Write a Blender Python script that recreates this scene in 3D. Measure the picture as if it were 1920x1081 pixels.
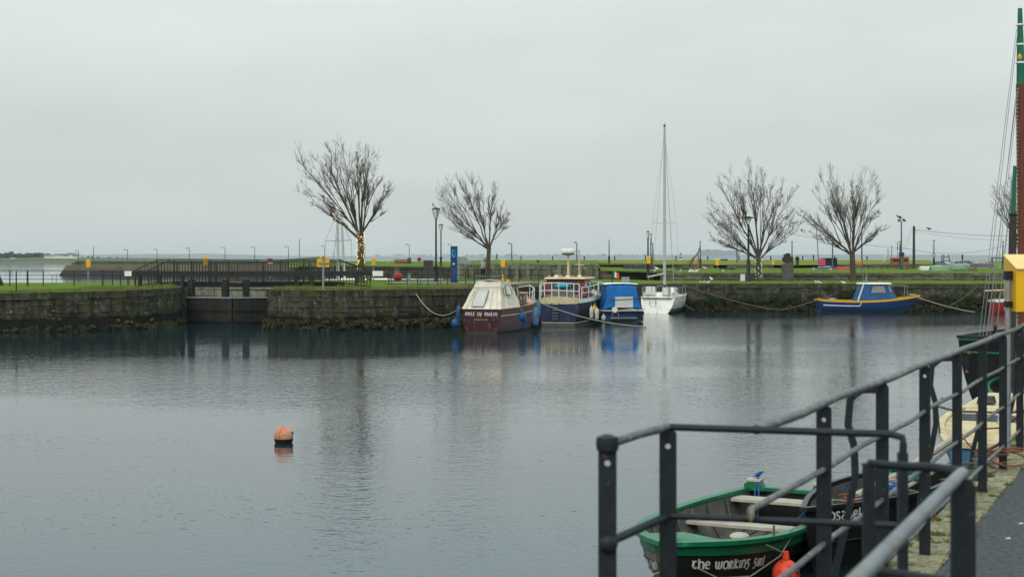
import bpy, bmesh, math, random
from mathutils import Vector, Matrix, noise as mnoise
PI = math.pi
rnd = random.Random(7)
for o in list(bpy.data.objects): bpy.data.objects.remove(o, do_unlink=True)
scene = bpy.context.scene
col = scene.collection

# ------------------------------------------------------------------ camera, world, sun, exposure
F = 50.0 / 36.0 * 1920.0          # focal length in photo pixels
HY = 486.0                        # photo row of the horizon
EYE = 1.65                        # eye height above the near quay (z = 0)
WZ = -1.85                        # water level
cam_d = bpy.data.cameras.new('camera'); cam = bpy.data.objects.new('camera', cam_d); col.objects.link(cam)
cam.location = (0, 0, EYE); cam.rotation_euler = (math.radians(90), 0, 0)
cam_d.lens = 50.0; cam_d.sensor_width = 36.0
cam_d.shift_y = -(540.5 - HY) / 1920.0
cam_d.clip_start = 0.05; cam_d.clip_end = 30000.0
cam_d.dof.use_dof = True; cam_d.dof.focus_distance = 55.0; cam_d.dof.aperture_fstop = 5.0
scene.camera = cam

SUN_EL, SUN_AZ = math.radians(38), math.radians(200)   # azimuth from +Y, clockwise: behind the camera, a little left
world = bpy.data.worlds.new('World'); scene.world = world; world.use_nodes = True
wn, wl = world.node_tree.nodes, world.node_tree.links
wn.clear()
w_out = wn.new('ShaderNodeOutputWorld'); w_bg = wn.new('ShaderNodeBackground')
w_sky = wn.new('ShaderNodeTexSky'); w_sky.sky_type = 'NISHITA'; w_sky.sun_disc = False
w_sky.sun_elevation = SUN_EL; w_sky.sun_rotation = SUN_AZ; w_sky.dust_density = 3.0
w_tc = wn.new('ShaderNodeTexCoord'); w_sep = wn.new('ShaderNodeSeparateXYZ')
wl.new(w_tc.outputs['Generated'], w_sep.inputs[0])
w_ramp = wn.new('ShaderNodeValToRGB')          # overcast dome: pale grey; stops above view made bluer and brighter to tint water
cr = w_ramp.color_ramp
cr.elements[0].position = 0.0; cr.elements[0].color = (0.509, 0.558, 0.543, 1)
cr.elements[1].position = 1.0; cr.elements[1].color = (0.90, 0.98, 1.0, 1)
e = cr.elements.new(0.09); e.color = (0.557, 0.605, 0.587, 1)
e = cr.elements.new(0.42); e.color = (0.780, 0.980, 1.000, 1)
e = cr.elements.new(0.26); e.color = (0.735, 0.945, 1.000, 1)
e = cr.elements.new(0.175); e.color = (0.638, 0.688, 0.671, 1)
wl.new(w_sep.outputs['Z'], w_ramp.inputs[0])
w_map = wn.new('ShaderNodeMapping'); w_map.inputs['Scale'].default_value = (2.2, 2.2, 9.0)
wl.new(w_tc.outputs['Generated'], w_map.inputs[0])
w_noi = wn.new('ShaderNodeTexNoise'); w_noi.inputs['Scale'].default_value = 1.6
w_noi.inputs['Detail'].default_value = 5.0; w_noi.inputs['Roughness'].default_value = 0.5
wl.new(w_map.outputs[0], w_noi.inputs['Vector'])
w_mr = wn.new('ShaderNodeMapRange'); w_mr.inputs['From Min'].default_value = 0.3; w_mr.inputs['From Max'].default_value = 0.7
w_mr.inputs['To Min'].default_value = 10.85; w_mr.inputs['To Max'].default_value = 12.5
wl.new(w_noi.outputs[0], w_mr.inputs['Value'])
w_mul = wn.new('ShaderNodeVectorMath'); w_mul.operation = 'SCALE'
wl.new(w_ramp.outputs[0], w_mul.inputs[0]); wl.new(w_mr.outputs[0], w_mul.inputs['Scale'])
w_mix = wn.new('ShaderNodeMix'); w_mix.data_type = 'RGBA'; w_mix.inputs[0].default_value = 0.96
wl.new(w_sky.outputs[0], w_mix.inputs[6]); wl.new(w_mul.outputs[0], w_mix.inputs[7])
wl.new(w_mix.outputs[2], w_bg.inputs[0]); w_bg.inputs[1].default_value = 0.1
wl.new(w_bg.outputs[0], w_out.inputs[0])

sun_d = bpy.data.lights.new('sun', 'SUN'); sun = bpy.data.objects.new('sun', sun_d); col.objects.link(sun)
sun_d.energy = 1.4; sun_d.angle = math.radians(30); sun_d.color = (1.0, 0.96, 0.9)
sdir = Vector((math.sin(SUN_AZ) * math.cos(SUN_EL), math.cos(SUN_AZ) * math.cos(SUN_EL), math.sin(SUN_EL)))
sun.rotation_euler = sdir.to_track_quat('Z', 'Y').to_euler()
vs = scene.view_settings
vs.view_transform = 'Standard'; vs.look = 'None'; vs.exposure = 0.0; vs.gamma = 1.0; vs.use_curve_mapping = False
cy = scene.cycles
cy.use_denoising = True; cy.max_bounces = 6; cy.diffuse_bounces = 2; cy.glossy_bounces = 3
cy.transmission_bounces = 4; cy.transparent_max_bounces = 8; cy.volume_bounces = 0
cy.caustics_reflective = False; cy.caustics_refractive = False

# ------------------------------------------------------------------ helpers
def P(px, py, Y):                     # a photo pixel at depth Y -> a point of the place
    return Vector(((px - 960.0) * Y / F, Y, EYE - (py - HY) * Y / F))
def X(px, Y): return (px - 960.0) * Y / F
def Zc(py, Y): return EYE - (py - HY) * Y / F
def V(*a): return Vector(a)

class MB:
    def __init__(s): s.v = []; s.f = []
    def add(s, vs, fs):
        b = len(s.v); s.v += [tuple(p) for p in vs]; s.f += [tuple(i + b for i in q) for q in fs]; return s
    def box(s, c, d, rz=0.0, taper=1.0, tilt=None):
        x, y, z = d[0] / 2, d[1] / 2, d[2] / 2
        R = Matrix.Rotation(rz, 3, 'Z')
        if tilt: R = R @ Matrix.Rotation(tilt, 3, 'Y')
        pts = []
        for k, t in ((-z, 1.0), (z, taper)):
            for a, b in ((-x, -y), (x, -y), (x, y), (-x, y)):
                pts.append(Vector(c) + R @ Vector((a * t, b * t, k)))
        return s.add(pts, [(3, 2, 1, 0), (4, 5, 6, 7), (0, 1, 5, 4), (1, 2, 6, 5), (2, 3, 7, 6), (3, 0, 4, 7)])
    def beam(s, p, q, w, h, up=(0, 0, 1)):
        p, q = Vector(p), Vector(q); d = (q - p).normalized(); u = Vector(up)
        if abs(d.dot(u)) > 0.98: u = Vector((0, 1, 0)) if abs(d.y) < 0.9 else Vector((1, 0, 0))
        a = d.cross(u).normalized() * w / 2; b = a.cross(d).normalized() * h / 2
        pts = [e + i * a + j * b for e in (p, q) for i, j in ((-1, -1), (1, -1), (1, 1), (-1, 1))]
        return s.add(pts, [(0, 1, 2, 3), (7, 6, 5, 4), (0, 4, 5, 1), (1, 5, 6, 2), (2, 6, 7, 3), (3, 7, 4, 0)])
    def tube(s, pts, r, n=6, cap=True):
        pts = [Vector(p) for p in pts]; m = len(pts)
        rs = r if isinstance(r, (list, tuple)) else [r] * m
        ref = None; rings = []
        for i in range(m):
            d = (pts[min(i + 1, m - 1)] - pts[max(i - 1, 0)])
            if d.length < 1e-9: d = Vector((0, 0, 1))
            d.normalize()
            if ref is None: ref = d.cross(Vector((0, 0, 1)) if abs(d.z) < 0.9 else Vector((1, 0, 0))).normalized()
            else:
                ref = (ref - d * ref.dot(d))
                ref = ref.normalized() if ref.length > 1e-6 else d.orthogonal().normalized()
            b = d.cross(ref)
            rings += [pts[i] + rs[i] * (math.cos(2 * PI * k / n) * ref + math.sin(2 * PI * k / n) * b) for k in range(n)]
        fs = []
        for i in range(m - 1):
            for k in range(n):
                fs.append((i * n + k, i * n + (k + 1) % n, (i + 1) * n + (k + 1) % n, (i + 1) * n + k))
        if cap and n > 2: fs += [tuple(range(n - 1, -1, -1)), tuple((m - 1) * n + k for k in range(n))]
        return s.add(rings, fs)
    def lathe(s, prof, c=(0, 0, 0), n=12, ax=None):      # prof: (r, z); ax optional 3x3 matrix
        pts = []; c = Vector(c)
        for r, z in prof:
            for k in range(n):
                p = Vector((r * math.cos(2 * PI * k / n), r * math.sin(2 * PI * k / n), z))
                pts.append(c + (ax @ p if ax else p))
        m = len(prof)
        fs = [(i * n + k, i * n + (k + 1) % n, (i + 1) * n + (k + 1) % n, (i + 1) * n + k) for i in range(m - 1) for k in range(n)]
        fs += [tuple(range(n - 1, -1, -1)), tuple((m - 1) * n + k for k in range(n))]
        return s.add(pts, fs)
    def loft(s, secs, closed=False, caps=False):         # lists of equal length
        n = len(secs[0]); fs = []
        for i in range(len(secs) - 1):
            for k in range(n if closed else n - 1):
                fs.append((i * n + k, i * n + (k + 1) % n, (i + 1) * n + (k + 1) % n, (i + 1) * n + k))
        if caps: fs += [tuple(range(n - 1, -1, -1)), tuple((len(secs) - 1) * n + k for k in range(n))]
        return s.add([p for q in secs for p in q], fs)
    def prism(s, poly, a, b):                            # poly in 3D swept from offset a to offset b
        n = len(poly); a, b = Vector(a), Vector(b)
        pts = [Vector(p) + a for p in poly] + [Vector(p) + b for p in poly]
        return s.add(pts, [tuple(range(n - 1, -1, -1)), tuple(range(n, 2 * n))] + [(k, (k + 1) % n, n + (k + 1) % n, n + k) for k in range(n)])
    def ball(s, c, r, n=10, m=7, sc=(1, 1, 1)):
        prof = [(max(1e-4, math.sin(PI * i / m)), -math.cos(PI * i / m)) for i in range(m + 1)]
        ax = Matrix.Diagonal((r * sc[0], r * sc[1], r * sc[2]))
        return s.lathe(prof, c, n, ax)
    def mesh(s, name, mat, smooth=False, fix=True):
        me = bpy.data.meshes.new(name); me.from_pydata(s.v, [], s.f)
        if fix:
            bm = bmesh.new(); bm.from_mesh(me); bmesh.ops.recalc_face_normals(bm, faces=bm.faces[:]); bm.to_mesh(me); bm.free()
        if mat is not None: me.materials.append(mat)
        if smooth:
            me.polygons.foreach_set('use_smooth', [True] * len(me.polygons))
            try: me.set_sharp_from_angle(angle=math.radians(40))
            except Exception: pass
        me.update(); return me
    def build(s, name, mat, parent=None, smooth=False, world=False, fix=True, loc=None, rz=0.0):
        if world and parent is not None:
            l = parent.location; s.v = [(p[0] - l.x, p[1] - l.y, p[2] - l.z) for p in s.v]
        o = bpy.data.objects.new(name, s.mesh(name, mat, smooth, fix)); col.objects.link(o)
        if parent is not None: o.parent = parent
        if loc is not None: o.location = loc
        if rz: o.rotation_euler.z = rz
        return o

def tag(o, label=None, cat=None, group=None, kind=None):
    if label: o['label'] = label
    if cat: o['category'] = cat
    if group: o['group'] = group
    if kind: o['kind'] = kind
    return o
def thing(name, label, cat, loc=(0, 0, 0), rz=0.0, group=None):
    o = bpy.data.objects.new(name, None); col.objects.link(o); o.empty_display_size = 0.2
    o.location = loc; o.rotation_euler = (0, 0, rz)
    return tag(o, label, cat, group)
def inst(src, parent, loc, rz=0.0, sc=None, name=None):
    o = bpy.data.objects.new(name or src.name.split('.')[0], src if isinstance(src, bpy.types.Mesh) else src.data)
    col.objects.link(o); o.parent = parent; o.location = loc; o.rotation_euler.z = rz
    if sc: o.scale = sc
    return o
def copy_tree(o, parent=None):
    c = o.copy(); col.objects.link(c); c.parent = parent
    for ch in list(o.children): copy_tree(ch, c)
    return c
def struct(o): o['kind'] = 'structure'; return o
def stuff(o, label=None, cat=None): return tag(o, label, cat, None, 'stuff')
def sag(p, q, drop, n=14):
    p, q = Vector(p), Vector(q)
    return [p.lerp(q, t / n) - Vector((0, 0, drop * 4 * (t / n) * (1 - t / n))) for t in range(n + 1)]
def rope(name, pts, r, mat, label, cat='rope'):
    return tag(MB().tube(pts, r, 5).build(name, mat, None, True), label, cat)

# ------------------------------------------------------------------ materials
def pm(name, c1, c2=None, scale=6.0, rough=0.7, bump=0.0, bscale=None, spec=0.3, metal=0.0, detail=5.0, lo=0.35, hi=0.65,
       rand=0.0, emit=0.0, trans=0.0, coat=0.0, stretch=None, c3=None, s3=20.0, lo3=0.58, hi3=0.66):
    m = bpy.data.materials.new(name); m.use_nodes = True
    nt = m.node_tree; N, L = nt.nodes, nt.links; b = N['Principled BSDF']
    b.inputs['Roughness'].default_value = rough; b.inputs['Specular IOR Level'].default_value = spec
    b.inputs['Metallic'].default_value = metal; b.inputs['Transmission Weight'].default_value = trans
    b.inputs['Coat Weight'].default_value = coat
    tc = N.new('ShaderNodeTexCoord'); src = tc.outputs['Object']
    if stretch:
        mp = N.new('ShaderNodeMapping'); mp.inputs['Scale'].default_value = stretch; L.new(src, mp.inputs[0]); src = mp.outputs[0]
    if c2 is None: c2 = tuple(min(1, x * 0.72) for x in c1)
    no = N.new('ShaderNodeTexNoise'); no.inputs['Scale'].default_value = scale; no.inputs['Detail'].default_value = detail
    no.inputs['Roughness'].default_value = 0.6; L.new(src, no.inputs['Vector'])
    mr = N.new('ShaderNodeMapRange'); mr.inputs[1].default_value = lo; mr.inputs[2].default_value = hi
    L.new(no.outputs[0], mr.inputs[0])
    mx = N.new('ShaderNodeMix'); mx.data_type = 'RGBA'; L.new(mr.outputs[0], mx.inputs[0])
    mx.inputs[6].default_value = (*c1, 1); mx.inputs[7].default_value = (*c2, 1)
    out = mx.outputs[2]
    if c3 is not None:
        n3 = N.new('ShaderNodeTexNoise'); n3.inputs['Scale'].default_value = s3; n3.inputs['Detail'].default_value = 4; L.new(src, n3.inputs['Vector'])
        r3 = N.new('ShaderNodeMapRange'); r3.inputs[1].default_value = lo3; r3.inputs[2].default_value = hi3; L.new(n3.outputs[0], r3.inputs[0])
        m3 = N.new('ShaderNodeMix'); m3.data_type = 'RGBA'; L.new(r3.outputs[0], m3.inputs[0]); L.new(out, m3.inputs[6])
        m3.inputs[7].default_value = (*c3, 1); out = m3.outputs[2]
    if rand:
        oi = N.new('ShaderNodeObjectInfo'); r2 = N.new('ShaderNodeMapRange'); L.new(oi.outputs['Random'], r2.inputs[0])
        r2.inputs[3].default_value = 1 - rand; r2.inputs[4].default_value = 1 + rand
        sc = N.new('ShaderNodeVectorMath'); sc.operation = 'SCALE'; L.new(out, sc.inputs[0]); L.new(r2.outputs[0], sc.inputs['Scale']); out = sc.outputs[0]
    L.new(out, b.inputs['Base Color'])
    if emit:
        b.inputs['Emission Color'].default_value = (*c1, 1); b.inputs['Emission Strength'].default_value = emit
    if bump:
        nb = N.new('ShaderNodeTexNoise'); nb.inputs['Scale'].default_value = bscale or scale * 4; nb.inputs['Detail'].default_value = 4
        L.new(src, nb.inputs['Vector'])
        bu = N.new('ShaderNodeBump'); bu.inputs['Strength'].default_value = min(1.0, bump); bu.inputs['Distance'].default_value = 0.02
        L.new(nb.outputs[0], bu.inputs['Height']); L.new(bu.outputs[0], b.inputs['Normal'])
    m.diffuse_color = (*c1, 1)
    return m

def stone_mat(name, base, dark, moss, pale, band_top, rand=0.3, pscale=3.0):
    """weathered quay stone: blotches, moss, lichen specks and the black tidal growth line"""
    m = pm(name, base, dark, scale=1.6, rough=0.9, bump=0.7, bscale=9, spec=0.2, lo=0.38, hi=0.62, rand=rand)
    nt = m.node_tree; N, L = nt.nodes, nt.links; b = N['Principled BSDF']
    prev = b.inputs['Base Color'].links[0].from_socket
    g = N.new('ShaderNodeNewGeometry')
    def layer(prev, colr, scale, lo, hi, stretch=None):
        src = g.outputs['Position']
        if stretch:
            mp = N.new('ShaderNodeMapping'); mp.inputs['Scale'].default_value = stretch; L.new(src, mp.inputs[0]); src = mp.outputs[0]
        n = N.new('ShaderNodeTexNoise'); n.inputs['Scale'].default_value = scale; n.inputs['Detail'].default_value = 6; L.new(src, n.inputs['Vector'])
        r = N.new('ShaderNodeMapRange'); r.inputs[1].default_value = lo; r.inputs[2].default_value = hi; L.new(n.outputs[0], r.inputs[0])
        x = N.new('ShaderNodeMix'); x.data_type = 'RGBA'; L.new(r.outputs[0], x.inputs[0]); L.new(prev, x.inputs[6]); x.inputs[7].default_value = (*colr, 1)
        return x.outputs[2]
    o = layer(prev, moss, 1.1, 0.50, 0.66, (1, 1, 0.5))
    o = layer(o, tuple(x * 0.35 for x in base), 2.0, 0.50, 0.60, (1.5, 1.5, 0.25))
    o = layer(o, tuple(x * 1.25 for x in base), 3.1, 0.58, 0.68, (1, 1, 0.6))      # run-off streaks
    o = layer(o, pale, pscale * 3, 0.68, 0.74)
    sp = N.new('ShaderNodeSeparateXYZ'); L.new(g.outputs['Position'], sp.inputs[0])
    nz = N.new('ShaderNodeTexNoise'); nz.inputs['Scale'].default_value = 1.7; nz.inputs['Detail'].default_value = 5; L.new(g.outputs['Position'], nz.inputs['Vector'])
    ma = N.new('ShaderNodeMath'); ma.operation = 'MULTIPLY_ADD'; L.new(nz.outputs[0], ma.inputs[0]); ma.inputs[1].default_value = -0.7; L.new(sp.outputs['Z'], ma.inputs[2])
    r = N.new('ShaderNodeMapRange'); r.inputs[1].default_value = band_top - 0.42; r.inputs[2].default_value = band_top - 0.22; r.inputs[3].default_value = 1; r.inputs[4].default_value = 0
    L.new(ma.outputs[0], r.inputs[0])
    x = N.new('ShaderNodeMix'); x.data_type = 'RGBA'; L.new(r.outputs[0], x.inputs[0]); L.new(o, x.inputs[6]); x.inputs[7].default_value = (0.012, 0.013, 0.008, 1)
    L.new(x.outputs[2], b.inputs['Base Color'])
    return m

M = {}
M['stone'] = stone_mat('quay_stone', (0.088, 0.079, 0.054), (0.030, 0.029, 0.020), (0.052, 0.057, 0.015), (0.42, 0.41, 0.36), -1.15, rand=0.16)
M['stone_far'] = stone_mat('dock_stone', (0.13, 0.12, 0.095), (0.055, 0.05, 0.04), (0.05, 0.065, 0.02), (0.34, 0.33, 0.29), -1.2)
M['mortar'] = stone_mat('joint_mortar', (0.060, 0.054, 0.037), (0.026, 0.025, 0.017), (0.04, 0.045, 0.012), (0.12, 0.12, 0.1), -1.2)
M['lowwall'] = pm('rubble_wall', (0.19, 0.165, 0.115), (0.06, 0.057, 0.04), 1.6, 0.95, 0.6, c3=(0.35, 0.34, 0.3), s3=7, lo3=0.66, hi3=0.72, rand=0.3)
M['palewall'] = pm('pale_lock_stone', (0.27, 0.26, 0.19), (0.12, 0.12, 0.075), 1.3, 0.95, 0.5, stretch=(1.5, 1.5, 0.4), rand=0.2)
M['ribwall'] = pm('ribbed_quay_stone', (0.19, 0.175, 0.125), (0.09, 0.1, 0.045), 1.0, 0.95, 0.5, stretch=(1, 1, 0.5), rand=0.25)
M['grass'] = pm('lawn_grass', (0.078, 0.165, 0.006), (0.115, 0.175, 0.008), 0.35, 0.95, 0.6, 25, spec=0.05, c3=(0.12, 0.125, 0.03), s3=2.2, lo3=0.5, hi3=0.62)
M['grass_bank'] = pm('bank_grass', (0.17, 0.20, 0.016), (0.11, 0.17, 0.010), 0.12, 0.95, 0.5, 8, spec=0.05, c3=(0.2, 0.19, 0.05), s3=0.5, lo3=0.5, hi3=0.65)
M['blade'] = pm('grass_blades', (0.085, 0.155, 0.02), (0.17, 0.18, 0.04), 0.8, 0.8)
M['dry'] = pm('dry_grass', (0.22, 0.19, 0.06), (0.1, 0.14, 0.025), 1.5, 0.85)
M['weed'] = pm('seaweed', (0.030, 0.034, 0.012), (0.075, 0.078, 0.03), 3.0, 0.6)
M['leaf'] = pm('ivy_leaf', (0.022, 0.04, 0.010), (0.05, 0.065, 0.018), 2.0, 0.6)
M['moss'] = pm('moss', (0.07, 0.11, 0.015), (0.12, 0.13, 0.03), 14, 0.95)
M['path'] = pm('path_asphalt', (0.17, 0.17, 0.165), (0.13, 0.13, 0.13), 1.5, 0.9, 0.3)
M['asphalt'] = pm('wet_asphalt', (0.095, 0.10, 0.105), (0.035, 0.039, 0.043), 24, 0.75, 0.8, 120, spec=0.3, detail=9, c3=(0.22, 0.23, 0.23), s3=120, lo3=0.62, hi3=0.66)
M['coping'] = pm('coping_limestone', (0.36, 0.325, 0.20), (0.21, 0.19, 0.125), 5, 0.9, 0.5, 40, rand=0.2, c3=(0.12, 0.13, 0.05), s3=7, lo3=0.52, hi3=0.62)
M['paint_rail'] = pm('blue_black_paint', (0.008, 0.011, 0.014), (0.014, 0.018, 0.022), 22, 0.55, 0.08, 60, spec=0.3, c3=(0.10, 0.065, 0.04), s3=26, lo3=0.675, hi3=0.70)
M['worn_rail'] = pm('worn_rail_tube', (0.125, 0.13, 0.13), (0.045, 0.05, 0.055), 14, 0.45, 0.3, 60, spec=0.5, c3=(0.23, 0.18, 0.12), s3=24, lo3=0.57, hi3=0.64)
M['near_tube'] = pm('hand_worn_tube', (0.19, 0.205, 0.21), (0.11, 0.12, 0.125), 12, 0.45, 0.05, 60, spec=0.4, c3=(0.20, 0.16, 0.11), s3=18, lo3=0.58, hi3=0.66)
M['black_metal'] = pm('black_railing_paint', (0.010, 0.011, 0.013), (0.02, 0.02, 0.022), 5, 0.55)
M['galv'] = pm('galvanised_steel', (0.32, 0.33, 0.34), (0.22, 0.23, 0.24), 8, 0.5, metal=0.3)
M['grey_pole'] = pm('grey_pole', (0.10, 0.115, 0.13), (0.08, 0.09, 0.1), 3, 0.6)
M['timber_black'] = pm('tarred_timber', (0.012, 0.013, 0.013), (0.024, 0.025, 0.022), 2.5, 0.7, 0.4, stretch=(3, 3, 0.6))
M['gate_timber'] = pm('wet_gate_timber', (0.034, 0.034, 0.024), (0.016, 0.017, 0.013), 1.6, 0.75, 0.4, stretch=(1, 1, 0.35))
M['white'] = pm('white_paint', (0.78, 0.77, 0.73), (0.66, 0.65, 0.6), 4, 0.5)
M['gel_white'] = pm('white_gelcoat', (0.80, 0.78, 0.72), (0.70, 0.68, 0.60), 1.5, 0.35, spec=0.5, stretch=(2.5, 2.5, 0.6), c3=(0.48, 0.43, 0.31), s3=2.5, lo3=0.56, hi3=0.72)
M['cream'] = pm('weathered_cream_paint', (0.66, 0.56, 0.36), (0.50, 0.40, 0.22), 5, 0.7, 0.2, c3=(0.30, 0.17, 0.06), s3=11, lo3=0.64, hi3=0.72)
M['canvas'] = pm('cream_canvas', (0.80, 0.73, 0.60), (0.64, 0.57, 0.46), 2.2, 0.9, 0.4, 6, c3=(0.36, 0.31, 0.24), s3=5, lo3=0.62, hi3=0.74)
M['vinyl'] = pm('clear_vinyl', (0.55, 0.55, 0.51), (0.44, 0.44, 0.41), 4, 0.25, spec=0.5)
M['seam'] = pm('canvas_seam', (0.30, 0.26, 0.2), None, 6, 0.9)
M['maroon'] = pm('maroon_paint', (0.062, 0.018, 0.024), (0.042, 0.012, 0.018), 3, 0.5, spec=0.3, c3=(0.10, 0.05, 0.05), s3=5, lo3=0.58, hi3=0.72)
M['maroon_side'] = pm('faded_maroon_paint', (0.155, 0.075, 0.070), (0.11, 0.055, 0.05), 3, 0.4, spec=0.4)
M['wood'] = pm('varnished_wood', (0.19, 0.085, 0.035), (0.11, 0.048, 0.02), 5, 0.4, 0.2, stretch=(0.5, 3, 3))
M['tan'] = pm('tan_deck_paint', (0.52, 0.33, 0.16), (0.42, 0.26, 0.12), 5, 0.7)
M['navy'] = pm('navy_paint', (0.008, 0.018, 0.055), (0.014, 0.028, 0.075), 3, 0.45, spec=0.4, stretch=(2, 2, 0.6), c3=(0.05, 0.055, 0.06), s3=3, lo3=0.58, hi3=0.74)
M['navy_dark'] = pm('black_blue_paint', (0.010, 0.012, 0.02), (0.02, 0.022, 0.03), 2, 0.45)
M['red'] = pm('red_cabin_paint', (0.26, 0.022, 0.02), (0.18, 0.016, 0.016), 3, 0.45)
M['red_hull'] = pm('red_hull_paint', (0.42, 0.04, 0.03), None, 3, 0.5)
M['blue_canvas'] = pm('blue_canvas', (0.006, 0.15, 0.44), (0.004, 0.10, 0.32), 2.5, 0.75, 0.4, 5)
M['blue_hull'] = pm('blue_hull_paint', (0.010, 0.050, 0.160), (0.008, 0.036, 0.115), 2, 0.5, spec=0.3, c3=(0.05, 0.08, 0.11), s3=4, lo3=0.58, hi3=0.74, stretch=(1, 1, 2.5))
M['blue_cabin'] = pm('blue_cabin_paint', (0.024, 0.11, 0.25), (0.018, 0.085, 0.20), 3, 0.55, c3=(0.08, 0.14, 0.2), s3=4, lo3=0.58, hi3=0.75)
M['yellow'] = pm('yellow_stripe_paint', (0.72, 0.38, 0.02), (0.62, 0.32, 0.02), 5, 0.5)
M['buoy_yellow'] = pm('yellow_lifebuoy_housing', (0.78, 0.43, 0.008), (0.70, 0.37, 0.006), 3, 0.45)
M['buoy_yellow_top'] = pm('bleached_yellow_top', (0.82, 0.60, 0.24), (0.75, 0.52, 0.18), 5, 0.5)
M['glass'] = pm('dark_window', (0.03, 0.04, 0.05), (0.05, 0.06, 0.07), 3, 0.08, spec=0.6)
M['pane'] = pm('pale_cabin_pane', (0.24, 0.25, 0.24), (0.16, 0.17, 0.17), 2, 0.12, spec=0.6)
M['fender_blue'] = pm('blue_fender', (0.014, 0.075, 0.21), (0.01, 0.055, 0.16), 5, 0.45)
M['fender_pale'] = pm('pale_blue_fender', (0.075, 0.16, 0.26), (0.05, 0.11, 0.2), 5, 0.45)
M['fender_white'] = pm('white_fender', (0.55, 0.53, 0.47), None, 6, 0.5)
M['rope'] = pm('mooring_rope', (0.40, 0.36, 0.27), (0.26, 0.23, 0.17), 30, 0.9)
M['rope_dark'] = pm('weathered_rope', (0.14, 0.13, 0.09), (0.08, 0.075, 0.05), 30, 0.9)
M['rope_blue'] = pm('blue_rope', (0.015, 0.12, 0.36), (0.01, 0.08, 0.25), 30, 0.8)
M['rope_rust'] = pm('orange_brown_rope', (0.24, 0.09, 0.045), (0.15, 0.06, 0.035), 30, 0.9)
M['bark'] = pm('tree_bark', (0.085, 0.070, 0.044), (0.050, 0.042, 0.028), 5, 0.95, 0.6, c3=(0.075, 0.085, 0.035), s3=3, lo3=0.55, hi3=0.68)
M['twig'] = pm('twig_bark', (0.105, 0.078, 0.052), (0.07, 0.052, 0.036), 3, 0.95)
M['deadleaf'] = pm('withered_leaf', (0.10, 0.045, 0.025), (0.06, 0.03, 0.02), 5, 0.9)
M['warm_bulb'] = pm('warm_bulb', (1.0, 0.62, 0.22), (1.0, 0.62, 0.22), 1, 0.4, emit=2.4)
M['white_bulb'] = pm('white_bulb', (0.95, 1.0, 1.0), (0.95, 1.0, 1.0), 1, 0.4, emit=0.8)
M['lantern'] = pm('lantern_glass', (0.72, 0.74, 0.73), (0.64, 0.66, 0.66), 3, 0.2, spec=0.5)
M['bronze'] = pm('dark_bronze', (0.045, 0.042, 0.03), (0.03, 0.03, 0.022), 6, 0.7, 0.3)
M['concrete'] = pm('plinth_concrete', (0.10, 0.098, 0.085), (0.07, 0.07, 0.06), 3, 0.9, 0.3)
M['orange'] = pm('orange_buoy_plastic', (0.60, 0.17, 0.075), (0.52, 0.33, 0.20), 4.5, 0.55, 0.2, lo=0.40, hi=0.60, c3=(0.16, 0.09, 0.05), s3=9, lo3=0.64, hi3=0.68)
M['red_fender'] = pm('red_fender', (0.72, 0.07, 0.03), (0.60, 0.05, 0.025), 6, 0.4, c3=(0.05, 0.03, 0.03), s3=13, lo3=0.60, hi3=0.64)
M['waterline'] = pm('waterline_weed', (0.035, 0.04, 0.018), (0.09, 0.085, 0.05), 5, 0.8, 0.3)
M['slime'] = pm('black_slime', (0.012, 0.012, 0.008), None, 8, 0.6)
M['green'] = pm('green_gunwale_paint', (0.008, 0.15, 0.058), (0.007, 0.115, 0.045), 6, 0.4, spec=0.4, c3=(0.02, 0.23, 0.11), s3=9, lo3=0.6, hi3=0.7)
M['green_mast'] = pm('green_mast_paint', (0.008, 0.14, 0.07), None, 3, 0.5)
M['pitch'] = pm('black_hull_pitch', (0.009, 0.009, 0.009), (0.018, 0.016, 0.015), 4, 0.4, 0.3, 20, spec=0.4, c3=(0.07, 0.02, 0.012), s3=3, lo3=0.68, hi3=0.74)
M['grey_plank'] = pm('grey_painted_plank', (0.21, 0.20, 0.165), (0.14, 0.13, 0.11), 6, 0.7, 0.3, 40)
M['grey_inner'] = pm('grey_boat_lining', (0.12, 0.115, 0.10), (0.075, 0.072, 0.062), 5, 0.75, 0.3, 30)
M['thwart'] = pm('bleached_thwart', (0.46, 0.42, 0.33), (0.36, 0.33, 0.26), 7, 0.8, 0.2, 40)
M['peel'] = pm('peeling_cream_blue_paint', (0.60, 0.50, 0.27), (0.40, 0.33, 0.17), 8, 0.75, 0.3, 30, c3=(0.03, 0.09, 0.15), s3=6, lo3=0.56, hi3=0.6)
M['peel_blue'] = pm('peeling_blue_hull', (0.06, 0.20, 0.31), (0.04, 0.12, 0.20), 6, 0.7, 0.3, 30, c3=(0.22, 0.2, 0.15), s3=9, lo3=0.6, hi3=0.65)
M['mast_red'] = pm('red_brown_sail_mast', (0.17, 0.05, 0.026), (0.10, 0.032, 0.02), 5, 0.75, 0.3, stretch=(3, 3, 0.3))
M['mast_wood'] = pm('weathered_mast_wood', (0.055, 0.045, 0.036), (0.035, 0.03, 0.026), 5, 0.8, 0.3, stretch=(3, 3, 0.3))
M['alu'] = pm('anodised_mast', (0.50, 0.50, 0.47), (0.42, 0.42, 0.40), 2, 0.45, metal=0.2)
M['wire'] = pm('stay_wire', (0.22, 0.22, 0.21), None, 2, 0.5)
M['cable'] = pm('overhead_cable', (0.12, 0.125, 0.13), None, 2, 0.7)
M['letter_white'] = pm('white_lettering', (0.80, 0.78, 0.70), None, 12, 0.6)
M['letter_gold'] = pm('gold_lettering', (0.50, 0.30, 0.06), None, 12, 0.5)
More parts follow.
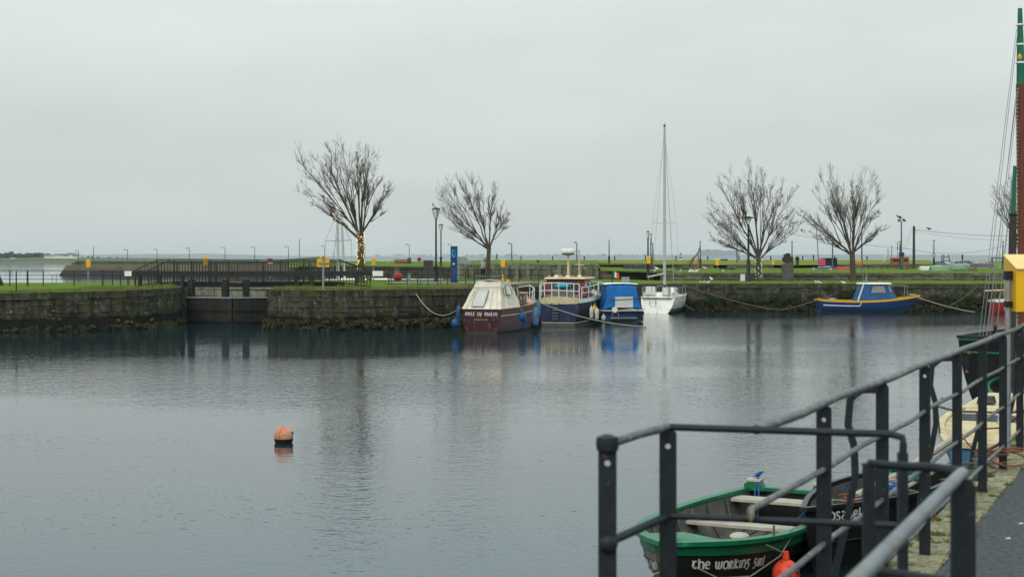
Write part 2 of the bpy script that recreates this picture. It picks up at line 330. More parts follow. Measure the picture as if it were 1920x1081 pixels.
M['sign_blue'] = pm('blue_sign_panel', (0.012, 0.035, 0.12), (0.01, 0.028, 0.1), 3, 0.4)
M['sign_cyan'] = pm('light_blue_emblem', (0.03, 0.32, 0.45), (0.02, 0.2, 0.33), 8, 0.4)
M['net_teal'] = pm('teal_net', (0.025, 0.06, 0.055), (0.015, 0.035, 0.035), 4, 0.95, 0.8, 20)
M['net_dark'] = pm('dark_net', (0.022, 0.024, 0.03), (0.05, 0.05, 0.055), 4, 0.95, 0.8, 20)
M['rust'] = pm('rust_orange_steel', (0.34, 0.12, 0.04), (0.2, 0.075, 0.03), 4, 0.8)
M['pink'] = pm('pink_banner', (0.58, 0.08, 0.18), (0.5, 0.06, 0.15), 3, 0.7)
M['dinghy_white'] = pm('old_white_dinghy', (0.58, 0.58, 0.53), (0.42, 0.42, 0.38), 3, 0.7)
M['dinghy_green'] = pm('old_green_dinghy', (0.10, 0.21, 0.11), (0.16, 0.26, 0.15), 2, 0.7)
M['car_silver'] = pm('silver_car_paint', (0.34, 0.36, 0.38), (0.3, 0.32, 0.34), 2, 0.25, spec=0.6, coat=0.6)
M['car_dark'] = pm('dark_grey_car_paint', (0.07, 0.078, 0.085), None, 2, 0.25, spec=0.6, coat=0.6)
M['car_red'] = pm('dark_red_car_paint', (0.16, 0.03, 0.035), None, 2, 0.25, spec=0.6, coat=0.6)
M['tyre'] = pm('tyre_rubber', (0.015, 0.015, 0.015), None, 4, 0.8)
M['skin'] = pm('skin', (0.48, 0.30, 0.22), None, 4, 0.6)
M['cloth_dark'] = pm('dark_cloth', (0.018, 0.02, 0.026), None, 5, 0.9)
M['cloth_pale'] = pm('pale_cloth', (0.55, 0.48, 0.42), None, 5, 0.9)
M['hill'] = pm('far_hill_fields', (0.07, 0.10, 0.04), (0.11, 0.11, 0.06), 0.004, 0.95, c3=(0.03, 0.045, 0.025), s3=0.012, lo3=0.5, hi3=0.6)
M['wood_far'] = pm('far_wood', (0.02, 0.03, 0.014), (0.03, 0.04, 0.02), 0.05, 0.95)
M['building'] = pm('pale_render', (0.72, 0.66, 0.52), (0.64, 0.58, 0.46), 0.05, 0.8)
M['scaffold'] = pm('rocks', (0.12, 0.11, 0.09), (0.2, 0.19, 0.16), 1.5, 0.95, 0.6, rand=0.3)
M['gull'] = pm('gull_feather', (0.78, 0.78, 0.76), None, 5, 0.8)
M['pigeon'] = pm('dark_feather', (0.05, 0.05, 0.055), None, 5, 0.8)
M['flag_green'] = pm('flag_green', (0.01, 0.22, 0.08), None, 3, 0.8)
M['flag_white'] = pm('flag_white', (0.75, 0.75, 0.73), None, 3, 0.8)
M['flag_orange'] = pm('flag_orange', (0.75, 0.12, 0.03), None, 3, 0.8)

# water: dark body, mirror-like with small wind ripples whose strength drifts in patches
def water_mat():
    m = bpy.data.materials.new('dock_water'); m.use_nodes = True
    nt = m.node_tree; N, L = nt.nodes, nt.links; b = N['Principled BSDF']
    b.inputs['Base Color'].default_value = (0.007, 0.026, 0.035, 1); b.inputs['Roughness'].default_value = 0.03
    b.inputs['IOR'].default_value = 1.45; b.inputs['Specular IOR Level'].default_value = 0.5
    g = N.new('ShaderNodeNewGeometry')
    def noi(scale, st, detail=2.0, rot=0.0):
        mp = N.new('ShaderNodeMapping'); mp.inputs['Scale'].default_value = st; mp.inputs['Rotation'].default_value = (0, 0, rot)
        L.new(g.outputs['Position'], mp.inputs[0])
        n = N.new('ShaderNodeTexNoise'); n.inputs['Scale'].default_value = scale; n.inputs['Detail'].default_value = detail
        n.inputs['Roughness'].default_value = 0.5; L.new(mp.outputs[0], n.inputs['Vector']); return n.outputs[0]
    rip = noi(6.8, (0.75, 1.0, 1.0), 2.0, 0.4)
    swell = noi(1.6, (0.8, 1.0, 1.0), 1.0, -0.5)
    patch = noi(0.075, (0.5, 1.3, 1.0), 3.0)
    pr = N.new('ShaderNodeMapRange'); pr.inputs[1].default_value = 0.36; pr.inputs[2].default_value = 0.64
    pr.inputs[3].default_value = 0.28; pr.inputs[4].default_value = 1.3; L.new(patch, pr.inputs[0])
    sx = N.new('ShaderNodeSeparateXYZ'); L.new(g.outputs['Position'], sx.inputs[0])      # lee of the left quay: calmer water
    lx = N.new('ShaderNodeMapRange'); lx.interpolation_type = 'SMOOTHSTEP'; lx.inputs[1].default_value = -24; lx.inputs[2].default_value = -4; lx.inputs[3].default_value = 0.4; lx.inputs[4].default_value = 1.0; L.new(sx.outputs['X'], lx.inputs[0])
    lm = N.new('ShaderNodeMath'); lm.operation = 'MULTIPLY'; L.new(pr.outputs[0], lm.inputs[0]); L.new(lx.outputs[0], lm.inputs[1])
    mu = N.new('ShaderNodeMath'); mu.operation = 'MULTIPLY'; L.new(rip, mu.inputs[0]); L.new(lm.outputs[0], mu.inputs[1])
    ad = N.new('ShaderNodeMath'); ad.operation = 'MULTIPLY_ADD'; L.new(swell, ad.inputs[0]); ad.inputs[1].default_value = 0.35; L.new(mu.outputs[0], ad.inputs[2])
    bu = N.new('ShaderNodeBump'); bu.inputs['Strength'].default_value = 1.0; bu.inputs['Distance'].default_value = 0.012
    L.new(ad.outputs[0], bu.inputs['Height']); L.new(bu.outputs[0], b.inputs['Normal'])
    return m
M['water'] = water_mat()
# ------------------------------------------------------------------ water, far shore
def sheet(name, pts, mat):                       # polygon sheet, triangulated
    me = bpy.data.meshes.new(name); bm = bmesh.new()
    bm.faces.new([bm.verts.new(p) for p in pts]); bmesh.ops.triangulate(bm, faces=bm.faces[:])
    bmesh.ops.recalc_face_normals(bm, faces=bm.faces[:])
    if bm.faces[:][0].normal.z < 0: bmesh.ops.reverse_faces(bm, faces=bm.faces[:])
    bm.to_mesh(me); bm.free(); me.materials.append(mat)
    o = bpy.data.objects.new(name, me); col.objects.link(o); return o
struct(sheet('water', [(-7000, -60, WZ), (7000, -60, WZ), (7000, 10400, WZ), (-7000, 10400, WZ)], M['water']))

def ridge(name, x0, x1, Y, n, hfun, depth, mat):
    secs = []
    for i in range(n + 1):
        x = x0 + (x1 - x0) * i / n; h = hfun(x)
        secs.append([(x, Y, WZ - 0.5), (x, Y + depth * 0.25, WZ + h * 0.45), (x, Y + depth * 0.6, WZ + h), (x, Y + depth, WZ + h * 0.9), (x, Y + depth * 1.4, WZ - 1)])
    return struct(MB().loft(secs).build(name, mat, None, True))
def fbm(x, s, seed=0.0): return mnoise.fractal(Vector((x * s, seed, 3.1)), 1.0, 2.0, 5)
ridge('hills', -6200, 6200, 8800, 320, lambda x: 31 + 13 * fbm(x, 0.0006, 1.0) + 7 * abs(fbm(x, 0.006, 5.0)), 900, M['hill'])
ridge('headland', -640, X(560, 1180), 1180, 80, lambda x: max(0.6, (4.6 + 1.2 * fbm(x, 0.006, 2.0)) * max(0.0, min(1.0, (X(520, 1180) - x) / 130.0))), 330, M['hill'])
def far_wood(name, x0, x1, Y, z0, hmin, hmax, n, label, depth=40, prof=None):
    mb = MB(); r = random.Random(hash(name) % 999 if False else len(name) * 7)
    for i in range(n):
        x = r.uniform(x0, x1); h = r.uniform(hmin, hmax) * (prof((x - x0) / (x1 - x0)) if prof else 1)
        w = h * r.uniform(0.45, 0.8); y = Y + r.uniform(0, depth)
        for k in range(7):
            c = (x + r.uniform(-w, w) * 0.5, y + r.uniform(-w, w) * 0.5, z0 + h * r.uniform(0.25, 0.85))
            mb.ball(c, w * r.uniform(0.25, 0.5), 6, 4)
    return stuff(mb.build(name, M['wood_far'], None), label, 'wood')
far_wood('far_wood', X(-60, 1370), X(82, 1370), 1370, WZ + 3.2, 4.5, 7.8, 110, 'dark wood on the headland across the bay at far left', 60, lambda t: 1.0 if t < 0.7 else 1.0 - 1.6 * (t - 0.7))
far_wood('hedge', X(130, 1420), X(330, 1420), 1420, WZ + 2.6, 2.0, 4.2, 60, 'low hedgerow trees along the headland skyline behind the hotel', 40, lambda t: 1.0 - 0.6 * t)
far_wood('distant_trees', X(700, 9200), X(1250, 9200), 9200, WZ + 24, 5, 15, 240, 'faint trees on the far hills behind the middle of the harbour', 120)
far_wood('copse', X(1318, 9200), X(1385, 9200), 9200, WZ + 27, 26, 40, 60, 'faint clump of tall trees on the far hills left of the white lit tree', 120)
# pale hotel on the headland
hy = 1345.0
hb = thing('hotel', 'long pale hotel on the headland across the bay at left', 'building', (X(112, hy), hy, WZ + 2.6))
for i, (a, b, t) in enumerate(((83, 103, 478.0), (103, 118, 476.2), (118, 128, 477.6), (127, 137, 474.6), (136, 144, 477.6))):
    x0, x1, zt = X(a, hy), X(b, hy), Zc(t, hy)
    MB().box(((x0 + x1) / 2, hy + 6 + i * 0.4, (zt + WZ + 2.4) / 2), (x1 - x0 + 0.1, 14 + i * 0.3, zt - WZ - 2.4)).build('wall', M['building'], hb, world=True)
    for k in range(max(2, int((x1 - x0) / 1.6))):
        xx = x0 + (k + 0.5) * (x1 - x0) / max(2, int((x1 - x0) / 1.6))
        MB().box((xx, hy - 1.2 + i * 0.25, zt - 1.0), (0.9, 0.3, 0.7)).build('window', M['glass'], hb, world=True)
    MB().box(((x0 + x1) / 2, hy + 6, zt + 0.15), (x1 - x0 + 0.6, 15, 0.25)).build('roof', M['galv'], hb, world=True)
wh = thing('white_house', 'small white house below the wood on the headland', 'building', (X(24, 1330), 1330, WZ + 2.4))
MB().box((0, 0, 1.1), (4.6, 4, 1.8)).build('wall', M['white'], wh)
MB().prism([(-2.6, 0, 2.0), (2.6, 0, 2.0), (0, 0, 3.0)], (0, -2.2, 0), (0, 2.2, 0)).build('roof', M['galv'], wh)

# ------------------------------------------------------------------ stones and walls
def stone_mesh(i, mat):
    r = random.Random(100 + i)
    bm = bmesh.new(); bmesh.ops.create_cube(bm, size=1.0)
    bmesh.ops.bevel(bm, geom=bm.edges[:], offset=0.05, segments=1, affect='EDGES')
    for v in bm.verts:
        v.co += Vector((r.uniform(-.02, .02), r.uniform(-.06, .03), r.uniform(-.035, .035)))
    me = bpy.data.meshes.new('stone'); bm.to_mesh(me); bm.free(); me.materials.append(mat); return me
STN = [stone_mesh(i, M['stone']) for i in range(9)]
STP = [stone_mesh(i, M['palewall']) for i in range(5)]
STL = [stone_mesh(i, M['lowwall']) for i in range(6)]
class Path:
    def __init__(s, pts):
        s.p = [Vector(p) for p in pts]; s.c = [0.0]
        for a, b in zip(s.p, s.p[1:]): s.c.append(s.c[-1] + (b - a).length)
        s.L = s.c[-1]
    def at(s, t):
        t = max(0.0, min(s.L - 1e-6, t))
        for i in range(len(s.p) - 1):
            if t <= s.c[i + 1]:
                return s.p[i].lerp(s.p[i + 1], (t - s.c[i]) / max(1e-9, s.c[i + 1] - s.c[i]))
        return s.p[-1]
def stone_wall(name, label, pts, heights, lmin, lmax, meshes, zbot, core_mat, cope_len=1.6, depth=0.3, proud=0.05, seed=1, cope_over=0.06, skip=None, group=None):
    """dry-laid wall of single stones on a recessed core; pts run left to right as seen from the water, z is the wall top"""
    r = random.Random(seed); pa = Path(pts)
    w = thing(name, label, 'wall', tuple(pts[0][:2]) + (zbot,), 0, group)
    secs = []
    for q in range(int(pa.L / 0.8) + 2):
        p = pa.at(q * 0.8); p2 = pa.at(q * 0.8 + 0.1); p1 = pa.at(q * 0.8 - 0.1)
        d = (p2 - p1); d.z = 0; d.normalize(); nrm = Vector((d.y, -d.x, 0))     # towards the viewer
        a = p - nrm * 0.035; b = p - nrm * 0.9
        secs.append([Vector((a.x, a.y, zbot - 0.2)), Vector((a.x, a.y, p.z - 0.06)), Vector((b.x, b.y, p.z - 0.06)), Vector((b.x, b.y, zbot - 0.2))])
    MB().loft(secs, True, True).build('core', core_mat, w, world=True)
    drop = 0.0
    for ci, h in enumerate(heights):
        t = r.uniform(-0.6, 0.0)
        while t < pa.L:
            ln = (cope_len * r.uniform(0.8, 1.25)) if ci == 0 else r.uniform(lmin, lmax)
            a, b = max(0, t), min(pa.L, t + ln)
            if b - a > 0.25:
                p, q = pa.at(a), pa.at(b); d = q - p; d.z = 0; L_ = d.length; d.normalize(); nrm = Vector((d.y, -d.x, 0))
                mid = (p + q) / 2
                if not (skip and skip(mid)):
                    pr = (cope_over if ci == 0 else 0.0) + r.uniform(-0.4, 1.0) * proud
                    jit = r.uniform(-0.012, 0.012) if ci else 0.0
                    c = mid + nrm * (pr - depth / 2); c.z = mid.z - drop - h / 2 + jit
                    o = inst(r.choice(meshes), w, c - w.location, math.atan2(d.y, d.x), (L_ - r.uniform(0.004, 0.02), depth, h - r.uniform(0.004, 0.018)), 'coping_stone' if ci == 0 else 'stone')
            t += ln
        drop += h
    return w
QZ = 0.15
def pt(px, Y, z): return (X(px, Y), Y, z)
left_edge = [pt(-420, 64, 0.02), pt(-100, 66.8, 0.03), pt(0, 67.8, 0.04), pt(150, 69.2, 0.08), pt(250, 71.0, 0.12), pt(296, 72.6, 0.15), pt(318, 74.2, 0.16), pt(338, 77.5, 0.16)]
lock_left = [pt(338, 77.5, 0.16), pt(341, 80, 0.16), pt(352, 96, 0.16)]
lock_right = [pt(541, 96, 0.16), pt(507, 74.5, 0.14), pt(502, 72.6, 0.13)]
mid_edge = [pt(502, 72.6, 0.13), pt(512, 71.4, 0.13), pt(560, 70.5, 0.14), pt(640, 70.2, 0.15), pt(720, 71.0, 0.15), pt(800, 72.6, 0.14), pt(870, 74.8, 0.12), pt(960, 79, 0.1), pt(1100, 88, 0.05), pt(1200, 94.5, 0.02), pt(1238, 97.2, 0.0)]
right_edge = [pt(1238, 97.2, 0.0), pt(1244, 97.0, 0.0), pt(1500, 96.6, 0.0), pt(1900, 96.4, -0.01), pt(2260, 96.2, -0.02)]
H5 = [0.36, 0.30, 0.37, 0.28, 0.36, 0.42]
H6 = [0.36, 0.22, 0.29, 0.24, 0.31, 0.22, 0.28, 0.25]
stone_wall('quay_wall', 'dark mossy stone quay wall left of the lock gate', left_edge, H5, 0.45, 1.3, STN, WZ, M['mortar'], 1.7, proud=.05, seed=3, skip=lambda p: p.x < -26.5)
stone_wall('lock_side_wall', 'shadowed stone side wall of the lock by the left quay', lock_left, H5, 0.6, 1.2, STN, WZ, M['mortar'], seed=4)
stone_wall('lock_side_wall', 'stone side wall of the lock hidden behind the rounded quay nose', lock_right, H5, 0.6, 1.2, STN, WZ, M['mortar'], seed=5)
stone_wall('quay_wall', 'rounded stone quay wall between the lock gate and the moored boats', mid_edge, H6, 0.28, 0.85, STN, WZ, M['mortar'], 1.9, seed=6)
stone_wall('quay_wall', 'long dark stone quay wall behind the blue and yellow boat', right_edge, [0.3, 0.42, 0.4, 0.42, 0.45], 0.8, 1.7, STN, WZ, M['mortar'], 1.3, seed=8, skip=lambda p: p.x > X(1960, 96))
# the sill wall that closes the lock behind the gates
stone_wall('lock_back_wall', 'pale streaked stone wall at the back of the lock behind the gates', [pt(340, 88, 0.1), pt(530, 88, 0.1)], [0.3, 0.4, 0.42, 0.45, 0.45], 0.7, 1.4, STP, WZ, M['mortar'], 1.4, seed=9)

# ------------------------------------------------------------------ land behind the walls
def land(name, edge, back, mat, inset=0.35, rows=6, bump=0.0):
    """strip of ground from a wall edge to a back line (same number of points)"""
    secs = []
    for i, (a, b) in enumerate(zip(edge, back)):
        a, b = Vector(a), Vector(b); d = (b - a); d.z = 0; d.normalize(); a2 = a + d * inset; a2.z = a.z - 0.012
        row = []
        for k in range(rows + 1):
            p = a2.lerp(b, k / rows)
            if 0 < k < rows: p.z += bump * mnoise.noise(p * 0.35)
            row.append(p)
        secs.append(row)
    return struct(MB().loft(secs).build(name, mat, None, True))
land('left_quay_grass', left_edge, [pt(-420, 90, .15), pt(-100, 90, .15), pt(0, 91, .15), pt(150, 92, .15), pt(250, 93, .15), pt(296, 95, .15), pt(325, 96, .15), pt(350, 96, .15)], M['grass'], bump=0.08)
mid_back = [pt(541, 96, .14), pt(548, 104, .14), pt(570, 104, .14), pt(640, 104, .14), pt(720, 104, .14), pt(790, 112, .1), pt(860, 114.6, .08), pt(950, 114.8, .06), pt(1070, 114.8, .03), pt(1160, 114.8, .02), pt(1238, 115, 0)]
land('middle_quay_grass', mid_edge, mid_back, M['grass'], bump=0.08)
right_back = [pt(1238, 115, 0), pt(1250, 110.6, 0), pt(1500, 110.6, 0), pt(1900, 110.6, 0), pt(2260, 110.6, 0)]
land('right_quay_grass', right_edge, right_back, M['grass'], bump=0.05)
# grey path across the middle quay
pth = []
for px, ya, yb in ((724, 88, 95), (800, 88, 96), (870, 88.5, 98), (960, 90.5, 101), (1060, 94, 104), (1130, 96, 106)):
    pth.append([pt(px, ya, 0.17 - (px - 724) * 0.00028), pt(px, yb, 0.165 - (px - 724) * 0.00028)])
struct(MB().loft(pth).build('path', M['path']))
# retaining walls
def low_wall(name, label, pts, h, seed, meshes=STL, rowh=0.3, lm=0.7, lM=1.5, mat='lowwall'):
    return stone_wall(name, label, [(p[0], p[1], p[2] + h) for p in pts], [min(0.2, h * 0.35)] + [rowh] * max(1, int(round((h - 0.2) / rowh))), lm, lM, meshes, pts[0][2] - 0.05, M[mat], 1.3, 0.4, seed=seed)
low_wall('garden_wall', 'low stone wall along the grass behind the right quay', [pt(1240, 111, -0.02), pt(1900, 111, -0.02), pt(1960, 111, -0.02)], 0.6, 21)
low_wall('terrace_wall', 'stone retaining wall behind the sailing yacht and the flag', [pt(1118, 117, 0.0), pt(1180, 116.2, 0.0), pt(1262, 115.5, 0.0)], 0.72, 22)
rw = low_wall('ribbed_wall', 'long mossy retaining wall with upright piers behind the bare leaning tree', [pt(862, 116, 0.02), pt(1122, 116, 0.02)], 1.34, 23, STP, 0.38, mat='palewall')
for i in range(13):
    px = 872 + i * 19.6
    MB().box((X(px, 115.6), 115.62, 0.62), (0.34, 0.42, 1.22), 0, 0.92).build('pier', M['ribwall'], rw, world=True)
# far side of the outer basin (left of the grey cabinet)
low_wall('basin_wall', 'dark basin wall beyond the warm lit tree', [pt(560, 150, WZ + 0.1), pt(660, 140, WZ + 0.1), pt(745, 132, WZ + 0.1), pt(868, 124, WZ + 0.1)], 2.75, 24, STN, 0.42)
# upper ground: behind the terrace walls, rising to the grassy bank at the skyline
up = []
for px, y0, z0, y1, z1, y2, z2 in ((540, 151, .8, 190, .82, 330, 1.25), (660, 141, .86, 180, .9, 320, 1.25), (745, 133, .86, 175, .95, 300, 1.22), (868, 125, .86, 165, 1.0, 280, 1.25),
                                   (872, 116.4, 1.34, 160, 1.34, 270, 1.45), (1120, 116.4, 1.34, 160, 1.36, 265, 1.5), (1126, 117.2, .70, 165, .74, 169, .76), (1240, 111.5, .58, 165, .6, 169, .62), (1900, 111.5, .58, 165, .6, 169, .62), (2300, 111.5, .58, 165, .6, 169, .62)):
    up.append([pt(px, y0, z0), pt(px, (y0 + y1) / 2, (z0 + z1) / 2 + .01), pt(px, y1, z1), pt(px, y2, z2)])
struct(MB().loft(up).build('upper_grass', M['grass'], None, True))
low_wall('bank_wall', 'far stone wall at the foot of the grassy bank left of the white lit tree', [pt(1122, 169, .72), pt(1250, 168, .6), pt(1338, 167, .6)], 0.50, 25)
low_wall('bank_wall', 'far stone wall at the foot of the grassy bank right of the white lit tree', [pt(1364, 167, .6), pt(1448, 167, .6)], 0.48, 26)
low_wall('bank_wall', 'far stone wall at the foot of the bank behind the upturned dinghies', [pt(1560, 172, .6), pt(1790, 172, .6)], 0.50, 27)
bk = []
for i in range(17):
    px = 1085 + i * 41.2
    bk.append([pt(px, 167.5 + (5 if px > 1500 else 0), 0.98), pt(px, 176 + (3 if px > 1500 else 0), 1.10), pt(px, 215, 1.34 + 0.05 * fbm(i, .4)), pt(px, 262, 1.50 + 0.05 * fbm(i, .5, 2)), pt(px, 300, 1.5), pt(px, 330, WZ)])
struct(MB().loft(bk).build('grassy_bank', M['grass_bank'], None, True))
bk2 = []
for i in range(8):
    px = 800 + i * 45
    t = min(1.0, max(0.0, (px - 830) / 80))
    bk2.append([pt(px, 186, .95 + .28 * t), pt(px, 215, 1.05 + .30 * t), pt(px, 262, 1.15 + .36 * t), pt(px, 300, 1.1 + .4 * t), pt(px, 330, WZ)])
struct(MB().loft(bk2).build('grassy_bank', M['grass_bank'], None, True))
# car park strip at the right, slipway
struct(MB().loft([[pt(px, 168.6, .58), pt(px, 190, .12), pt(px, 200, 0), pt(px, 300, 0)] for px in (1744, 1800, 1900, 2000, 2300)]).build('car_park', M['path'], None, True))
bk3 = [[pt(px, 300, -.02), pt(px, 312, .75), pt(px, 340, 1.25 + .06 * fbm(i, .7, 4)), pt(px, 380, 1.2), pt(px, 400, WZ)] for i, px in enumerate((1690, 1740, 1800, 1860, 1920, 2000, 2200))]
struct(MB().loft(bk3).build('grassy_bank', M['grass_bank'], None, True))

# ------------------------------------------------------------------ the long pier across the outer basin
pier = thing('stone_pier', 'long low stone pier across the outer basin behind the footbridge', 'pier', (X(400, 311), 311, WZ))
secs = []
for px, y, zt in ((104, 311, .42), (240, 309, .45), (420, 305, .5), (600, 300, .55), (760, 296, .6)):
    sh = 3.0 if px == 104 else 0.0
    secs.append([pt(px, y, WZ - 1), (X(px, y) + sh * .45, y + .4, -0.9), (X(px, y) + sh * .7, y + .8, zt), (X(px, y) + sh * .7, y + 12, zt), (X(px, y) + sh, y + 13, WZ - 1)])
MB().loft([[Vector(p) for p in s[:2]] for s in secs]).build('tidal_face', M['slime'], pier, world=True)
MB().loft([[Vector(p) for p in s[1:3]] for s in secs]).build('upper_face', pm('pier_stone', (0.15, 0.115, 0.075), (0.09, 0.075, 0.05), .5, .95, .4), pier, world=True)
MB().loft([[Vector(p) for p in s[2:]] for s in secs]).build('deck', M['grass_bank'], pier, world=True)
MB().loft([[Vector(s[0]), Vector(s[1]), Vector(s[2]), Vector(s[3]), Vector(s[4])] for s in secs[:1]] * 2).v
MB().add([Vector(p) for p in secs[0]], [(0, 1, 2, 3, 4)]).build('end_face', M['scaffold'], pier, world=True)
pw = []
for px, y, zt in ((141, 324, 1.28), (300, 322, 1.28), (500, 316, 1.3), (760, 306, 1.25)):
    pw.append([pt(px, y, .3), pt(px, y, zt), pt(px, y + 1.0, zt), pt(px, y + 1.0, .3)])
MB().loft(pw, True, True).build('parapet', pm('parapet_stone', (0.10, 0.105, 0.065), (0.055, 0.06, 0.035), .6, .95, .4), pier, world=True)
MB().box((X(137, 324), 324, .6), (0.5, 1, 0.7)).build('end_post', M['scaffold'], pier, world=True)
# low green mound beyond the footbridge
md = []
for i in range(13):
    px = 480 + i * 13; h = (0.5 + 2.3 * min(1, (i / 9.0)) if i <= 9 else 2.8 - (i - 9) * .75)
    md.append([pt(px, 415, 0), pt(px, 420, .6 + h * .45), pt(px, 428, .7 + h * .62), pt(px, 440, 0)])
struct(MB().loft(md).build('mound', M['hill'], None, True))
struct(sheet('far_breakwater', [pt(30, 1000, WZ + .25), pt(141, 1000, WZ + .25), pt(141, 1012, WZ + .3), pt(30, 1012, WZ + .3)], M['scaffold']))

# ------------------------------------------------------------------ grass fringes, seaweed, ivy
def tufts(name, label, spots, mat, hmin, hmax, wid, lean=0.5, seed=5, blades=7, cat='grass'):
    r = random.Random(seed); mb = MB(); vs, fs = [], []
    for p, sc in spots:
        for k in range(blades):
            a = r.uniform(0, 2 * PI); h = r.uniform(hmin, hmax) * sc; w = wid * r.uniform(.6, 1.3)
            b = Vector(p) + Vector((r.uniform(-.1, .1), r.uniform(-.1, .1), -0.03))
            tip = b + Vector((math.cos(a) * h * lean * r.random(), math.sin(a) * h * lean * r.random(), h))
            s_ = Vector((math.cos(a + 1.6), math.sin(a + 1.6), 0)) * w
            i = len(vs); vs += [b - s_, b + s_, tip]; fs.append((i, i + 1, i + 2))
    mb.add(vs, fs)
    return stuff(mb.build(name, mat, None, fix=False), label, cat)
def fringe(path_pts, t0, t1, n, off0, off1, seed, patchy=0.0, dz=0.0):
    r = random.Random(seed); pa = Path(path_pts); out = []
    for i in range(n):
        t = r.uniform(t0, t1) * pa.L; p = pa.at(t); q = pa.at(t + .2); d = (q - p); d.z = 0
        if d.length < 1e-6: continue
        d.normalize(); nrm = Vector((-d.y, d.x, 0)); o = r.uniform(off0, off1)
        if patchy and mnoise.noise(Vector((t * .6, seed, 0))) < patchy - 0.5: continue
        pp = p + nrm * o; pp.z += dz; out.append((pp, 0.55 + 0.9 * r.random() * (0.6 + abs(mnoise.noise(Vector((t * .8, seed * 3, 1)))))))
    return out
tufts('grass_fringe', 'green grass fringe along the top of the left quay wall', fringe(left_edge, .25, 1, 1500, .25, 4.5, 11), M['blade'], .06, .17, .012)
tufts('dry_grass_fringe', 'straw coloured tufts at the edge of the left quay', fringe(left_edge, .3, 1, 500, .15, .9, 12, .45), M['dry'], .10, .30, .014)
tufts('grass_fringe', 'green grass along the top of the rounded middle quay', fringe(mid_edge, 0, .62, 1900, .25, 3.5, 13), M['blade'], .06, .16, .012)
tufts('dry_grass_fringe', 'straw coloured tufts along the rounded middle quay edge', fringe(mid_edge, 0.02, .6, 1300, .12, 1.1, 14, .35), M['dry'], .10, .30, .014)
tufts('grass_fringe', 'thin green grass along the edge of the long right quay', fringe(right_edge, .02, .66, 1200, .15, 2.5, 15), M['blade'], .04, .11, .015)
def clumps(name, label, spots, mat, seed, size, n, cat='plants'):
    r = random.Random(seed); vs, fs = [], []
    for p, rad in spots:
        for k in range(n):
            a = Vector((r.gauss(0, 1), r.gauss(0, 1), r.gauss(0, 1))); a.normalize()
            c = Vector(p) + Vector((a.x * rad * 1.2, a.y * rad * .5, a.z * rad * .8)) * r.random() ** .4
            u = Vector((r.gauss(0, 1), r.gauss(0, 1), r.gauss(0, 1))).normalized(); w = u.orthogonal().normalized()
            s_ = size * r.uniform(.5, 1.4); i = len(vs)
            vs += [c - u * s_, c + w * s_ * .6, c + u * s_, c - w * s_ * .6]; fs.append((i, i + 1, i + 2, i + 3))
    return stuff(MB().add(vs, fs).build(name, mat, None, fix=False), label, cat)
def along(path, t0, t1, n, zlo, zhi, out, rlo, rhi, seed):
    r = random.Random(seed); pa = Path(path); res = []
    for i in range(n):
        t = r.uniform(t0, t1) * pa.L; p = pa.at(t); q = pa.at(t + .2); d = q - p; d.z = 0; d.normalize(); nrm = Vector((d.y, -d.x, 0))
        res.append((Vector((p.x, p.y, r.uniform(zlo, zhi))) + nrm * r.uniform(.0, out), r.uniform(rlo, rhi)))
    return res
clumps('seaweed', 'shaggy dark seaweed along the foot of the rounded quay wall', along(mid_edge, 0, .45, 210, -1.86, -1.42, .22, .10, .26, 31), M['weed'], 31, .055, 34)
clumps('seaweed', 'dark seaweed along the waterline of the left quay wall', along(left_edge, .35, 1, 130, -1.86, -1.6, .15, .08, .2, 32), M['weed'], 32, .05, 26)
clumps('seaweed', 'dark weed along the waterline of the long right quay wall', along(right_edge, .0, .64, 190, -1.86, -1.5, .25, .12, .3, 33), M['weed'], 33, .06, 26)
clumps('wall_plants', 'dark ivy hanging on the right quay wall beside the sailing yacht', along(right_edge, .02, .28, 46, -1.4, -.75, .25, .2, .42, 34), M['leaf'], 34, .06, 70)
clumps('wall_plants', 'dark ivy on the quay wall above the stern of the blue boat', along(right_edge, .27, .42, 36, -1.0, -.35, .2, .15, .34, 35), M['leaf'], 35, .06, 60)
clumps('wall_plants', 'dark growth on the quay wall right of the blue boat bow', along(right_edge, .48, .64, 34, -1.45, -.8, .22, .15, .36, 36), M['leaf'], 36, .06, 60)
clumps('wall_plants', 'green weeds growing from the joints of the left quay wall', along(left_edge, .35, .95, 26, -1.5, -.2, .08, .05, .13, 37), M['blade'], 37, .035, 26)
clumps('wall_plants', 'sparse weeds in the joints of the rounded quay wall', along(mid_edge, .02, .45, 22, -1.2, -.2, .08, .05, .11, 38), M['blade'], 38, .03, 22)
# ------------------------------------------------------------------ lock gates and balance beams
def leaf_gate(label, a, b, posts):
    a, b = Vector(a), Vector(b); d = (b - a); L_ = d.length; rz = math.atan2(d.y, d.x)
    g = thing('lock_gate', label, 'lock gate', (a.x, a.y, WZ), rz)
    top = 1.36
    MB().box((L_ / 2, .17, top / 2 - .4), (L_ - .02, .14, top + .8)).build('backing', M['timber_black'], g)
    n = max(4, int(L_ / .32)); w = L_ / n
    for i in range(n):
        MB().box(((i + .5) * w, rnd.uniform(-.008, .008), top / 2 - .35), (w - .018, .16, top + .66)).build('plank', M['gate_timber'], g)
    MB().box((L_ / 2, .02, top + .045), (L_, .34, .07)).build('walkway', M['galv'], g)
    for z in (.15, .75): MB().box((L_ / 2, -.11, z), (L_ - .1, .07, .16)).build('rail', M['timber_black'], g)
    for x in posts: MB().box((x, .02, top + .56), (.3, .3, .94)).build('gate_post', M['timber_black'], g)
    return g
leaf_gate('dark wet left lock gate below the footbridge', pt(350, 78.6, 0), pt(436, 77.4, 0), (.3, 2.55))
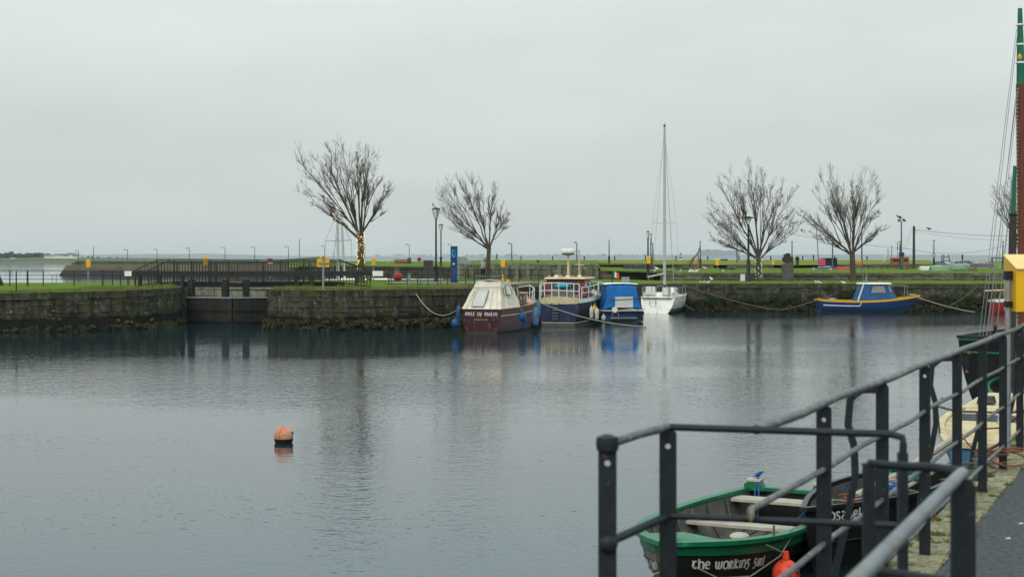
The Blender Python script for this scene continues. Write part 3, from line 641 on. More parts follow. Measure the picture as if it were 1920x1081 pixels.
leaf_gate('dark wet right lock gate beside the rounded quay', pt(437, 77.4, 0), pt(503, 78.4, 0), (.75,))
for lab, x0, x1, xe0, xe1, yv in (('black balance beam with white tip left of the lock', 248, 437, 235, 248, 79.3), ('black balance beam with white tip beside the warm lit tree', 440, 699, 699, 718, 79.0)):
    bb = thing('balance_beam', lab, 'balance beam', (X(x0, yv), yv, .2))
    zt, zb = Zc(508, yv), Zc(517, yv)
    MB().box(((X(x0, yv) + X(x1, yv)) / 2, yv, (zt + zb) / 2), (X(x1, yv) - X(x0, yv), .34, zt - zb)).build('timber', M['timber_black'], bb, world=True)
    MB().box(((X(xe0, yv) + X(xe1, yv)) / 2, yv, (zt + zb) / 2), (X(xe1, yv) - X(xe0, yv), .35, zt - zb + .01)).build('white_tip', M['white'], bb, world=True)
    for px in ((262, 300, 342) if x0 < 300 else (556, 585, 668)):
        MB().box((X(px, yv), yv, (zb + .1) / 2), (.16, .26, zb - .1)).build('support', M['timber_black'], bb, world=True)

# ------------------------------------------------------------------ footbridge
fb = thing('footbridge', 'black railed footbridge over the lock', 'footbridge', (X(430, 80), 80.6, .2))
def railing(parent, pts, post_h, posts_px, y, bal_step, top_r=.028, low=.16):
    pass
yf, yr = 79.9, 81.5
zdk, ztp = .24, Zc(487, yf)
MB().box(((X(295, 80) + X(640, 80)) / 2, (yf + yr) / 2, zdk - .05), (X(640, 80) - X(295, 80), yr - yf + .12, .13)).build('deck', M['timber_black'], fb, world=True)
MB().beam((X(295, 80), yf - .12, zdk - .02), (X(640, 80), yf - .12, zdk - .02), .08, .26).build('girder', M['black_metal'], fb, world=True)
MB().beam((X(295, 80), yr + .12, zdk - .02), (X(640, 80), yr + .12, zdk - .02), .08, .26).build('girder', M['black_metal'], fb, world=True)
bal = MB().box((0, 0, .5), (.027, .027, 1.0)).mesh('baluster', M['black_metal'])
pst = MB().box((0, 0, .5), (.055, .055, 1.0)).mesh('post', M['black_metal'])
bl = fb.location
for y, ps, x0, x1, off in ((yf, (294.6, 327, 360, 394, 428, 482, 526, 570, 604, 638), 295, 638, 0.0), (yr, (333, 369, 405, 446, 494, 541, 580, 618), 320, 634, .08)):
    x0m, x1m = X(x0, y), X(x1, y); zt = Zc(487 if y == yf else 490.5, y)
    MB().beam((x0m, y, zt), (x1m, y, zt), .06, .05).build('handrail', M['black_metal'], fb, world=True)
    MB().beam((x0m, y, zt - .13), (x1m, y, zt - .13), .03, .04).build('rail', M['black_metal'], fb, world=True)
    MB().beam((x0m, y, zdk + .12), (x1m, y, zdk + .12), .03, .04).build('rail', M['black_metal'], fb, world=True)
    for px in ps: inst(pst, fb, (X(px, y) - bl.x, y - bl.y, zdk - bl.z), 0, (1, 1, zt - zdk), 'post')
    n = int((x1m - x0m) / .165)
    for i in range(n): inst(bal, fb, (x0m + (i + .5) * .165 + off - bl.x, y - bl.y, zdk + .12 - bl.z), 0, (1, 1, zt - .13 - zdk - .12), 'baluster')
# ramps at both ends
for (xa, za, xb, zb_, nm) in ((295, ztp, 254, Zc(506.5, 80), 'l'), (638, ztp, 694, Zc(507, 80), 'r')):
    for y in (yf, yr):
        sh = 0 if y == yf else (25 if nm == 'l' else -6)
        A = V(X(xa + sh, y), y, za); B = V(X(xb + sh, y), y, zb_)
        MB().beam(A, B, .06, .05).build('handrail', M['black_metal'], fb, world=True)
        MB().beam(A + V(0, 0, -1.28), B + V(0, 0, -.88), .04, .05).build('rail', M['black_metal'], fb, world=True)
        n = int(abs(B.x - A.x) / .165)
        for i in range(1, n + 1):
            t = i / n; p = A.lerp(B, t); q = (A + V(0, 0, -1.28)).lerp(B + V(0, 0, -.88), t)
            inst(pst if i == n else bal, fb, (p.x - bl.x, p.y - bl.y, q.z - bl.z), 0, (1, 1, p.z - q.z), 'post' if i == n else 'baluster')
    MB().loft([[V(X(xa, 80), yf - .05, zdk), V(X(xa, 80), yr + .05, zdk)], [V(X(xb, 80), yf - .05, QZ + .02), V(X(xb, 80), yr + .05, QZ + .02)]]).build('ramp', M['timber_black'], fb, world=True)
MB().box((X(440, 79.8), 79.74, zdk + .13), (.8, .03, .035)).build('yellow_strip', M['yellow'], fb, world=True)

# ------------------------------------------------------------------ thin fences on the far quays
def fence(label, posts, rails, Y, zb, zt, x0, x1, braces=()):
    f = thing('fence', label, 'fence', (X((x0 + x1) / 2, Y), Y, zb)); l = f.location
    for px in posts: inst(pst, f, (X(px, Y) - l.x, 0, -.1), 0, (.95, .95, zt - zb + .1), 'post')
    for z in rails: MB().beam((X(x0, Y), Y, z), (X(x1, Y), Y, z),   .028, .036).build('rail', M['black_metal'], f, world=True)
    for px in braces:
        MB().tube([(X(px, Y), Y, zt - .02), (X(px + 2.5, Y), Y - .1, zt - .04), (X(px + 4, Y), Y - .2, zt - .3), (X(px + 7, Y), Y - .45, zb)], .022, 5).build('brace', M['black_metal'], f, world=True)
    return f
fence('thin black fence along the grass of the left quay', (-40, 18.5, 51, 81, 139, 192, 211, 226, 240, 253, 266, 278), (.50, .72, 1.0), 82.5, .12, 1.0, -60, 300, (51, 192, 240))
fence('thin black fence in front of the blue sign pillar', (729, 763.5, 783, 802.5, 821, 839.5, 873, 890, 944, 953, 960, 973, 1010), (.42, .72, 1.05), 83.5, .13, 1.08, 700, 1012, (729, 783, 821))
ep = thing('edge_post', 'single black post at the edge of the left quay', 'post', (X(30.5, 69), 69, .05))
inst(pst, ep, (0, 0, -.05), 0, (.9, .9, 1.05), 'shaft'); MB().ball((0, 0, 1.0), .03).build('cap', M['black_metal'], ep)
MB().add([pt(0, 80, .1), pt(5, 80, .1), pt(0, 80, 1.0)], [(0, 1, 2)])
ob = thing('sheet_pile', 'dark slanting timber at the far left edge', 'post', (X(-6, 84), 84, .1))
MB().beam((X(-10, 84), 84, 1.1), (X(4, 84), 84, .1), .16, .2).build('timber', M['timber_black'], ob, world=True)
MB().beam((X(-14, 84), 84.05, .1), (X(-2, 84), 84.05, .5), .08, .1).build('strut', M['timber_black'], ob, world=True)
st = thing('white_gate_post', 'pair of pale stakes at the far edge of the left quay grass', 'post', (X(102, 92), 92, .12))
for dx in (-.12, .12): MB().beam((dx, 0, -.1), (dx * 1.3, 0, .56), .05, .05).build('stake', M['thwart'], st)
MB().beam((-.16, -.04, .5), (.16, -.04, .52), .04, .05).build('crossbar', M['thwart'], st)

# ------------------------------------------------------------------ lifebuoy housings
def lifebuoy(label, px, ytop, ybot, Y, zb, wpx, rz=0.0, back=False, front=False, group=None):
    s = Y / F; w = wpx * s; zt, z0 = Zc(ytop, Y), Zc(ybot, Y); h = zt - z0
    t = thing('lifebuoy_housing', label, 'lifebuoy', (X(px, Y), Y, zb), rz or math.atan2(-X(px, Y), Y), group)
    z0 -= zb; zt -= zb; W = max(w, .62) if back else w
    D = .34 if (back or front) else .42
    poly = [(-W / 2, 0, z0), (W / 2, 0, z0), (W / 2, 0, z0 + h * .78), (W * .12, 0, zt), (-W * .12, 0, zt), (-W / 2, 0, z0 + h * .78)]
    MB().prism(poly, (0, -D / 2, 0), (0, D / 2, 0)).build('case', M['buoy_yellow'], t)
    if back: 
        MB().prism([(-W * .12, 0, zt + .005), (W * .12, 0, zt + .005), (W * .53, 0, z0 + h * .78), (W * .53, 0, z0 + h * .74), (W * .1, 0, zt - .03), (-W * .1, 0, zt - .03)], (0, -D / 2 - .03, 0), (0, D / 2 + .03, 0)).build('hood', M['buoy_yellow_top'], t)
        for k, (za, zb2) in enumerate(((z0 + h * .42, z0 + h * .54),)):
            MB().beam((-W * .42, -D / 2 - .05, za), (W * .42, -D / 2 - .05, za), .05, .06).build('bracket', M['galv'], t)
        MB().box((0, -D / 2 - .03, z0 + h * .8), (.07, .05, .3)).build('clamp', M['red'], t)
    else:
        MB().box((0, 0, zt - .02), (W * .9, D * .96, h * .1), 0, .8).build('hood', M['buoy_yellow_top'], t)
    if front or not back:
        n = 14; R = min(W, h) * .33
        yv = -D / 2 - .02 if front else 0
        c = V(0, yv, z0 + h * .45) if front else V(W / 2, 0, z0 + h * .5)
        pts_ = [c + (V(math.cos(2 * PI * k / n) * R, 0, math.sin(2 * PI * k / n) * R) if front else V(0, math.cos(2 * PI * k / n) * R, math.sin(2 * PI * k / n) * R)) for k in range(n + 1)]
        MB().tube(pts_, R * .3, 6, False).build('ring', M['red_fender'], t, True)
    yp = -D / 2 - .06 if back else 0
    MB().tube([(0, yp, -.05), (0, yp, z0 + (h * .9 if back else .05))], .045, 8).build('pole', M['galv'], t, True)
    return t
lifebuoy('yellow lifebuoy housing on a pole by the left quay fence', 165.5, 486, 501, 84, .13, 8)
lifebuoy('yellow lifebuoy housing beyond the middle of the footbridge', 385, 480.5, 496.5, 130, .2, 7.5)
lifebuoy('yellow gabled lifebuoy box seen from behind on the rounded quay', 606, 481.5, 500.5, 72.2, .13, 19, 0, back=True)
lifebuoy('yellow lifebuoy housing right of the warm lit tree', 700.5, 482.5, 497, 100, .14, 7)
lifebuoy('yellow lifebuoy housing between bare tree and wheelhouse boat', 943, 486, 500, 96, .1, 8)
lifebuoy('yellow lifebuoy housing on the twin poles left of the yacht mast', 1216.5, 480, 494, 112, .02, 7.5)
lifebuoy('yellow lifebuoy housing on the far grass left of the white lit tree', 1345, 485, 497, 150, .6, 6)
lifebuoy('small yellow lifebuoy housing on the bank right of the white lit tree', 1449.5, 489, 496, 168, .75, 4)
lifebuoy('orange and yellow lifebuoy seen from the front by the rightmost full tree', 1611.5, 488, 496.5, 118, .58, 8, 0, front=True)
nb = thing('lifebuoy_housing', 'large yellow lifebuoy box on a grey pole on the near quay', 'lifebuoy', (X(1892, 12.3), 12.3, 0))
l_ = nb.location; YN = 12.3
zb_, zf_, zr_ = Zc(583, YN), Zc(504, YN), Zc(479, YN)
x0_, x1_ = X(1897.5, YN), X(2030, YN)
MB().prism([V(x0_, YN - .1, zb_), V(x0_, YN - .1, zf_), V(x0_ + .02, YN + .26, zr_), V(x0_ + .02, YN + .26, zb_)], V(0, 0, 0), V(x1_ - x0_, -.12, 0)).build('case', M['buoy_yellow'], nb, world=True)
MB().prism([V(x0_ - .004, YN - .115, zf_ - .004), V(x0_ - .004, YN - .115, zf_ + .008), V(x0_ + .016, YN + .27, zr_ + .012), V(x0_ + .016, YN + .27, zr_)], V(0, 0, 0), V(x1_ - x0_ + .008, -.12, 0)).build('hood', M['buoy_yellow_top'], nb, world=True)
MB().tube([(X(1891.5, YN), YN + .02, -.02), (X(1891.5, YN), YN + .02, Zc(508, YN))], .024, 10).build('pole', M['galv'], nb, True, world=True)
MB().box((X(1892.5, YN), YN + .02, Zc(516, YN)), (.07, .06, .075)).build('clamp', M['black_metal'], nb, world=True)
MB().box((X(1892.5, YN), YN + .02, Zc(570, YN)), (.07, .06, .05)).build('clamp', M['black_metal'], nb, world=True)

# ------------------------------------------------------------------ street lamps
def lantern_lamp(label, px, ytop, Y, zb, lit=1.0, group=None, slim=1.0):
    h = Zc(ytop, Y) - zb
    t = thing('street_lamp', label, 'street lamp', (X(px, Y), Y, zb), 0, group)
    k = h / 5.2
    MB().lathe([(.16, -.1), (.16, .1), (.12, .15), (.11, .9), (.13, .95), (.13, 1.05), (.07, 1.15), (.055, h - .86 * k), (.08, h - .82 * k), (.05, h - .76 * k)], n=10).build('post', M['black_metal'], t, True)
    MB().lathe([(.11 * k, h - .76 * k), (.27 * k * slim, h - .12 * k)], n=8).build('glass', M['lantern'], t, True)
    MB().lathe([(.30 * k * slim, h - .12 * k), (.28 * k * slim, h - .06 * k), (.06, h - .02 * k), (.02, h + .05 * k)], n=8).build('cap', M['black_metal'], t, True)
    f = MB()
    for i in range(4):
        a = i * PI / 2 + .4; f.beam((math.cos(a) * .115 * k, math.sin(a) * .115 * k, h - .77 * k), (math.cos(a) * .28 * k * slim, math.sin(a) * .28 * k * slim, h - .11 * k), .025, .025)
    f.build('frame', M['black_metal'], t)
    return t
lantern_lamp('tall black lantern lamp left of the blue sign pillar', 817.5, 389, 97.6, .12)
lantern_lamp('smaller black lantern lamp just behind the tall one', 826.8, 420, 148, .8)
lantern_lamp('slim lantern lamp on the bank above the navy boat', 1142, 450, 175, .9, slim=.7)
lantern_lamp('lantern lamp left of the yacht mast above the yellow lifebuoy', 1215, 433, 112, .3, slim=.6)
lantern_lamp('second lantern lamp close left of the yacht mast', 1220.5, 438, 150, .7, slim=.7)
lantern_lamp('lantern lamp beside the rusty orange derrick', 1313, 452, 165, .6, slim=.8)
lantern_lamp('lantern lamp behind the disc monument', 1485, 452, 165, .6, slim=.8)
lantern_lamp('lantern lamp with a round road sign beside the cars', 1751, 450, 160, .6, slim=.8)
lantern_lamp('lantern lamp right of the parked cars', 1880.5, 452, 150, .6, slim=.8)
lantern_lamp('lantern lamp half hidden by the white banners', 1687.5, 452, 165, .6, slim=.7)
lt = thing('street_lamp', 'tall black lamp post in front of the white lit tree', 'street lamp', (X(1403.3, 107.5), 107.5, 0))
MB().lathe([(.19, -.1), (.19, .25), (.15, .3), (.15, 1.55), (.09, 1.65), (.065, 4.1), (.09, 4.15), (.06, 4.3)], n=10).build('post', M['black_metal'], lt, True)
MB().lathe([(.08, 4.3), (.24, 4.75)], n=8).build('glass', M['lantern'], lt, True)
MB().lathe([(.45, 4.76), (.4, 4.82), (.08, 4.9)], n=10).build('cap', M['black_metal'], lt, True)
def arm_lamp(label, px, ytop, Y, zb, arm=-1, group=None, wpx=7.0, head='grey_pole'):
    h = Zc(ytop, Y) - zb; s = Y / F
    t = thing('lamp_post', label, 'lamp post', (X(px, Y), Y, zb), 0, group)
    MB().tube([(0, 0, -.2), (0, 0, h * .5), (0, 0, h)], [.09, .08, .06], 8).build('pole', M['grey_pole'], t, True)
    MB().beam((0, 0, h - .05), (arm * wpx * s * .6, 0, h), .06, .06).build('arm', M['grey_pole'], t)
    MB().box((arm * wpx * s * .65, 0, h - .02), (wpx * s * .7, .25, .16), 0, .8).build('head', M[head], t)
    return t
PL = 'lamp posts along the far pier'
for px, yt, nm in ((147, 469, 'first from the left'), (239, 467.5, 'second from the left'), (294.5, 467, 'third from the left'), (355, 465, 'fourth from the left'),
                   (422, 463.5, 'fifth from the left'), (477.5, 463, 'sixth from the left'), (541, 462, 'seventh from the left'), (609, 461, 'eighth from the left'), (767.5, 458, 'ninth from the left')):
    arm_lamp('grey lamp post on the far pier, ' + nm, px, yt, 328, 1.1, group=PL)
arm_lamp('grey lamp post behind the blue sign pillar', 846, 458, 300, 1.1)
arm_lamp('grey lamp post right of the bare leaning tree', 959.5, 456, 190, 1.2)
arm_lamp('grey lamp post above the red wheelhouse', 1081.5, 454, 185, 1.3, wpx=5)
arm_lamp('thin lamp post close right of the twin lanterns', 1224, 456, 185, 1.0, wpx=4)
arm_lamp('grey post with a flat head behind the white lit tree', 1382, 449, 185, 1.0, wpx=7)
arm_lamp('lamp post with a yellow head between the two right trees', 1561, 446.5, 165, .6, wpx=9, head='cream')
arm_lamp('dark leaning lamp post behind the rightmost full tree', 1616, 440, 150, .6, wpx=3)
for lab, px, yt, yb, Y, m, r in (('blue pole standing on the far pier', 175.5, 462, 495, 320, 'blue_cabin', .09), ('tall thin dark pole behind the gabled lifebuoy', 561.5, 448, 494, 300, 'grey_pole', .09), ('short dark pole behind the warm lit trunk', 684, 458, 494, 220, 'black_metal', .06)):
    p = thing('pole', lab, 'pole', (X(px, Y), Y, Zc(yb, Y)))
    hh = Zc(yt, Y) - Zc(yb, Y)
    MB().tube([(0, 0, -.3), (0, 0, hh)], [r, r * .7], 7).build('shaft', M[m], p, True); MB().ball((0, 0, hh), r).build('cap', M[m], p)

# floodlight mast, utility pole, cables
fm = thing('floodlight_mast', 'tall floodlight mast with birds right of the trees', 'floodlight mast', (X(1690, 160), 160, .6))
hh = Zc(415, 160) - .6
MB().tube([(0, 0, -.2), (0, 0, hh)], [.11, .07], 8).build('pole', M['grey_pole'], fm, True)
MB().beam((-.35, 0, hh), (.35, 0, hh), .06, .06).build('crossarm', M['grey_pole'], fm)
for dx, ti in ((-.25, -.5), (.28, .6)): MB().box((dx, -.1, hh + .15), (.42, .22, .2), 0, .9, ti).build('floodlight', M['grey_pole'], fm)
MB().box((0, -.1, Zc(477, 160) - .6), (.6, .05, .5)).build('blue_sign', M['sign_blue'], fm)
up_ = thing('utility_pole', 'wooden utility pole carrying cables at right', 'utility pole', (X(1713.5, 160), 160, .6))
hh = Zc(423.5, 160) - .6
MB().tube([(0, 0, -.2), (0, 0, hh)], [.17, .12], 8).build('shaft', M['mast_wood'], up_, True)
for i in range(3): MB().lathe([(.05, 0), (.05, .12), (.02, .16)], (.16, 0, hh - .3 - i * .3), 6).build('insulator', M['galv'], up_)
MB().beam((0, 0, hh - .4), (.2, 0, hh - .4), .06, .06).build('crossarm', M['mast_wood'], up_)
rope('overhead_cable', sag(P(1714, 430, 160), P(1960, 440, 158), .35), .022, M['cable'], 'upper overhead cable from the utility pole to the right', 'cable')
rope('overhead_cable', sag(P(1714, 433, 160), P(1960, 447, 158), .5), .012, M['cable'], 'thin second overhead cable just below the upper one', 'cable')
rope('overhead_cable', sag(P(1470, 436, 165), P(1700, 466, 165), .2), .018, M['cable'], 'overhead cable passing behind the rightmost full tree', 'cable')
rope('overhead_cable', sag(P(1693, 464, 164), P(1930, 445, 156), 1.15), .018, M['cable'], 'sagging lower cable between floodlight mast and right edge', 'cable')
rope('guy_wire', sag(P(1711, 428, 160), P(1697, 462, 162), 0.0, 2), .012, M['cable'], 'slack guy wire left of the utility pole', 'cable')
tp = thing('flagpole', 'tall thin bare pole leaning between the two right trees', 'pole', (X(1535.5, 160), 160, .6))
MB().tube([(0, 0, -.2), P(1531, 425, 160) - tp.location], [.06, .04], 6).build('shaft', M['grey_pole'], tp, True)
MB().ball(P(1531, 425, 160) - tp.location, .06).build('finial', M['grey_pole'], tp)

# ------------------------------------------------------------------ bare trees
def bez(a, c, b, n): return [a * (1 - t) ** 2 + c * 2 * t * (1 - t) + b * t * t for t in [i / n for i in range(n + 1)]]
def bare_tree(label, base, fork, tips, Y, zb, seed, leaves=0, lights=None, tr=.2, sec=9, lowfork=()):
    r = random.Random(seed)
    t = thing('bare_tree', label, 'tree', (X(base[0], Y), Y, zb))
    o = t.location.copy()
    def L(px, py, dy=0.0): q = P(px, py, Y) - o; q.y += dy; return q
    fk = L(*fork); s = Y / F
    trunk = MB(); crown = MB(); leafs = []
    bend = V(r.uniform(-.08, .08), 0, 0)
    tp_ = [V(0, 0, -.2), V(0, 0, .15), fk * .4 + bend, fk * .75 + bend * .5, fk]
    trunk.tube(tp_, [tr * 1.45, tr * 1.12, tr, tr * .95, tr * .9], 10)
    limbs = []
    cx_ = sum(q[0] for q in tips) / len(tips); cy_ = sum(q[1] for q in tips) / len(tips)
    tips = list(tips) + [(q[0] + r.uniform(-18, 18) + (cx_ - q[0]) * .06, q[1] + r.uniform(-8, 16) + (cy_ - q[1]) * .06) for q in tips]
    tips = [(fork[0] + (q[0] - fork[0]) * .94, fork[1] + (q[1] - fork[1]) * .885) for q in tips]
    tips.sort(key=lambda q: math.atan2(q[0] - fork[0], fork[1] - q[1]))
    lead = set(range(1, len(tips), max(2, len(tips) // 7)))
    order = sorted(range(len(tips)), key=lambda i: (i not in lead, i)); leaders = {}
    for i in order:
        px, py = tips[i]
        if i in lead: st = tp_[3].lerp(fk, r.uniform(.1, 1.0))
        else:
            j = min(leaders, key=lambda q: abs(q - i)); lp = leaders[j]; f0 = r.uniform(.12, .50) * 9; k0 = int(f0); st = lp[k0].lerp(lp[k0 + 1], f0 - k0)
        en = L(px, py, r.uniform(-2.4, 2.4) * (1.0 - .35 * abs(px - fork[0]) / 90.0))
        d = en - st
        ct = st + d * .45 + V(-d.x * .03, 0, -.07 * d.length * (abs(d.x) / d.length) + .05 * d.length)
        ps = bez(st, ct, en, 9)
        for k in range(1, 9): ps[k] += V(r.gauss(0, .022), r.gauss(0, .022), r.gauss(0, .022))
        r0 = tr * (r.uniform(.36, .50) if i in lead else r.uniform(.18, .26))
        if i in lead: leaders[i] = ps
        trunk.tube(ps[:5], [r0 * (1 - .14 * k) for k in range(5)], 6, False)
        crown.tube(ps[4:], [r0 * (1 - .14 * (k + 4)) * (1 if k < 3 else .8) + .006 for k in range(6)], 5)
        limbs.append((ps, d.length, r0))
    def grow(p0, d0, ln, rad, depth):
        d = d0.normalized(); ps = [p0]; n = 4 if depth < 2 else 3
        for k in range(n):
            d = (d + V(0, 0, .08) + V(r.gauss(0, .06), r.gauss(0, .06), r.gauss(0, .05))).normalized()
            ps.append(ps[-1] + d * ln / n)
        crown.tube(ps, [rad * (1 - .6 * k / n) for k in range(n + 1)], 4 if depth < 1 else 3, depth < 1)
        if depth >= 2: return
        nk = (6, 3, 0)[depth]
        for k in range(nk):
            tt = r.uniform(.2, .98); idx = min(n - 1, int(tt * n)); q = ps[idx].lerp(ps[idx + 1], tt * n - idx)
            ax = (ps[idx + 1] - ps[idx]).normalized(); pe = ax.orthogonal().normalized()
            pe.rotate(Matrix.Rotation(r.uniform(0, 2 * PI), 3, ax))
            a = math.radians(r.uniform(16, 38)); nd = ax * math.cos(a) + pe * math.sin(a) + V(0, 0, .1)
            grow(q, nd, ln * r.uniform(.36, .6), max(.0048, rad * .5), depth + 1)
        if leaves and r.random() < leaves: leafs.append(ps[-1])
    for ps, ln, r0 in limbs:
        for k in range(sec):
            tt = r.uniform(.34, .98); f_ = tt * 9; idx = min(8, int(f_)); q = ps[idx].lerp(ps[idx + 1], f_ - idx)
            ax = (ps[idx + 1] - ps[idx]).normalized(); pe = ax.orthogonal().normalized()
            pe.rotate(Matrix.Rotation(r.uniform(0, 2 * PI), 3, ax))
            a = math.radians(r.uniform(12, 32)); nd = ax * math.cos(a) + pe * math.sin(a) + V(0, 0, .06)
            grow(q, nd, ln * r.uniform(.14, .30) * (1.15 - .45 * tt), max(.0095, r0 * (1 - .8 * tt) * .42), 0)
    trunk.build('trunk', M['bark'], t, True, fix=False)
    crown.build('crown', M['twig'], t, fix=False)
    if leafs:
        vs, fs = [], []
        for p in leafs:
            for q in range(r.randint(1, 3)):
                c = p + V(r.gauss(0, .06), r.gauss(0, .06), r.gauss(0, .06)); u = V(r.gauss(0, 1), r.gauss(0, 1), r.gauss(0, 1)).normalized(); w = u.orthogonal()
                sz = r.uniform(.035, .085); i = len(vs); vs += [c - u * sz, c + w * sz * .7, c + u * sz, c - w * sz * .7]; fs.append((i, i + 1, i + 2, i + 3))
        stuff(MB().add(vs, fs).build('withered_leaves', M['deadleaf'], t, fix=False))
    if lights:
        lab, mat, ntr, ztop, limb_ids, nl, rad = lights
        mb = MB()
        def bulb(p): mb.add([p + V(*q) * rad * r.uniform(.7, 1.2) for q in ((1, 0, 0), (0, 1, 0), (-1, 0, 0), (0, -1, 0), (0, 0, 1.2), (0, 0, -1.2))], [(0, 1, 4), (1, 2, 4), (2, 3, 4), (3, 0, 4), (1, 0, 5), (2, 1, 5), (3, 2, 5), (0, 3, 5)])
        pa = Path(tp_[1:])
        for k in range(ntr):
            q = pa.at(pa.L * r.uniform(0, ztop)); a = r.uniform(0, 2 * PI); R_ = tr * 1.05 + .02
            bulb(q + V(math.cos(a) * R_, math.sin(a) * R_, 0) + o)
        for li in limb_ids:
            ps, ln, r0 = limbs[li]; pb = Path(ps)
            for k in range(nl):
                tt = r.random() ** 1.6 * .55; a = r.uniform(0, 2 * PI)
                bulb(pb.at(pb.L * tt) + V(math.cos(a), math.sin(a), .3) * (r0 * (1 - tt) + .02) + o)
        stuff(mb.build('fairy_lights', M[mat], None, fix=False), lab, 'fairy lights')
    return t
bare_tree('bare tree with warm fairy lights on its trunk on the rounded quay', (678, 531), (676, 434),
          [(553, 284), (566, 270), (598, 272), (620, 264), (645, 260), (672, 270), (692, 266), (706, 300), (722, 318), (729, 345), (734, 352), (720, 388), (575, 348), (580, 374), (598, 372), (640, 300), (660, 320), (690, 330), (620, 330), (676, 290)],
          92, .15, 41, .012, ('warm white fairy lights wound round the left tree trunk', 'warm_bulb', 150, 1.0, (1, 8, 10, 14), 13, .021), .22, 8)
bare_tree('bare wind-bent tree between the lamps and the wheelhouse boat', (912, 526), (917, 462),
          [(821, 344), (838, 330), (858, 321), (880, 323), (905, 331), (925, 344), (945, 372), (957, 400), (954, 414), (822, 372), (828, 388), (848, 404), (852, 418), (872, 424), (890, 350), (915, 360), (935, 388), (870, 360)],
          97, .1, 42, .015, None, .16, 8)
bare_tree('bare spreading tree with white fairy lights behind the long quay', (1424, 526), (1423, 482),
          [(1323, 364), (1345, 322), (1370, 311), (1400, 303), (1430, 312), (1455, 335), (1476, 350), (1488, 386), (1498, 408), (1494, 425), (1328, 388), (1334, 410), (1327, 447), (1345, 432), (1365, 345), (1395, 335), (1425, 340), (1450, 362), (1470, 395), (1385, 380)],
          108, 0, 43, .06, ('white fairy lights wound round the spreading tree trunk', 'white_bulb', 70, .95, (9, 7, 11, 18), 14, .023), .22, 9)
bare_tree('bare rounded tree above the blue and yellow boat', (1600, 528), (1598, 474),
          [(1502, 392), (1526, 345), (1540, 325), (1570, 311), (1600, 308), (1628, 318), (1641, 350), (1656, 390), (1650, 420), (1508, 404), (1516, 420), (1552, 440), (1640, 436), (1560, 345), (1585, 335), (1612, 340), (1632, 370), (1575, 370), (1600, 360)],
          107, 0, 44, .05, None, .21, 9)
bare_tree('bare tree half hidden behind the red mast at far right', (1918, 527), (1916, 470),
          [(1877, 345), (1879, 362), (1890, 328), (1902, 318), (1925, 325), (1950, 340), (1965, 380), (1880, 408), (1876, 398), (1968, 420), (1935, 350), (1905, 350)],
          107, 0, 45, .08, None, .2, 6)
# ------------------------------------------------------------------ things on the far quays
sg = thing('sign_pillar', 'blue sign pillar with a round light blue emblem', 'sign', (X(851.5, 93), 93, .12))
w_, h_ = .46, Zc(461.5, 93) - .12
MB().box((0, 0, h_ / 2), (w_, .2, h_)).build('panel', M['sign_blue'], sg)
MB().box((w_ / 2 - .02, -.105, h_ / 2 + .1), (.03, .014, h_ - .25)).build('edge_strip', M['sign_cyan'], sg)
n = 18; c = V(-.03, -.108, Zc(475, 93) - .12)
MB().add([c + V(math.cos(2 * PI * k / n) * .14, 0, math.sin(2 * PI * k / n) * .27) for k in range(n)], [tuple(range(n))]).build('emblem', M['sign_cyan'], sg)
MB().add([c + V(.03 + math.cos(2 * PI * k / n) * .06, -.004, .02 + math.sin(2 * PI * k / n) * .17) for k in range(n)], [tuple(range(n))]).build('emblem_leaf', M['sign_blue'], sg)
for k in range(2): MB().box((-.06 + .07 * k, -.108, Zc(494.5, 93) - .12), (.05, .008, .11)).build('pictogram', M['white'], sg)
for k in range(5): MB().box((0, -.108, Zc(503 + k * 3, 93) - .12), (.28 - .03 * (k % 2), .006, .022)).build('text_line', M['fender_pale'], sg)
cab = thing('electrical_cabinet', 'dark grey cabinet standing behind the fence left of the tall lamp', 'cabinet', (X(803, 112), 112, .08))
MB().box((0, 0, .72), (.72, .5, 1.44)).build('body', pm('cabinet_grey', (.05, .052, .05)), cab)
MB().box((0, 0, 1.47), (.8, .58, .07)).build('lid', M['grey_pole'], cab); MB().box((.0, -.256, .75), (.02, .01, 1.3)).build('door_seam', M['tyre'], cab)
sh = thing('store_hut', 'pale grey hut with sloping roof behind the sign pillar', 'hut', (X(868, 118), 118, .1))
MB().box((0, 0, .6), (1.1, 1.2, 1.2)).build('wall', M['galv'], sh)
MB().prism([(-.62, 0, 1.2), (.72, 0, 1.2), (.25, 0, 1.75), (-.5, 0, 1.75)], (0, -.7, 0), (0, .7, 0)).build('roof', M['galv'], sh)
gb = thing('service_box', 'pale metal service box at the fence right of the warm lit tree', 'box', (X(767, 84.5), 84.5, .14))
MB().box((0, 0, .32), (.16, .14, .64)).build('body', M['galv'], gb); MB().box((0, 0, .65), (.19, .17, .03)).build('lid', M['galv'], gb)
wb = thing('service_box', 'white metal service box beside the black lamp post on the right quay', 'box', (X(1392.5, 108), 108, 0))
MB().box((0, 0, .27), (.32, .25, .52)).build('body', M['white'], wb); MB().box((0, 0, .545), (.35, .28, .03)).build('lid', M['galv'], wb)
for lab, px, yb_, Y, hgt in (('stone bollard with mossy base behind the fence at the sign', 744, 525, 100, .9), ('stone pillar left of the pale service box', 693, 525, 101, .5)):
    b_ = thing('stone_pillar', lab, 'bollard', (X(px, Y), Y, .12))
    MB().box((0, 0, hgt / 2), (.34, .34, hgt), 0, .9).build('shaft', M['ribwall'], b_); MB().box((0, 0, hgt + .03), (.38, .38, .06)).build('cap', M['ribwall'], b_)
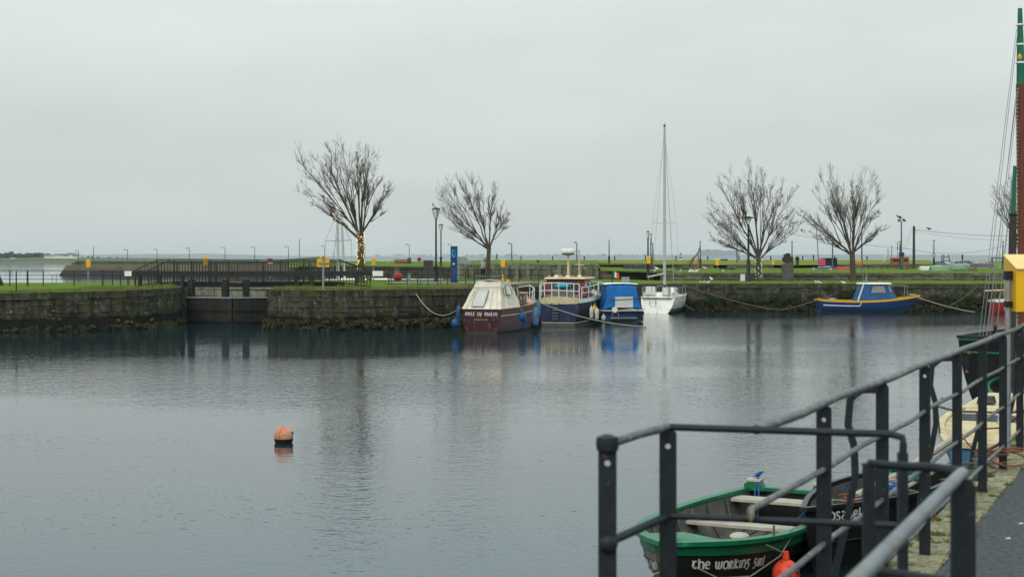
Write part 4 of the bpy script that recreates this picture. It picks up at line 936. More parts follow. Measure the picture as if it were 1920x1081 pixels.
# round red mooring buoy on the grass
mbu = thing('stored_buoy', 'faded red buoy lying on the grass behind the fence', 'buoy', (X(746, 99), 99, .14))
MB().ball((0, 0, .3), .32, 12, 8, (1.1, 1, .85)).build('float', M['red_hull'], mbu, True); MB().tube([(0, 0, .55), (0, 0, .68)], .05, 6).build('eye', M['rust'], mbu)
# red stack and far clutter on the upper quay
for lab, px, yb_, Y, w, h, m in (('stack of dark red pallets on the upper quay', 752, 494, 190, 1.75, .55, 'red'), ('dark gear heap on the upper quay right of the red pallets', 768, 494, 190, .5, .75, 'net_dark')):
    k_ = thing('pallet_stack' if 'pallets' in lab else 'gear_heap', lab, 'pallets' if 'pallets' in lab else 'gear', P(px, yb_, Y))
    for i in range(3): MB().box((rnd.uniform(-.05, .05), 0, h * (i + .5) / 3), (w * rnd.uniform(.9, 1), 1, h / 3 - .03)).build('pallet' if 'pallets' in lab else 'bundle', M[m], k_)
sp_ = thing('round_sign', 'small round red sign on a post left of the cabinet', 'sign', P(786, 498, 170))
MB().tube([(0, 0, -.1), (0, 0, .7)], .03, 6).build('post', M['grey_pole'], sp_); MB().lathe([(.26, -.02), (.26, .02)], (0, 0, .75), 14, Matrix.Rotation(PI / 2, 3, 'X')).build('disc', M['red'], sp_)
fg = thing('warning_sign', 'red topped warning sign beyond the footbridge railing', 'sign', (X(506.5, 120), 120, .1))
MB().tube([(0, 0, -.1), (0, 0, 1.2)], .035, 6).build('post', M['galv'], fg); MB().box((0, -.04, 1.48), (.46, .03, .28)).build('red_panel', M['red_hull'], fg); MB().box((0, -.04, 1.25), (.44, .03, .18)).build('white_panel', M['cream'], fg)
yb2 = thing('sign_plate', 'small cream sign plate on a post on the upper quay', 'sign', P(726.5, 497, 150))
MB().tube([(0, 0, -.6), (0, 0, .5)], .03, 6).build('post', M['galv'], yb2); MB().box((0, -.04, .45), (.17, .03, .24)).build('plate', M['cream'], yb2)

# ------------------------------------------------------------------ monument
mo = thing('disc_monument', 'notched dark bronze disc on a concrete plinth', 'monument', (X(1476.5, 108.5), 108.5, 0))
MB().box((0, 0, .65), (.84, .5, 1.32), 0, .97).build('plinth', M['concrete'], mo)
MB().box((.36, .02, .65), (.14, .52, 1.3), 0, .97).build('plinth_edge', M['ribwall'], mo)
prof = []
for k in range(40):
    a = 2 * PI * k / 40; R_ = .40
    if 8 <= k <= 9: R_ = .42
    if 3 <= k <= 5: R_ = .29
    if 17 <= k <= 18 or 22 <= k <= 23: R_ = .31 if k < 20 else .46
    if 0 <= k <= 1: R_ = .44
    if k == 13: R_ = .34
    if k in (36, 37): R_ = .34
    prof.append(V(math.cos(a) * R_, 0, 1.72 + math.sin(a) * R_))
MB().prism(prof, (0, -.09, 0), (0, .09, 0)).build('disc', M['bronze'], mo)

# ------------------------------------------------------------------ people
def person(label, loc, h, rz, joints, mats, cat='person'):
    """one continuous skinned body; joints in units of the height, colours by region"""
    s = h
    J = dict(joints)
    order = list(J); idx = {k: i for i, k in enumerate(order)}
    bones = [('pel', 'chest'), ('chest', 'neck'), ('neck', 'head'), ('head', 'crown'), ('chest', 'shl'), ('shl', 'ell'), ('ell', 'hal'), ('chest', 'shr'), ('shr', 'elr'), ('elr', 'har'),
             ('pel', 'hil'), ('hil', 'knl'), ('knl', 'anl'), ('anl', 'tol'), ('pel', 'hir'), ('hir', 'knr'), ('knr', 'anr'), ('anr', 'tor')]
    rad = dict(pel=.085, chest=.095, neck=.035, head=.055, crown=.045, shl=.045, shr=.045, ell=.03, elr=.03, hal=.02, har=.02, hil=.065, hir=.065, knl=.042, knr=.042, anl=.028, anr=.028, tol=.022, tor=.022)
    me = bpy.data.meshes.new('body'); me.from_pydata([tuple(c * s for c in J[k]) for k in order], [(idx[a], idx[b]) for a, b in bones], [])
    ob = bpy.data.objects.new('body_tmp', me); col.objects.link(ob)
    ob.modifiers.new('skin', 'SKIN'); ob.modifiers.new('sub', 'SUBSURF').levels = 1
    for k in order:
        sv = me.skin_vertices[0].data[idx[k]]; sv.radius = (rad[k] * s, rad[k] * s)
        sv.use_root = (k == 'pel')
    dg = bpy.context.evaluated_depsgraph_get(); m2 = bpy.data.meshes.new_from_object(ob.evaluated_get(dg))
    bpy.data.objects.remove(ob, do_unlink=True)
    m2.materials.clear()
    for k in ('legs', 'top', 'skin', 'hair'): m2.materials.append(mats[k])
    zp, zn, zh = J['pel'][2] * s + .02, J['neck'][2] * s, J['head'][2] * s
    hands = [Vector(J['hal']) * s, Vector(J['har']) * s]
    for p in m2.polygons:
        c = p.center
        p.use_smooth = True
        if c.z > zh + .035 * s: p.material_index = 3
        elif c.z > zn or min((c - q).length for q in hands) < .045 * s: p.material_index = 2
        elif c.z > zp: p.material_index = 1
        else: p.material_index = 0
    ob = bpy.data.objects.new('person', m2); col.objects.link(ob); ob.location = loc; ob.rotation_euler.z = rz
    return tag(ob, label, cat)
STAND = dict(pel=(0, 0, .52), chest=(0, 0, .72), neck=(0, 0, .835), head=(0, -.01, .9), crown=(0, 0, .965), shl=(.105, 0, .79), shr=(-.105, 0, .79), ell=(.13, .01, .63), elr=(-.13, .01, .63), hal=(.12, -.04, .5), har=(-.12, -.04, .5),
             hil=(.055, 0, .5), hir=(-.055, 0, .5), knl=(.06, -.01, .28), knr=(-.06, -.02, .28), anl=(.06, .01, .05), anr=(-.06, .02, .05), tol=(.065, -.07, .02), tor=(-.065, -.06, .02))
WALK = dict(STAND, knl=(.05, -.09, .29), anl=(.05, -.12, .05), tol=(.05, -.19, .03), knr=(-.05, .03, .29), anr=(-.05, .15, .07), tor=(-.05, .1, .02), hal=(.12, .06, .52), har=(-.12, -.1, .53))
LEAN = dict(STAND, chest=(.02, -.06, .71), neck=(.03, -.11, .82), head=(.03, -.14, .885), crown=(.03, -.14, .955), shl=(.12, -.07, .78), shr=(-.09, -.07, .78), ell=(.16, -.17, .66), elr=(-.13, -.16, .64), hal=(.1, -.27, .6), har=(-.06, -.27, .58))
dark = dict(legs=M['cloth_dark'], top=M['cloth_dark'], skin=M['skin'], hair=M['cloth_dark'])
person('person in a pale jacket and dark hat leaning beside a bicycle by the tree', (X(905, 100), 100, .1), 1.72, .6, LEAN, dict(legs=M['cloth_dark'], top=M['cloth_pale'], skin=M['skin'], hair=M['cloth_dark']))
person('dark clothed person walking on the bank above the wheelhouse boat', P(931, 488.5, 232), 1.25, 1.5, WALK, dark)
person('person in dark clothes standing beside the disc monument far behind', (X(1495, 166), 166, .62), 1.6, .3, STAND, dark)
person('small dark person standing on the bank right of the monument', P(1525.5, 489.5, 220), 1.15, .8, STAND, dark)
person('small dark figure on the bank behind the parked cars', P(1804.5, 490, 200), 1.1, 2.0, STAND, dark)
bc = thing('bicycle', 'dark bicycle standing by the wind-bent tree', 'bicycle', (X(909, 99), 99.3, .1), .25)
for x in (-.52, .52):
    k = 16; wpts = [V(x + math.cos(2 * PI * i / k) * .33, 0, .34 + math.sin(2 * PI * i / k) * .33) for i in range(k + 1)]
    MB().tube(wpts, .022, 5, False).build('wheel', M['tyre'], bc)
MB().tube([(-.52, 0, .34), (-.15, 0, .33), (-.2, 0, .85)], .02, 5).build('seat_tube', M['cloth_dark'], bc); MB().tube([(-.15, 0, .33), (.4, 0, .82), (-.18, 0, .75)], .02, 5).build('frame', M['cloth_dark'], bc)
MB().tube([(.52, 0, .34), (.38, 0, .95)], .02, 5).build('fork', M['cloth_dark'], bc); MB().tube([(.3, -.25, .98), (.36, 0, .96), (.3, .25, .98)], .016, 5).build('handlebar', M['galv'], bc)
MB().box((-.22, 0, .9), (.26, .12, .05), 0, .8).build('saddle', M['tyre'], bc)

# ------------------------------------------------------------------ skyline posts, beacon, stumps
ORD = ('first', 'second', 'third', 'fourth', 'fifth', 'sixth', 'seventh', 'eighth', 'ninth', 'tenth', 'eleventh', 'twelfth', 'thirteenth', 'fourteenth', 'fifteenth')
for i, px in enumerate((917, 977, 1036, 1095.5, 1152.5, 1210, 1267.5, 1327, 1385.5, 1445, 1505, 1565, 1625.5)):
    p = P(px, 488.5, 262)
    t = thing('bank_post', ORD[i] + ' dark short post from the left along the skyline of the grassy bank', 'post', p, 0, 'row of posts on the bank skyline')
    MB().box((0, 0, .35), (.2, .2, 1.0), 0, .9).build('shaft', M['cloth_dark'], t); MB().box((0, 0, .87), (.23, .23, .05)).build('cap', M['cloth_dark'], t)
be = thing('beacon', 'small black and white banded beacon on the far water', 'beacon', P(1276, 487, 420))
for i, (m, r_) in enumerate((('white', .42), ('tyre', .38), ('white', .34), ('tyre', .3))):
    MB().lathe([(r_, i * .45), (r_ - .03, i * .45 + .45)], n=10).build('band', M[m], be)
MB().tube([(0, 0, 1.8), (0, 0, 2.4)], .06, 6).build('light', M['galv'], be)
for lab, px, yb_ in (('dark weathered stump on the bank edge above the red wheelhouse', 1008.5, 494.5),):
    t = thing('stump', lab, 'stump', P(px, yb_, 150))
    MB().lathe([(.14, -.1), (.12, .15), (.15, .3), (.05, .42)], n=7).build('shaft', M['net_dark'], t); MB().ball((.06, 0, .3), .1).build('knot', M['net_dark'], t)
rb = thing('red_skip', 'low dark red container on the bank left of the white lit tree', 'container', P(1358, 489, 240))
MB().box((0, 0, .12), (1.05, .8, .3), 0, 1.1).build('body', M['red'], rb); MB().box((0, 0, .29), (1.2, .95, .05)).build('rim', M['red'], rb)

# ------------------------------------------------------------------ fishing gear and boats on the grass
def heap(name, label, px0, px1, yb_, ytop, Y, mat, seed, cat):
    r = random.Random(seed); x0, x1 = X(px0, Y), X(px1, Y); zb, zt = Zc(yb_, Y), Zc(ytop, Y); n = max(9, int((x1 - x0) / .35)); m = 6
    secs = []
    for i in range(n + 1):
        t = i / n; x = x0 + (x1 - x0) * t; env = min(1, 5 * t, 5 * (1 - t)) ** .5
        row = []
        for j in range(m + 1):
            a = PI * j / m; nz = .6 + .6 * abs(mnoise.noise(V(x * 1.3, j * .7, seed)))
            row.append(V(x, Y - math.cos(a) * .9 * env, zb - .05 + math.sin(a) * (zt - zb) * env * nz))
        secs.append(row)
    o = thing(name, label, cat, (x0, Y, zb))
    MB().loft(secs).build('pile', M[mat], o, world=True)
    f = MB()
    for k in range(int((x1 - x0) * 9)):
        x = r.uniform(x0, x1); z = zb + (zt - zb) * r.uniform(.2, .95) * min(1, 5 * (x - x0) / (x1 - x0) + .2, 5 * (x1 - x) / (x1 - x0) + .2); a = r.uniform(0, 6.28); R_ = r.uniform(.08, .2)
        f.tube([V(x + math.cos(a + q) * R_, Y - .75 + r.uniform(-.2, .1), z + math.sin(a + q) * R_ * .7) for q in (0, .8, 1.6, 2.4, 3.2)], .018, 3)
    f.build('net_loops', M[mat], o, world=True)
    return o
heap('net_heap', 'long dark heap of nets and pots on the grass left of the yacht mast', 1166, 1238, 503, 494, 150, 'net_dark', 1, 'fishing nets')
heap('net_heap', 'teal heap of nets by the rusty derrick', 1264, 1296, 506, 499.5, 145, 'net_teal', 2, 'fishing nets')
heap('net_heap', 'dark blue net heap behind the white lit tree', 1338, 1392, 508, 500, 145, 'net_dark', 3, 'fishing nets')
heap('rubble_heap', 'brown rubble heap below the rusty derrick', 1268, 1338, 511, 504.5, 138, 'scaffold', 4, 'rubble')
heap('rubble_heap', 'pale straw heap beside the net heap left of the white lit tree', 1336, 1366, 511, 507.0, 138, 'dry', 5, 'straw')
heap('rubble_heap', 'weedy rubble strip between white lit tree and monument', 1434, 1466, 510, 499, 145, 'lowwall', 6, 'rubble')
heap('scrub', 'rough scrub behind the dinghies', 1620, 1700, 512, 503.5, 145, 'grass_bank', 7, 'scrub')
heap('rubble_heap', 'grey rocks and weeds between the pink stall and the red upturned boat', 1556, 1600, 509.5, 502.5, 150, 'scaffold', 8, 'rubble')
heap('scrub', 'rough weeds along the terrace left of the monument', 1440, 1534, 513, 508.5, 126, 'grass_bank', 9, 'scrub')
heap('rubble_heap', 'dark gear heap between the dinghies and the scrub', 1672, 1706, 508, 501, 150, 'net_dark', 10, 'gear')
pf2 = thing('post_fence', 'row of short dark fence posts behind the rightmost full tree', 'fence', P(1620, 508, 155))
for i in range(13):
    MB().box(P(1552 + i * 12.5, 503.5, 155) - pf2.location, (.09, .08, .62 + .08 * rnd.random())).build('post', M['mast_wood'], pf2)
MB().beam(P(1550, 500.6, 154.9), P(1704, 500.6, 154.9), .02, .03).build('wire', M['cable'], pf2, world=True)
dk = thing('derrick', 'rusty orange derrick arm with prop on the grass', 'derrick', P(1300, 506, 150)); l_ = dk.location
for a, b, rr, m in (((1286, 497), (1309, 475), .07, 'rust'), ((1291, 500), (1311, 470), .05, 'tyre'), ((1309, 475), (1312, 463), .05, 'rust'), ((1298, 493), (1308, 505), .06, 'rust'), ((1309, 475), (1309, 506), .05, 'rust')):
    MB().beam(P(*a, 150), P(*b, 150), rr * 2, rr * 2).build('spar', M[m], dk, world=True)

def dinghy(label, pa_, pb, Y, beam, h, mat, trim='dinghy_white', upturned=True, cat='dinghy', roll=0.0):
    a, b = P(*pa_, Y), P(*pb, Y); d = b - a; L_ = d.length
    t = thing('dinghy', label, cat, (a.x, a.y, min(a.z, b.z)), 0)
    t.rotation_euler = (roll, -math.asin(max(-1, min(1, d.z / L_))) if not upturned else 0, 0)
    n = 10; secs = []
    for i in range(n + 1):
        u = i / n; w = beam / 2 * (1 - max(0, (u - .45) / .55) ** 2.2) * (.82 + .18 * min(1, u * 3)) + .01
        hh = h * (1 - .1 * math.sin(PI * u)) * (1 if u < .85 else 1 - (u - .85) * 1.5)
        row = []
        for j in range(9):
            s_ = -1 + j / 4; a_ = abs(s_)
            z = hh * (1 - a_ ** 2.6) if upturned else hh * a_ ** 2.6
            row.append(V(u * L_, s_ * w * (1.0 if upturned else 1.0), z + .02 + (d.z * u if upturned else 0)))
        secs.append(row)
    MB().loft(secs).add(secs[0], [tuple(range(9))]).build('hull', M[mat], t, True)
    if upturned: MB().tube([s[4] + V(0, 0, .02) for s in secs], .03, 4).build('keel', M[trim], t)
    else:
        for u in (3, 6): MB().beam(secs[u][1], secs[u][7], .2, .04).build('thwart', M['thwart'], t)
    for j in (0, 8): MB().tube([s[j] for s in secs], .035, 4).build('gunwale', M[trim], t)
    return t
dinghy('white upturned dinghy resting tilted on the grass at right', (1732, 507), (1704, 509), 140, 1.2, .55, 'dinghy_white')
dinghy('long white upturned boat between the white and green ones', (1724, 509), (1768, 506), 138, 1.3, .5, 'dinghy_white', 'dinghy_green')
dinghy('faded green upturned boat on the grass', (1744, 510.5), (1785, 508), 134, 1.4, .55, 'dinghy_green', 'dinghy_white')
dinghy('second faded green upturned boat nearest the cars', (1783, 508), (1815, 506), 142, 1.3, .6, 'dinghy_green')
dinghy('pale blue rowing boat lying behind the monument', (1526, 511), (1492, 509), 135, 1.2, .45, 'dinghy_white', 'blue_cabin', False)
dinghy('cream rowing boat lying bow up near the pink stall', (1537, 510), (1560, 508), 137, 1.1, .5, 'dinghy_white', 'thwart', False)
dinghy('red and blue upturned boat left of the rightmost full tree', (1568, 510), (1598, 508), 142, 1.2, .5, 'red_hull', 'blue_cabin')
sc_ = thing('stall', 'dark container stall with a pink banner', 'stall', P(1548, 500, 172))
MB().box((.45, 0, .5), (1.6, 1.2, 1.0)).build('body', M['cloth_dark'], sc_); MB().box((.45, 0, 1.03), (1.7, 1.3, .06)).build('roof', M['cloth_dark'], sc_); MB().box((-.62, -.62, .58), (.95, .04, .8), 0, .9).build('banner', M['pink'], sc_)
for lab, px, w, yt, m in (('orange market stall with pink roof below the floodlight mast', 1678, 1.05, 482, 'rust'), ('second orange market stall right of the floodlight mast', 1697, .75, 481, 'rust')):
    s_ = thing('stall', lab, 'stall', P(px, 494.5, 178))
    hh = Zc(yt, 178) - s_.location.z
    MB().box((0, 0, hh * .42), (w, .8, hh * .84)).build('body', M[m], s_); MB().box((0, -.41, hh * .5), (w * .7, .02, hh * .3)).build('opening', M['tyre'], s_)
    MB().box((0, 0, hh * .92), (w * 1.12, 1.0, hh * .15), 0, .85).build('roof', M['pink' if 'pink' in lab else 'rust'], s_)
bn = thing('banner_frame', 'white banners strung between dark poles by the orange stalls', 'banner', P(1677, 494, 182)); l_ = bn.location
for px, yt in ((1665, 466), (1672, 460), (1683, 453)):
    MB().beam(P(px, 495, 182), P(px, yt, 182), .07, .07).build('pole', M['grey_pole'], bn, world=True)
MB().add([P(1666, 468, 182), P(1676, 467, 182), P(1677, 474, 182), P(1666, 474, 182)], [(0, 1, 2, 3)]).build('banner', M['flag_white'], bn, world=True)
MB().add([P(1674, 463, 182.1), P(1687, 460, 182.1), P(1687, 469, 182.1), P(1675, 469, 182.1)], [(0, 1, 2, 3)]).build('banner', M['flag_white'], bn, world=True)
tb = thing('tilted_pole', 'white slanting board left of the banners', 'board', P(1656, 491, 182))
MB().beam((0, 0, 0), P(1662, 473, 182) - tb.location, .14, .04).build('board', M['white'], tb); MB().beam((.1, .1, 0), P(1661, 480, 182.1) - tb.location, .05, .05).build('prop', M['thwart'], tb)
rs = thing('road_sign', 'round red and white no parking sign on the lamp by the cars', 'sign', P(1751, 479, 159.7))
AX = Matrix.Rotation(PI / 2, 3, 'X')
MB().lathe([(.2, -.01), (.2, .01)], (0, 0, 0), 16, AX).build('disc', M['white'], rs)
MB().tube([V(math.cos(2 * PI * k / 16) * .17, -.03, math.sin(2 * PI * k / 16) * .17) for k in range(17)], .03, 4, False).build('ring', M['red_hull'], rs); MB().beam((-.12, -.03, .12), (.12, -.03, -.12), .03, .03).build('slash', M['red_hull'], rs)
pf = thing('play_frame', 'dark climbing frame on the skyline above the cars', 'play frame', P(1773, 491, 185)); l_ = pf.location
for a, b in (((1765, 491), (1767, 477)), ((1769, 490), (1770, 477)), ((1781, 490), (1778, 477)), ((1766, 489), (1781, 489)), ((1770, 481), (1778, 481))):
    MB().beam(P(*a, 185), P(*b, 185), .1, .1).build('bar', M['grey_pole'], pf, world=True)
sw = thing('play_frame', 'red posted swing frame right of the cars', 'play frame', P(1871, 497, 170)); l_ = sw.location
for a, b, m in (((1857, 497), (1860, 482), 'red'), ((1862, 497), (1860, 482), 'grey_pole'), ((1881, 497), (1882, 482), 'red'), ((1886, 497), (1883, 482), 'grey_pole'), ((1859, 483.5), (1884, 483.5), 'grey_pole')):
    MB().beam(P(*a, 170), P(*b, 170), .12, .12).build('bar', M[m], sw, world=True)
for px in (1867, 1874): MB().tube([P(px, 484, 170), P(px, 491, 170), P(px + 2, 491, 170), P(px + 2, 484, 170)], .02, 4).build('swing', M['grey_pole'], sw, world=True)

def car(label, px, yb_, Y, rz, mat, L_=3.9):
    t = thing('parked_car', label, 'car', P(px, yb_, Y), rz, 'cars parked at the right')
    hw = .82
    prof = [(-.5, .18), (-.5, .55), (-.47, .82), (-.42, .86), (-.28, 1.36), (.10, 1.42), (.27, .92), (.45, .80), (.5, .62), (.5, .2)]
    secs = []
    for s_, k in ((-1, .93), (-.86, 1.0), (.86, 1.0), (1, .93)):
        secs.append([V(x * L_ * (.985 if abs(s_) == 1 else 1), s_ * hw * (1 - .16 * max(0, (z - .85) / .55)), .2 + (z - .2) * k) for x, z in prof])
    MB().loft(secs, True, True).build('body', M[mat], t, True)
    for s_ in (-1, 1):
        for a in ([(-.38, .9), (-.27, 1.28), (-.1, 1.32), (-.1, .9)], [(-.07, .9), (-.07, 1.32), (.08, 1.33), (.22, .92)]):
            MB().add([V(x * L_, s_ * (hw * (1 - .16 * max(0, (z - .85) / .55)) + .012), z) for x, z in a], [(0, 1, 2, 3)]).build('side_window', M['glass'], t)
    MB().add([V(.255 * L_ + .02, -.66, .95), V(.255 * L_ + .02, .66, .95), V(.115 * L_ + .02, .6, 1.38), V(.115 * L_ + .02, -.6, 1.38)], [(0, 1, 2, 3)]).build('windscreen', M['pane'], t)
    MB().add([V(-.42 * L_ - .02, -.64, .92), V(-.42 * L_ - .02, .64, .92), V(-.3 * L_ - .02, .58, 1.32), V(-.3 * L_ - .02, -.58, 1.32)], [(0, 1, 2, 3)]).build('rear_window', M['glass'], t)
    for x in (-.31, .32):
        for s_ in (-1, 1):
            w = MB().lathe([(.3, -.09), (.31, 0), (.3, .09)], (x * L_, s_ * (hw - .06), .3), 14, AX).build('wheel', M['tyre'], t)
            MB().lathe([(.17, -.1), (.17, .1)], (x * L_, s_ * (hw - .055), .3), 10, AX).build('rim', M['galv'], w)
    for s_ in (-1, 1):
        MB().box((.497 * L_, s_ * .58, .66), (.04, .28, .12)).build('headlight', M['white'], t); MB().box((-.5 * L_, s_ * .62, .7), (.04, .2, .16)).build('tail_light', M['red_hull'], t)
    return t
car('silver hatchback parked leftmost of the cars', 1768, 502.8, 262, math.radians(-38), 'car_silver', 3.9)
car('silver estate car parked in the middle of the row', 1797, 502.2, 266, math.radians(12), 'car_silver', 3.8)
car('dark red car partly behind the silver estate', 1811, 501.8, 274, math.radians(20), 'car_red', 3.4)
car('dark grey car parked rightmost of the cars', 1842, 503, 256, math.radians(-22), 'car_dark', 4.3)
# timber posts of a small paling by the cars
pl = thing('paling', 'short rough paling in front of the green upturned boats', 'fence', P(1800, 509.5, 130)); l_ = pl.location
for i in range(11): MB().box(P(1788 + i * 4.2, 508.2, 130) - l_, (.06, .05, .42 + .1 * rnd.random())).build('pale', M['mast_wood'], pl)
MB().beam(P(1787, 506.8, 129.9) , P(1832, 506.5, 129.9), .03, .05).build('rail', M['mast_wood'], pl, world=True)

# ------------------------------------------------------------------ birds
def bird(label, p, s, rz, mat, name='gull', group=None):
    t = thing(name, label, 'bird', p, rz, group)
    MB().lathe([(.005, -.22), (.05, -.12), (.09, 0), (.085, .08), (.05, .15), (.005, .2)], (0, 0, .16 * s), 8, Matrix.Rotation(math.radians(78), 3, 'Y') * s).build('body', M[mat], t, True)
    MB().ball((.2 * s, 0, .27 * s), .055 * s, 8, 6).build('head', M[mat], t, True)
    MB().lathe([(.018 * s, 0), (.003, .07 * s)], (.245 * s, 0, .265 * s), 5, Matrix.Rotation(PI / 2, 3, 'Y')).build('beak', M['yellow'], t)
    for y in (-.03, .03): MB().tube([(0, y * s, .12 * s), (.01, y * s, -.01)], .008 * s, 4).build('leg', M['rust'], t)
    return t
G = 'white gulls resting on the right quay grass'
for i, (px, py, Y) in enumerate(sorted(((1232, 507, 122), (1227, 512, 120), (1276, 512.5, 118), (1293, 512.5, 118), (1299, 512.5, 118), (1306, 512, 118), (1322, 505.5, 140), (1356, 512.5, 118), (1334, 527, 106), (1314, 533.5, 97.2), (1320, 533.5, 97.2), (1327, 533.5, 97.2), (1537, 533.5, 97.0), (1531, 533.5, 97.0), (1582, 533.5, 97.0)))):
    bird('white gull, ' + ORD[i] + ' from the left of those on the right quay', P(px, py, Y) + V(0, 0, .02), 1.0 if Y > 100 else .8, rnd.uniform(0, 6.28), 'gull', group=G)
bird('dark bird perched on the overhead cable', P(1742.5, 432.2, 159.9), 1.3, 2.9, 'pigeon', 'perched_bird')
bird('dark bird perched on the floodlight mast', P(1687, 415, 159.8) + V(0, 0, .25), 1.5, 3.0, 'pigeon', 'perched_bird')
# ------------------------------------------------------------------ boats
class Hull:
    """x forward from the transom, y to port, z up from the waterline"""
    def __init__(s, t, L, hb, zs, zk=-.4, p=.65, q=1.3, rake=.4, srake=.0, fine=2.2, stern=.85, n=18, m=9, flare=.0):
        s.t, s.L, s.hb, s.zs, s.zk, s.p, s.q, s.rake, s.srake, s.fine, s.stern, s.n, s.m, s.flare = t, L, hb, zs, zk, p, q, rake, srake, fine, stern, n, m, flare
    def half(s, u):
        a = s.stern + (1 - s.stern) * math.sin(min(1, u / .45) * PI / 2)
        b = 1 - max(0, (u - .45) / .55) ** s.fine
        return max(.012, s.hb * a * b)
    def pt(s, u, t, side):
        h = s.half(u); z1 = s.zs(u); z0 = s.zk * (1 - max(0, (u - .7) / .3) ** 2 * .8)
        y = h * math.sin(PI / 2 * t) ** s.p * (1 - s.flare * (1 - t) * min(1, u * 1.3)); z = z0 + (z1 - z0) * t ** s.q
        x = u * s.L - s.rake * (1 - t) * u ** 4 - s.srake * t * (1 - u) ** 6
        return V(x, side * y, z)
    def us(s): return [i / s.n for i in range(s.n + 1)]
    def shell(s, mat, name='hull', t0=0.0, t1=1.0, off=0.0, u0=0.0, u1=1.0, sides=(1, -1), transom=None, smooth=True, parent=None):
        for_sides = []
        mb = MB()
        for sd in sides:
            secs = []
            for i in range(s.n + 1):
                u = u0 + (u1 - u0) * i / s.n
                row = []
                for j in range(s.m + 1):
                    t = t0 + (t1 - t0) * j / s.m; q = s.pt(u, t, sd)
                    if off: q = q + V(0, sd * off, 0) + (V(off * .6, 0, 0) if u > .9 else V(0, 0, 0))
                    row.append(q)
                secs.append(row)
            mb.loft(secs)
        o = mb.build(name, M[mat], parent or s.t, smooth)
        if transom:
            rows = [[s.pt(0, j / s.m, 1) for j in range(s.m + 1)], [s.pt(0, j / s.m, -1) for j in range(s.m + 1)]]
            MB().loft(rows).build('transom', M[transom], s.t)
        return o
    def growth(s, z0=-.12, z1=.06):
        f = lambda z: max(.02, (z - s.zk) / (s.zs(.3) - s.zk)) ** (1 / s.q)
        s.shell('waterline', 'waterline_growth', f(z0), f(z1), .012)
        t1 = f(z1); rows = [[s.pt(0, f(z0) + (t1 - f(z0)) * j / 3, sd) + V(-.012, 0, 0) for j in range(4)] for sd in (1, -1)]
        MB().loft(rows).build('waterline_growth', M['waterline'], s.t)
    def rail(s, mat, name='gunwale', w=.06, h=.05, t=1.0, u0=0.0, u1=1.0, dz=0.0, across=False):
        for sd in (1, -1):
            ps = [s.pt(u0 + (u1 - u0) * i / s.n, t, sd) + V(0, 0, dz) for i in range(s.n + 1)]
            mb = MB()
            for a, b in zip(ps, ps[1:]): mb.beam(a, b + (b - a) * .02, w, h)
            mb.build(name, M[mat], s.t)
        if across:
            MB().beam(s.pt(0, t, 1) + V(0, 0, dz), s.pt(0, t, -1) + V(0, 0, dz), w, h).build(name, M[mat], s.t)
    def deck(s, mat, drop=.12, u0=0.0, u1=.99, name='deck', inset=.02):
        secs = []
        for i in range(s.n + 1):
            u = u0 + (u1 - u0) * i / s.n
            h = max(.01, s.half(u) - inset); z = s.zs(u) - drop
            secs.append([V(s.pt(u, 1, 1).x, h, z), V(s.pt(u, 1, 1).x, 0, z + .02), V(s.pt(u, 1, 1).x, -h, z)])
        return MB().loft(secs).build(name, M[mat], s.t)
def boat(name, label, px, Y, heading, cat='boat', zoff=0.0):
    """heading in degrees, 0 = bow straight away from the camera, positive to the right"""
    return thing(name, label, cat, (X(px, Y), Y, WZ + zoff), math.radians(90 - heading))
def solid(secs, name, mat, t, smooth=False): return MB().loft(secs, True, True).build(name, M[mat], t, smooth)
def cabin(t, name, mat, x0, x1, w0, w1, z0, z1, slope0=.0, slope1=.0, tw=.85):
    """box cabin with raked ends: x from aft to fore, half widths at bottom, tumblehome tw"""
    a = [V(x0, w0, z0), V(x0 + slope0, w0 * tw, z1), V(x0 + slope0, -w0 * tw, z1), V(x0, -w0, z0)]
    b = [V(x1, w1, z0), V(x1 - slope1, w1 * tw, z1), V(x1 - slope1, -w1 * tw, z1), V(x1, -w1, z0)]
    return solid([a, b], name, mat, t)
def pane(t, pts, name='window', mat='glass', frame=None, parent=None):
    o = MB().add(pts, [tuple(range(len(pts)))]).build(name, M[mat], parent or t)
    if frame:
        c = sum((Vector(p) for p in pts), V(0, 0, 0)) / len(pts)
        MB().tube([Vector(p) for p in pts] + [Vector(pts[0])], .018, 4, False).build('frame', M[frame], o)
    return o
def fender(p, r, l, mat, label, top):
    t = thing('fender', label, 'fender', p)
    if l <= r * 2.2: MB().ball((0, 0, 0), r, 12, 8, (1, 1, l / (2 * r))).build('float', M[mat], t, True)
    else: MB().lathe([(.02, -l / 2), (r * .7, -l / 2 + r * .25), (r, -l / 2 + r * .8), (r, l / 2 - r * .8), (r * .7, l / 2 - r * .2), (.03, l / 2)], n=12).build('float', M[mat], t, True)
    MB().lathe([(.04, 0), (.03, .08)], (0, 0, l / 2), 6).build('eye', M[mat], t)
    MB().tube([(0, 0, l / 2 + .05), Vector(top) - Vector(p)], .012, 4).build('lanyard', M['rope_dark'], t)
    return t
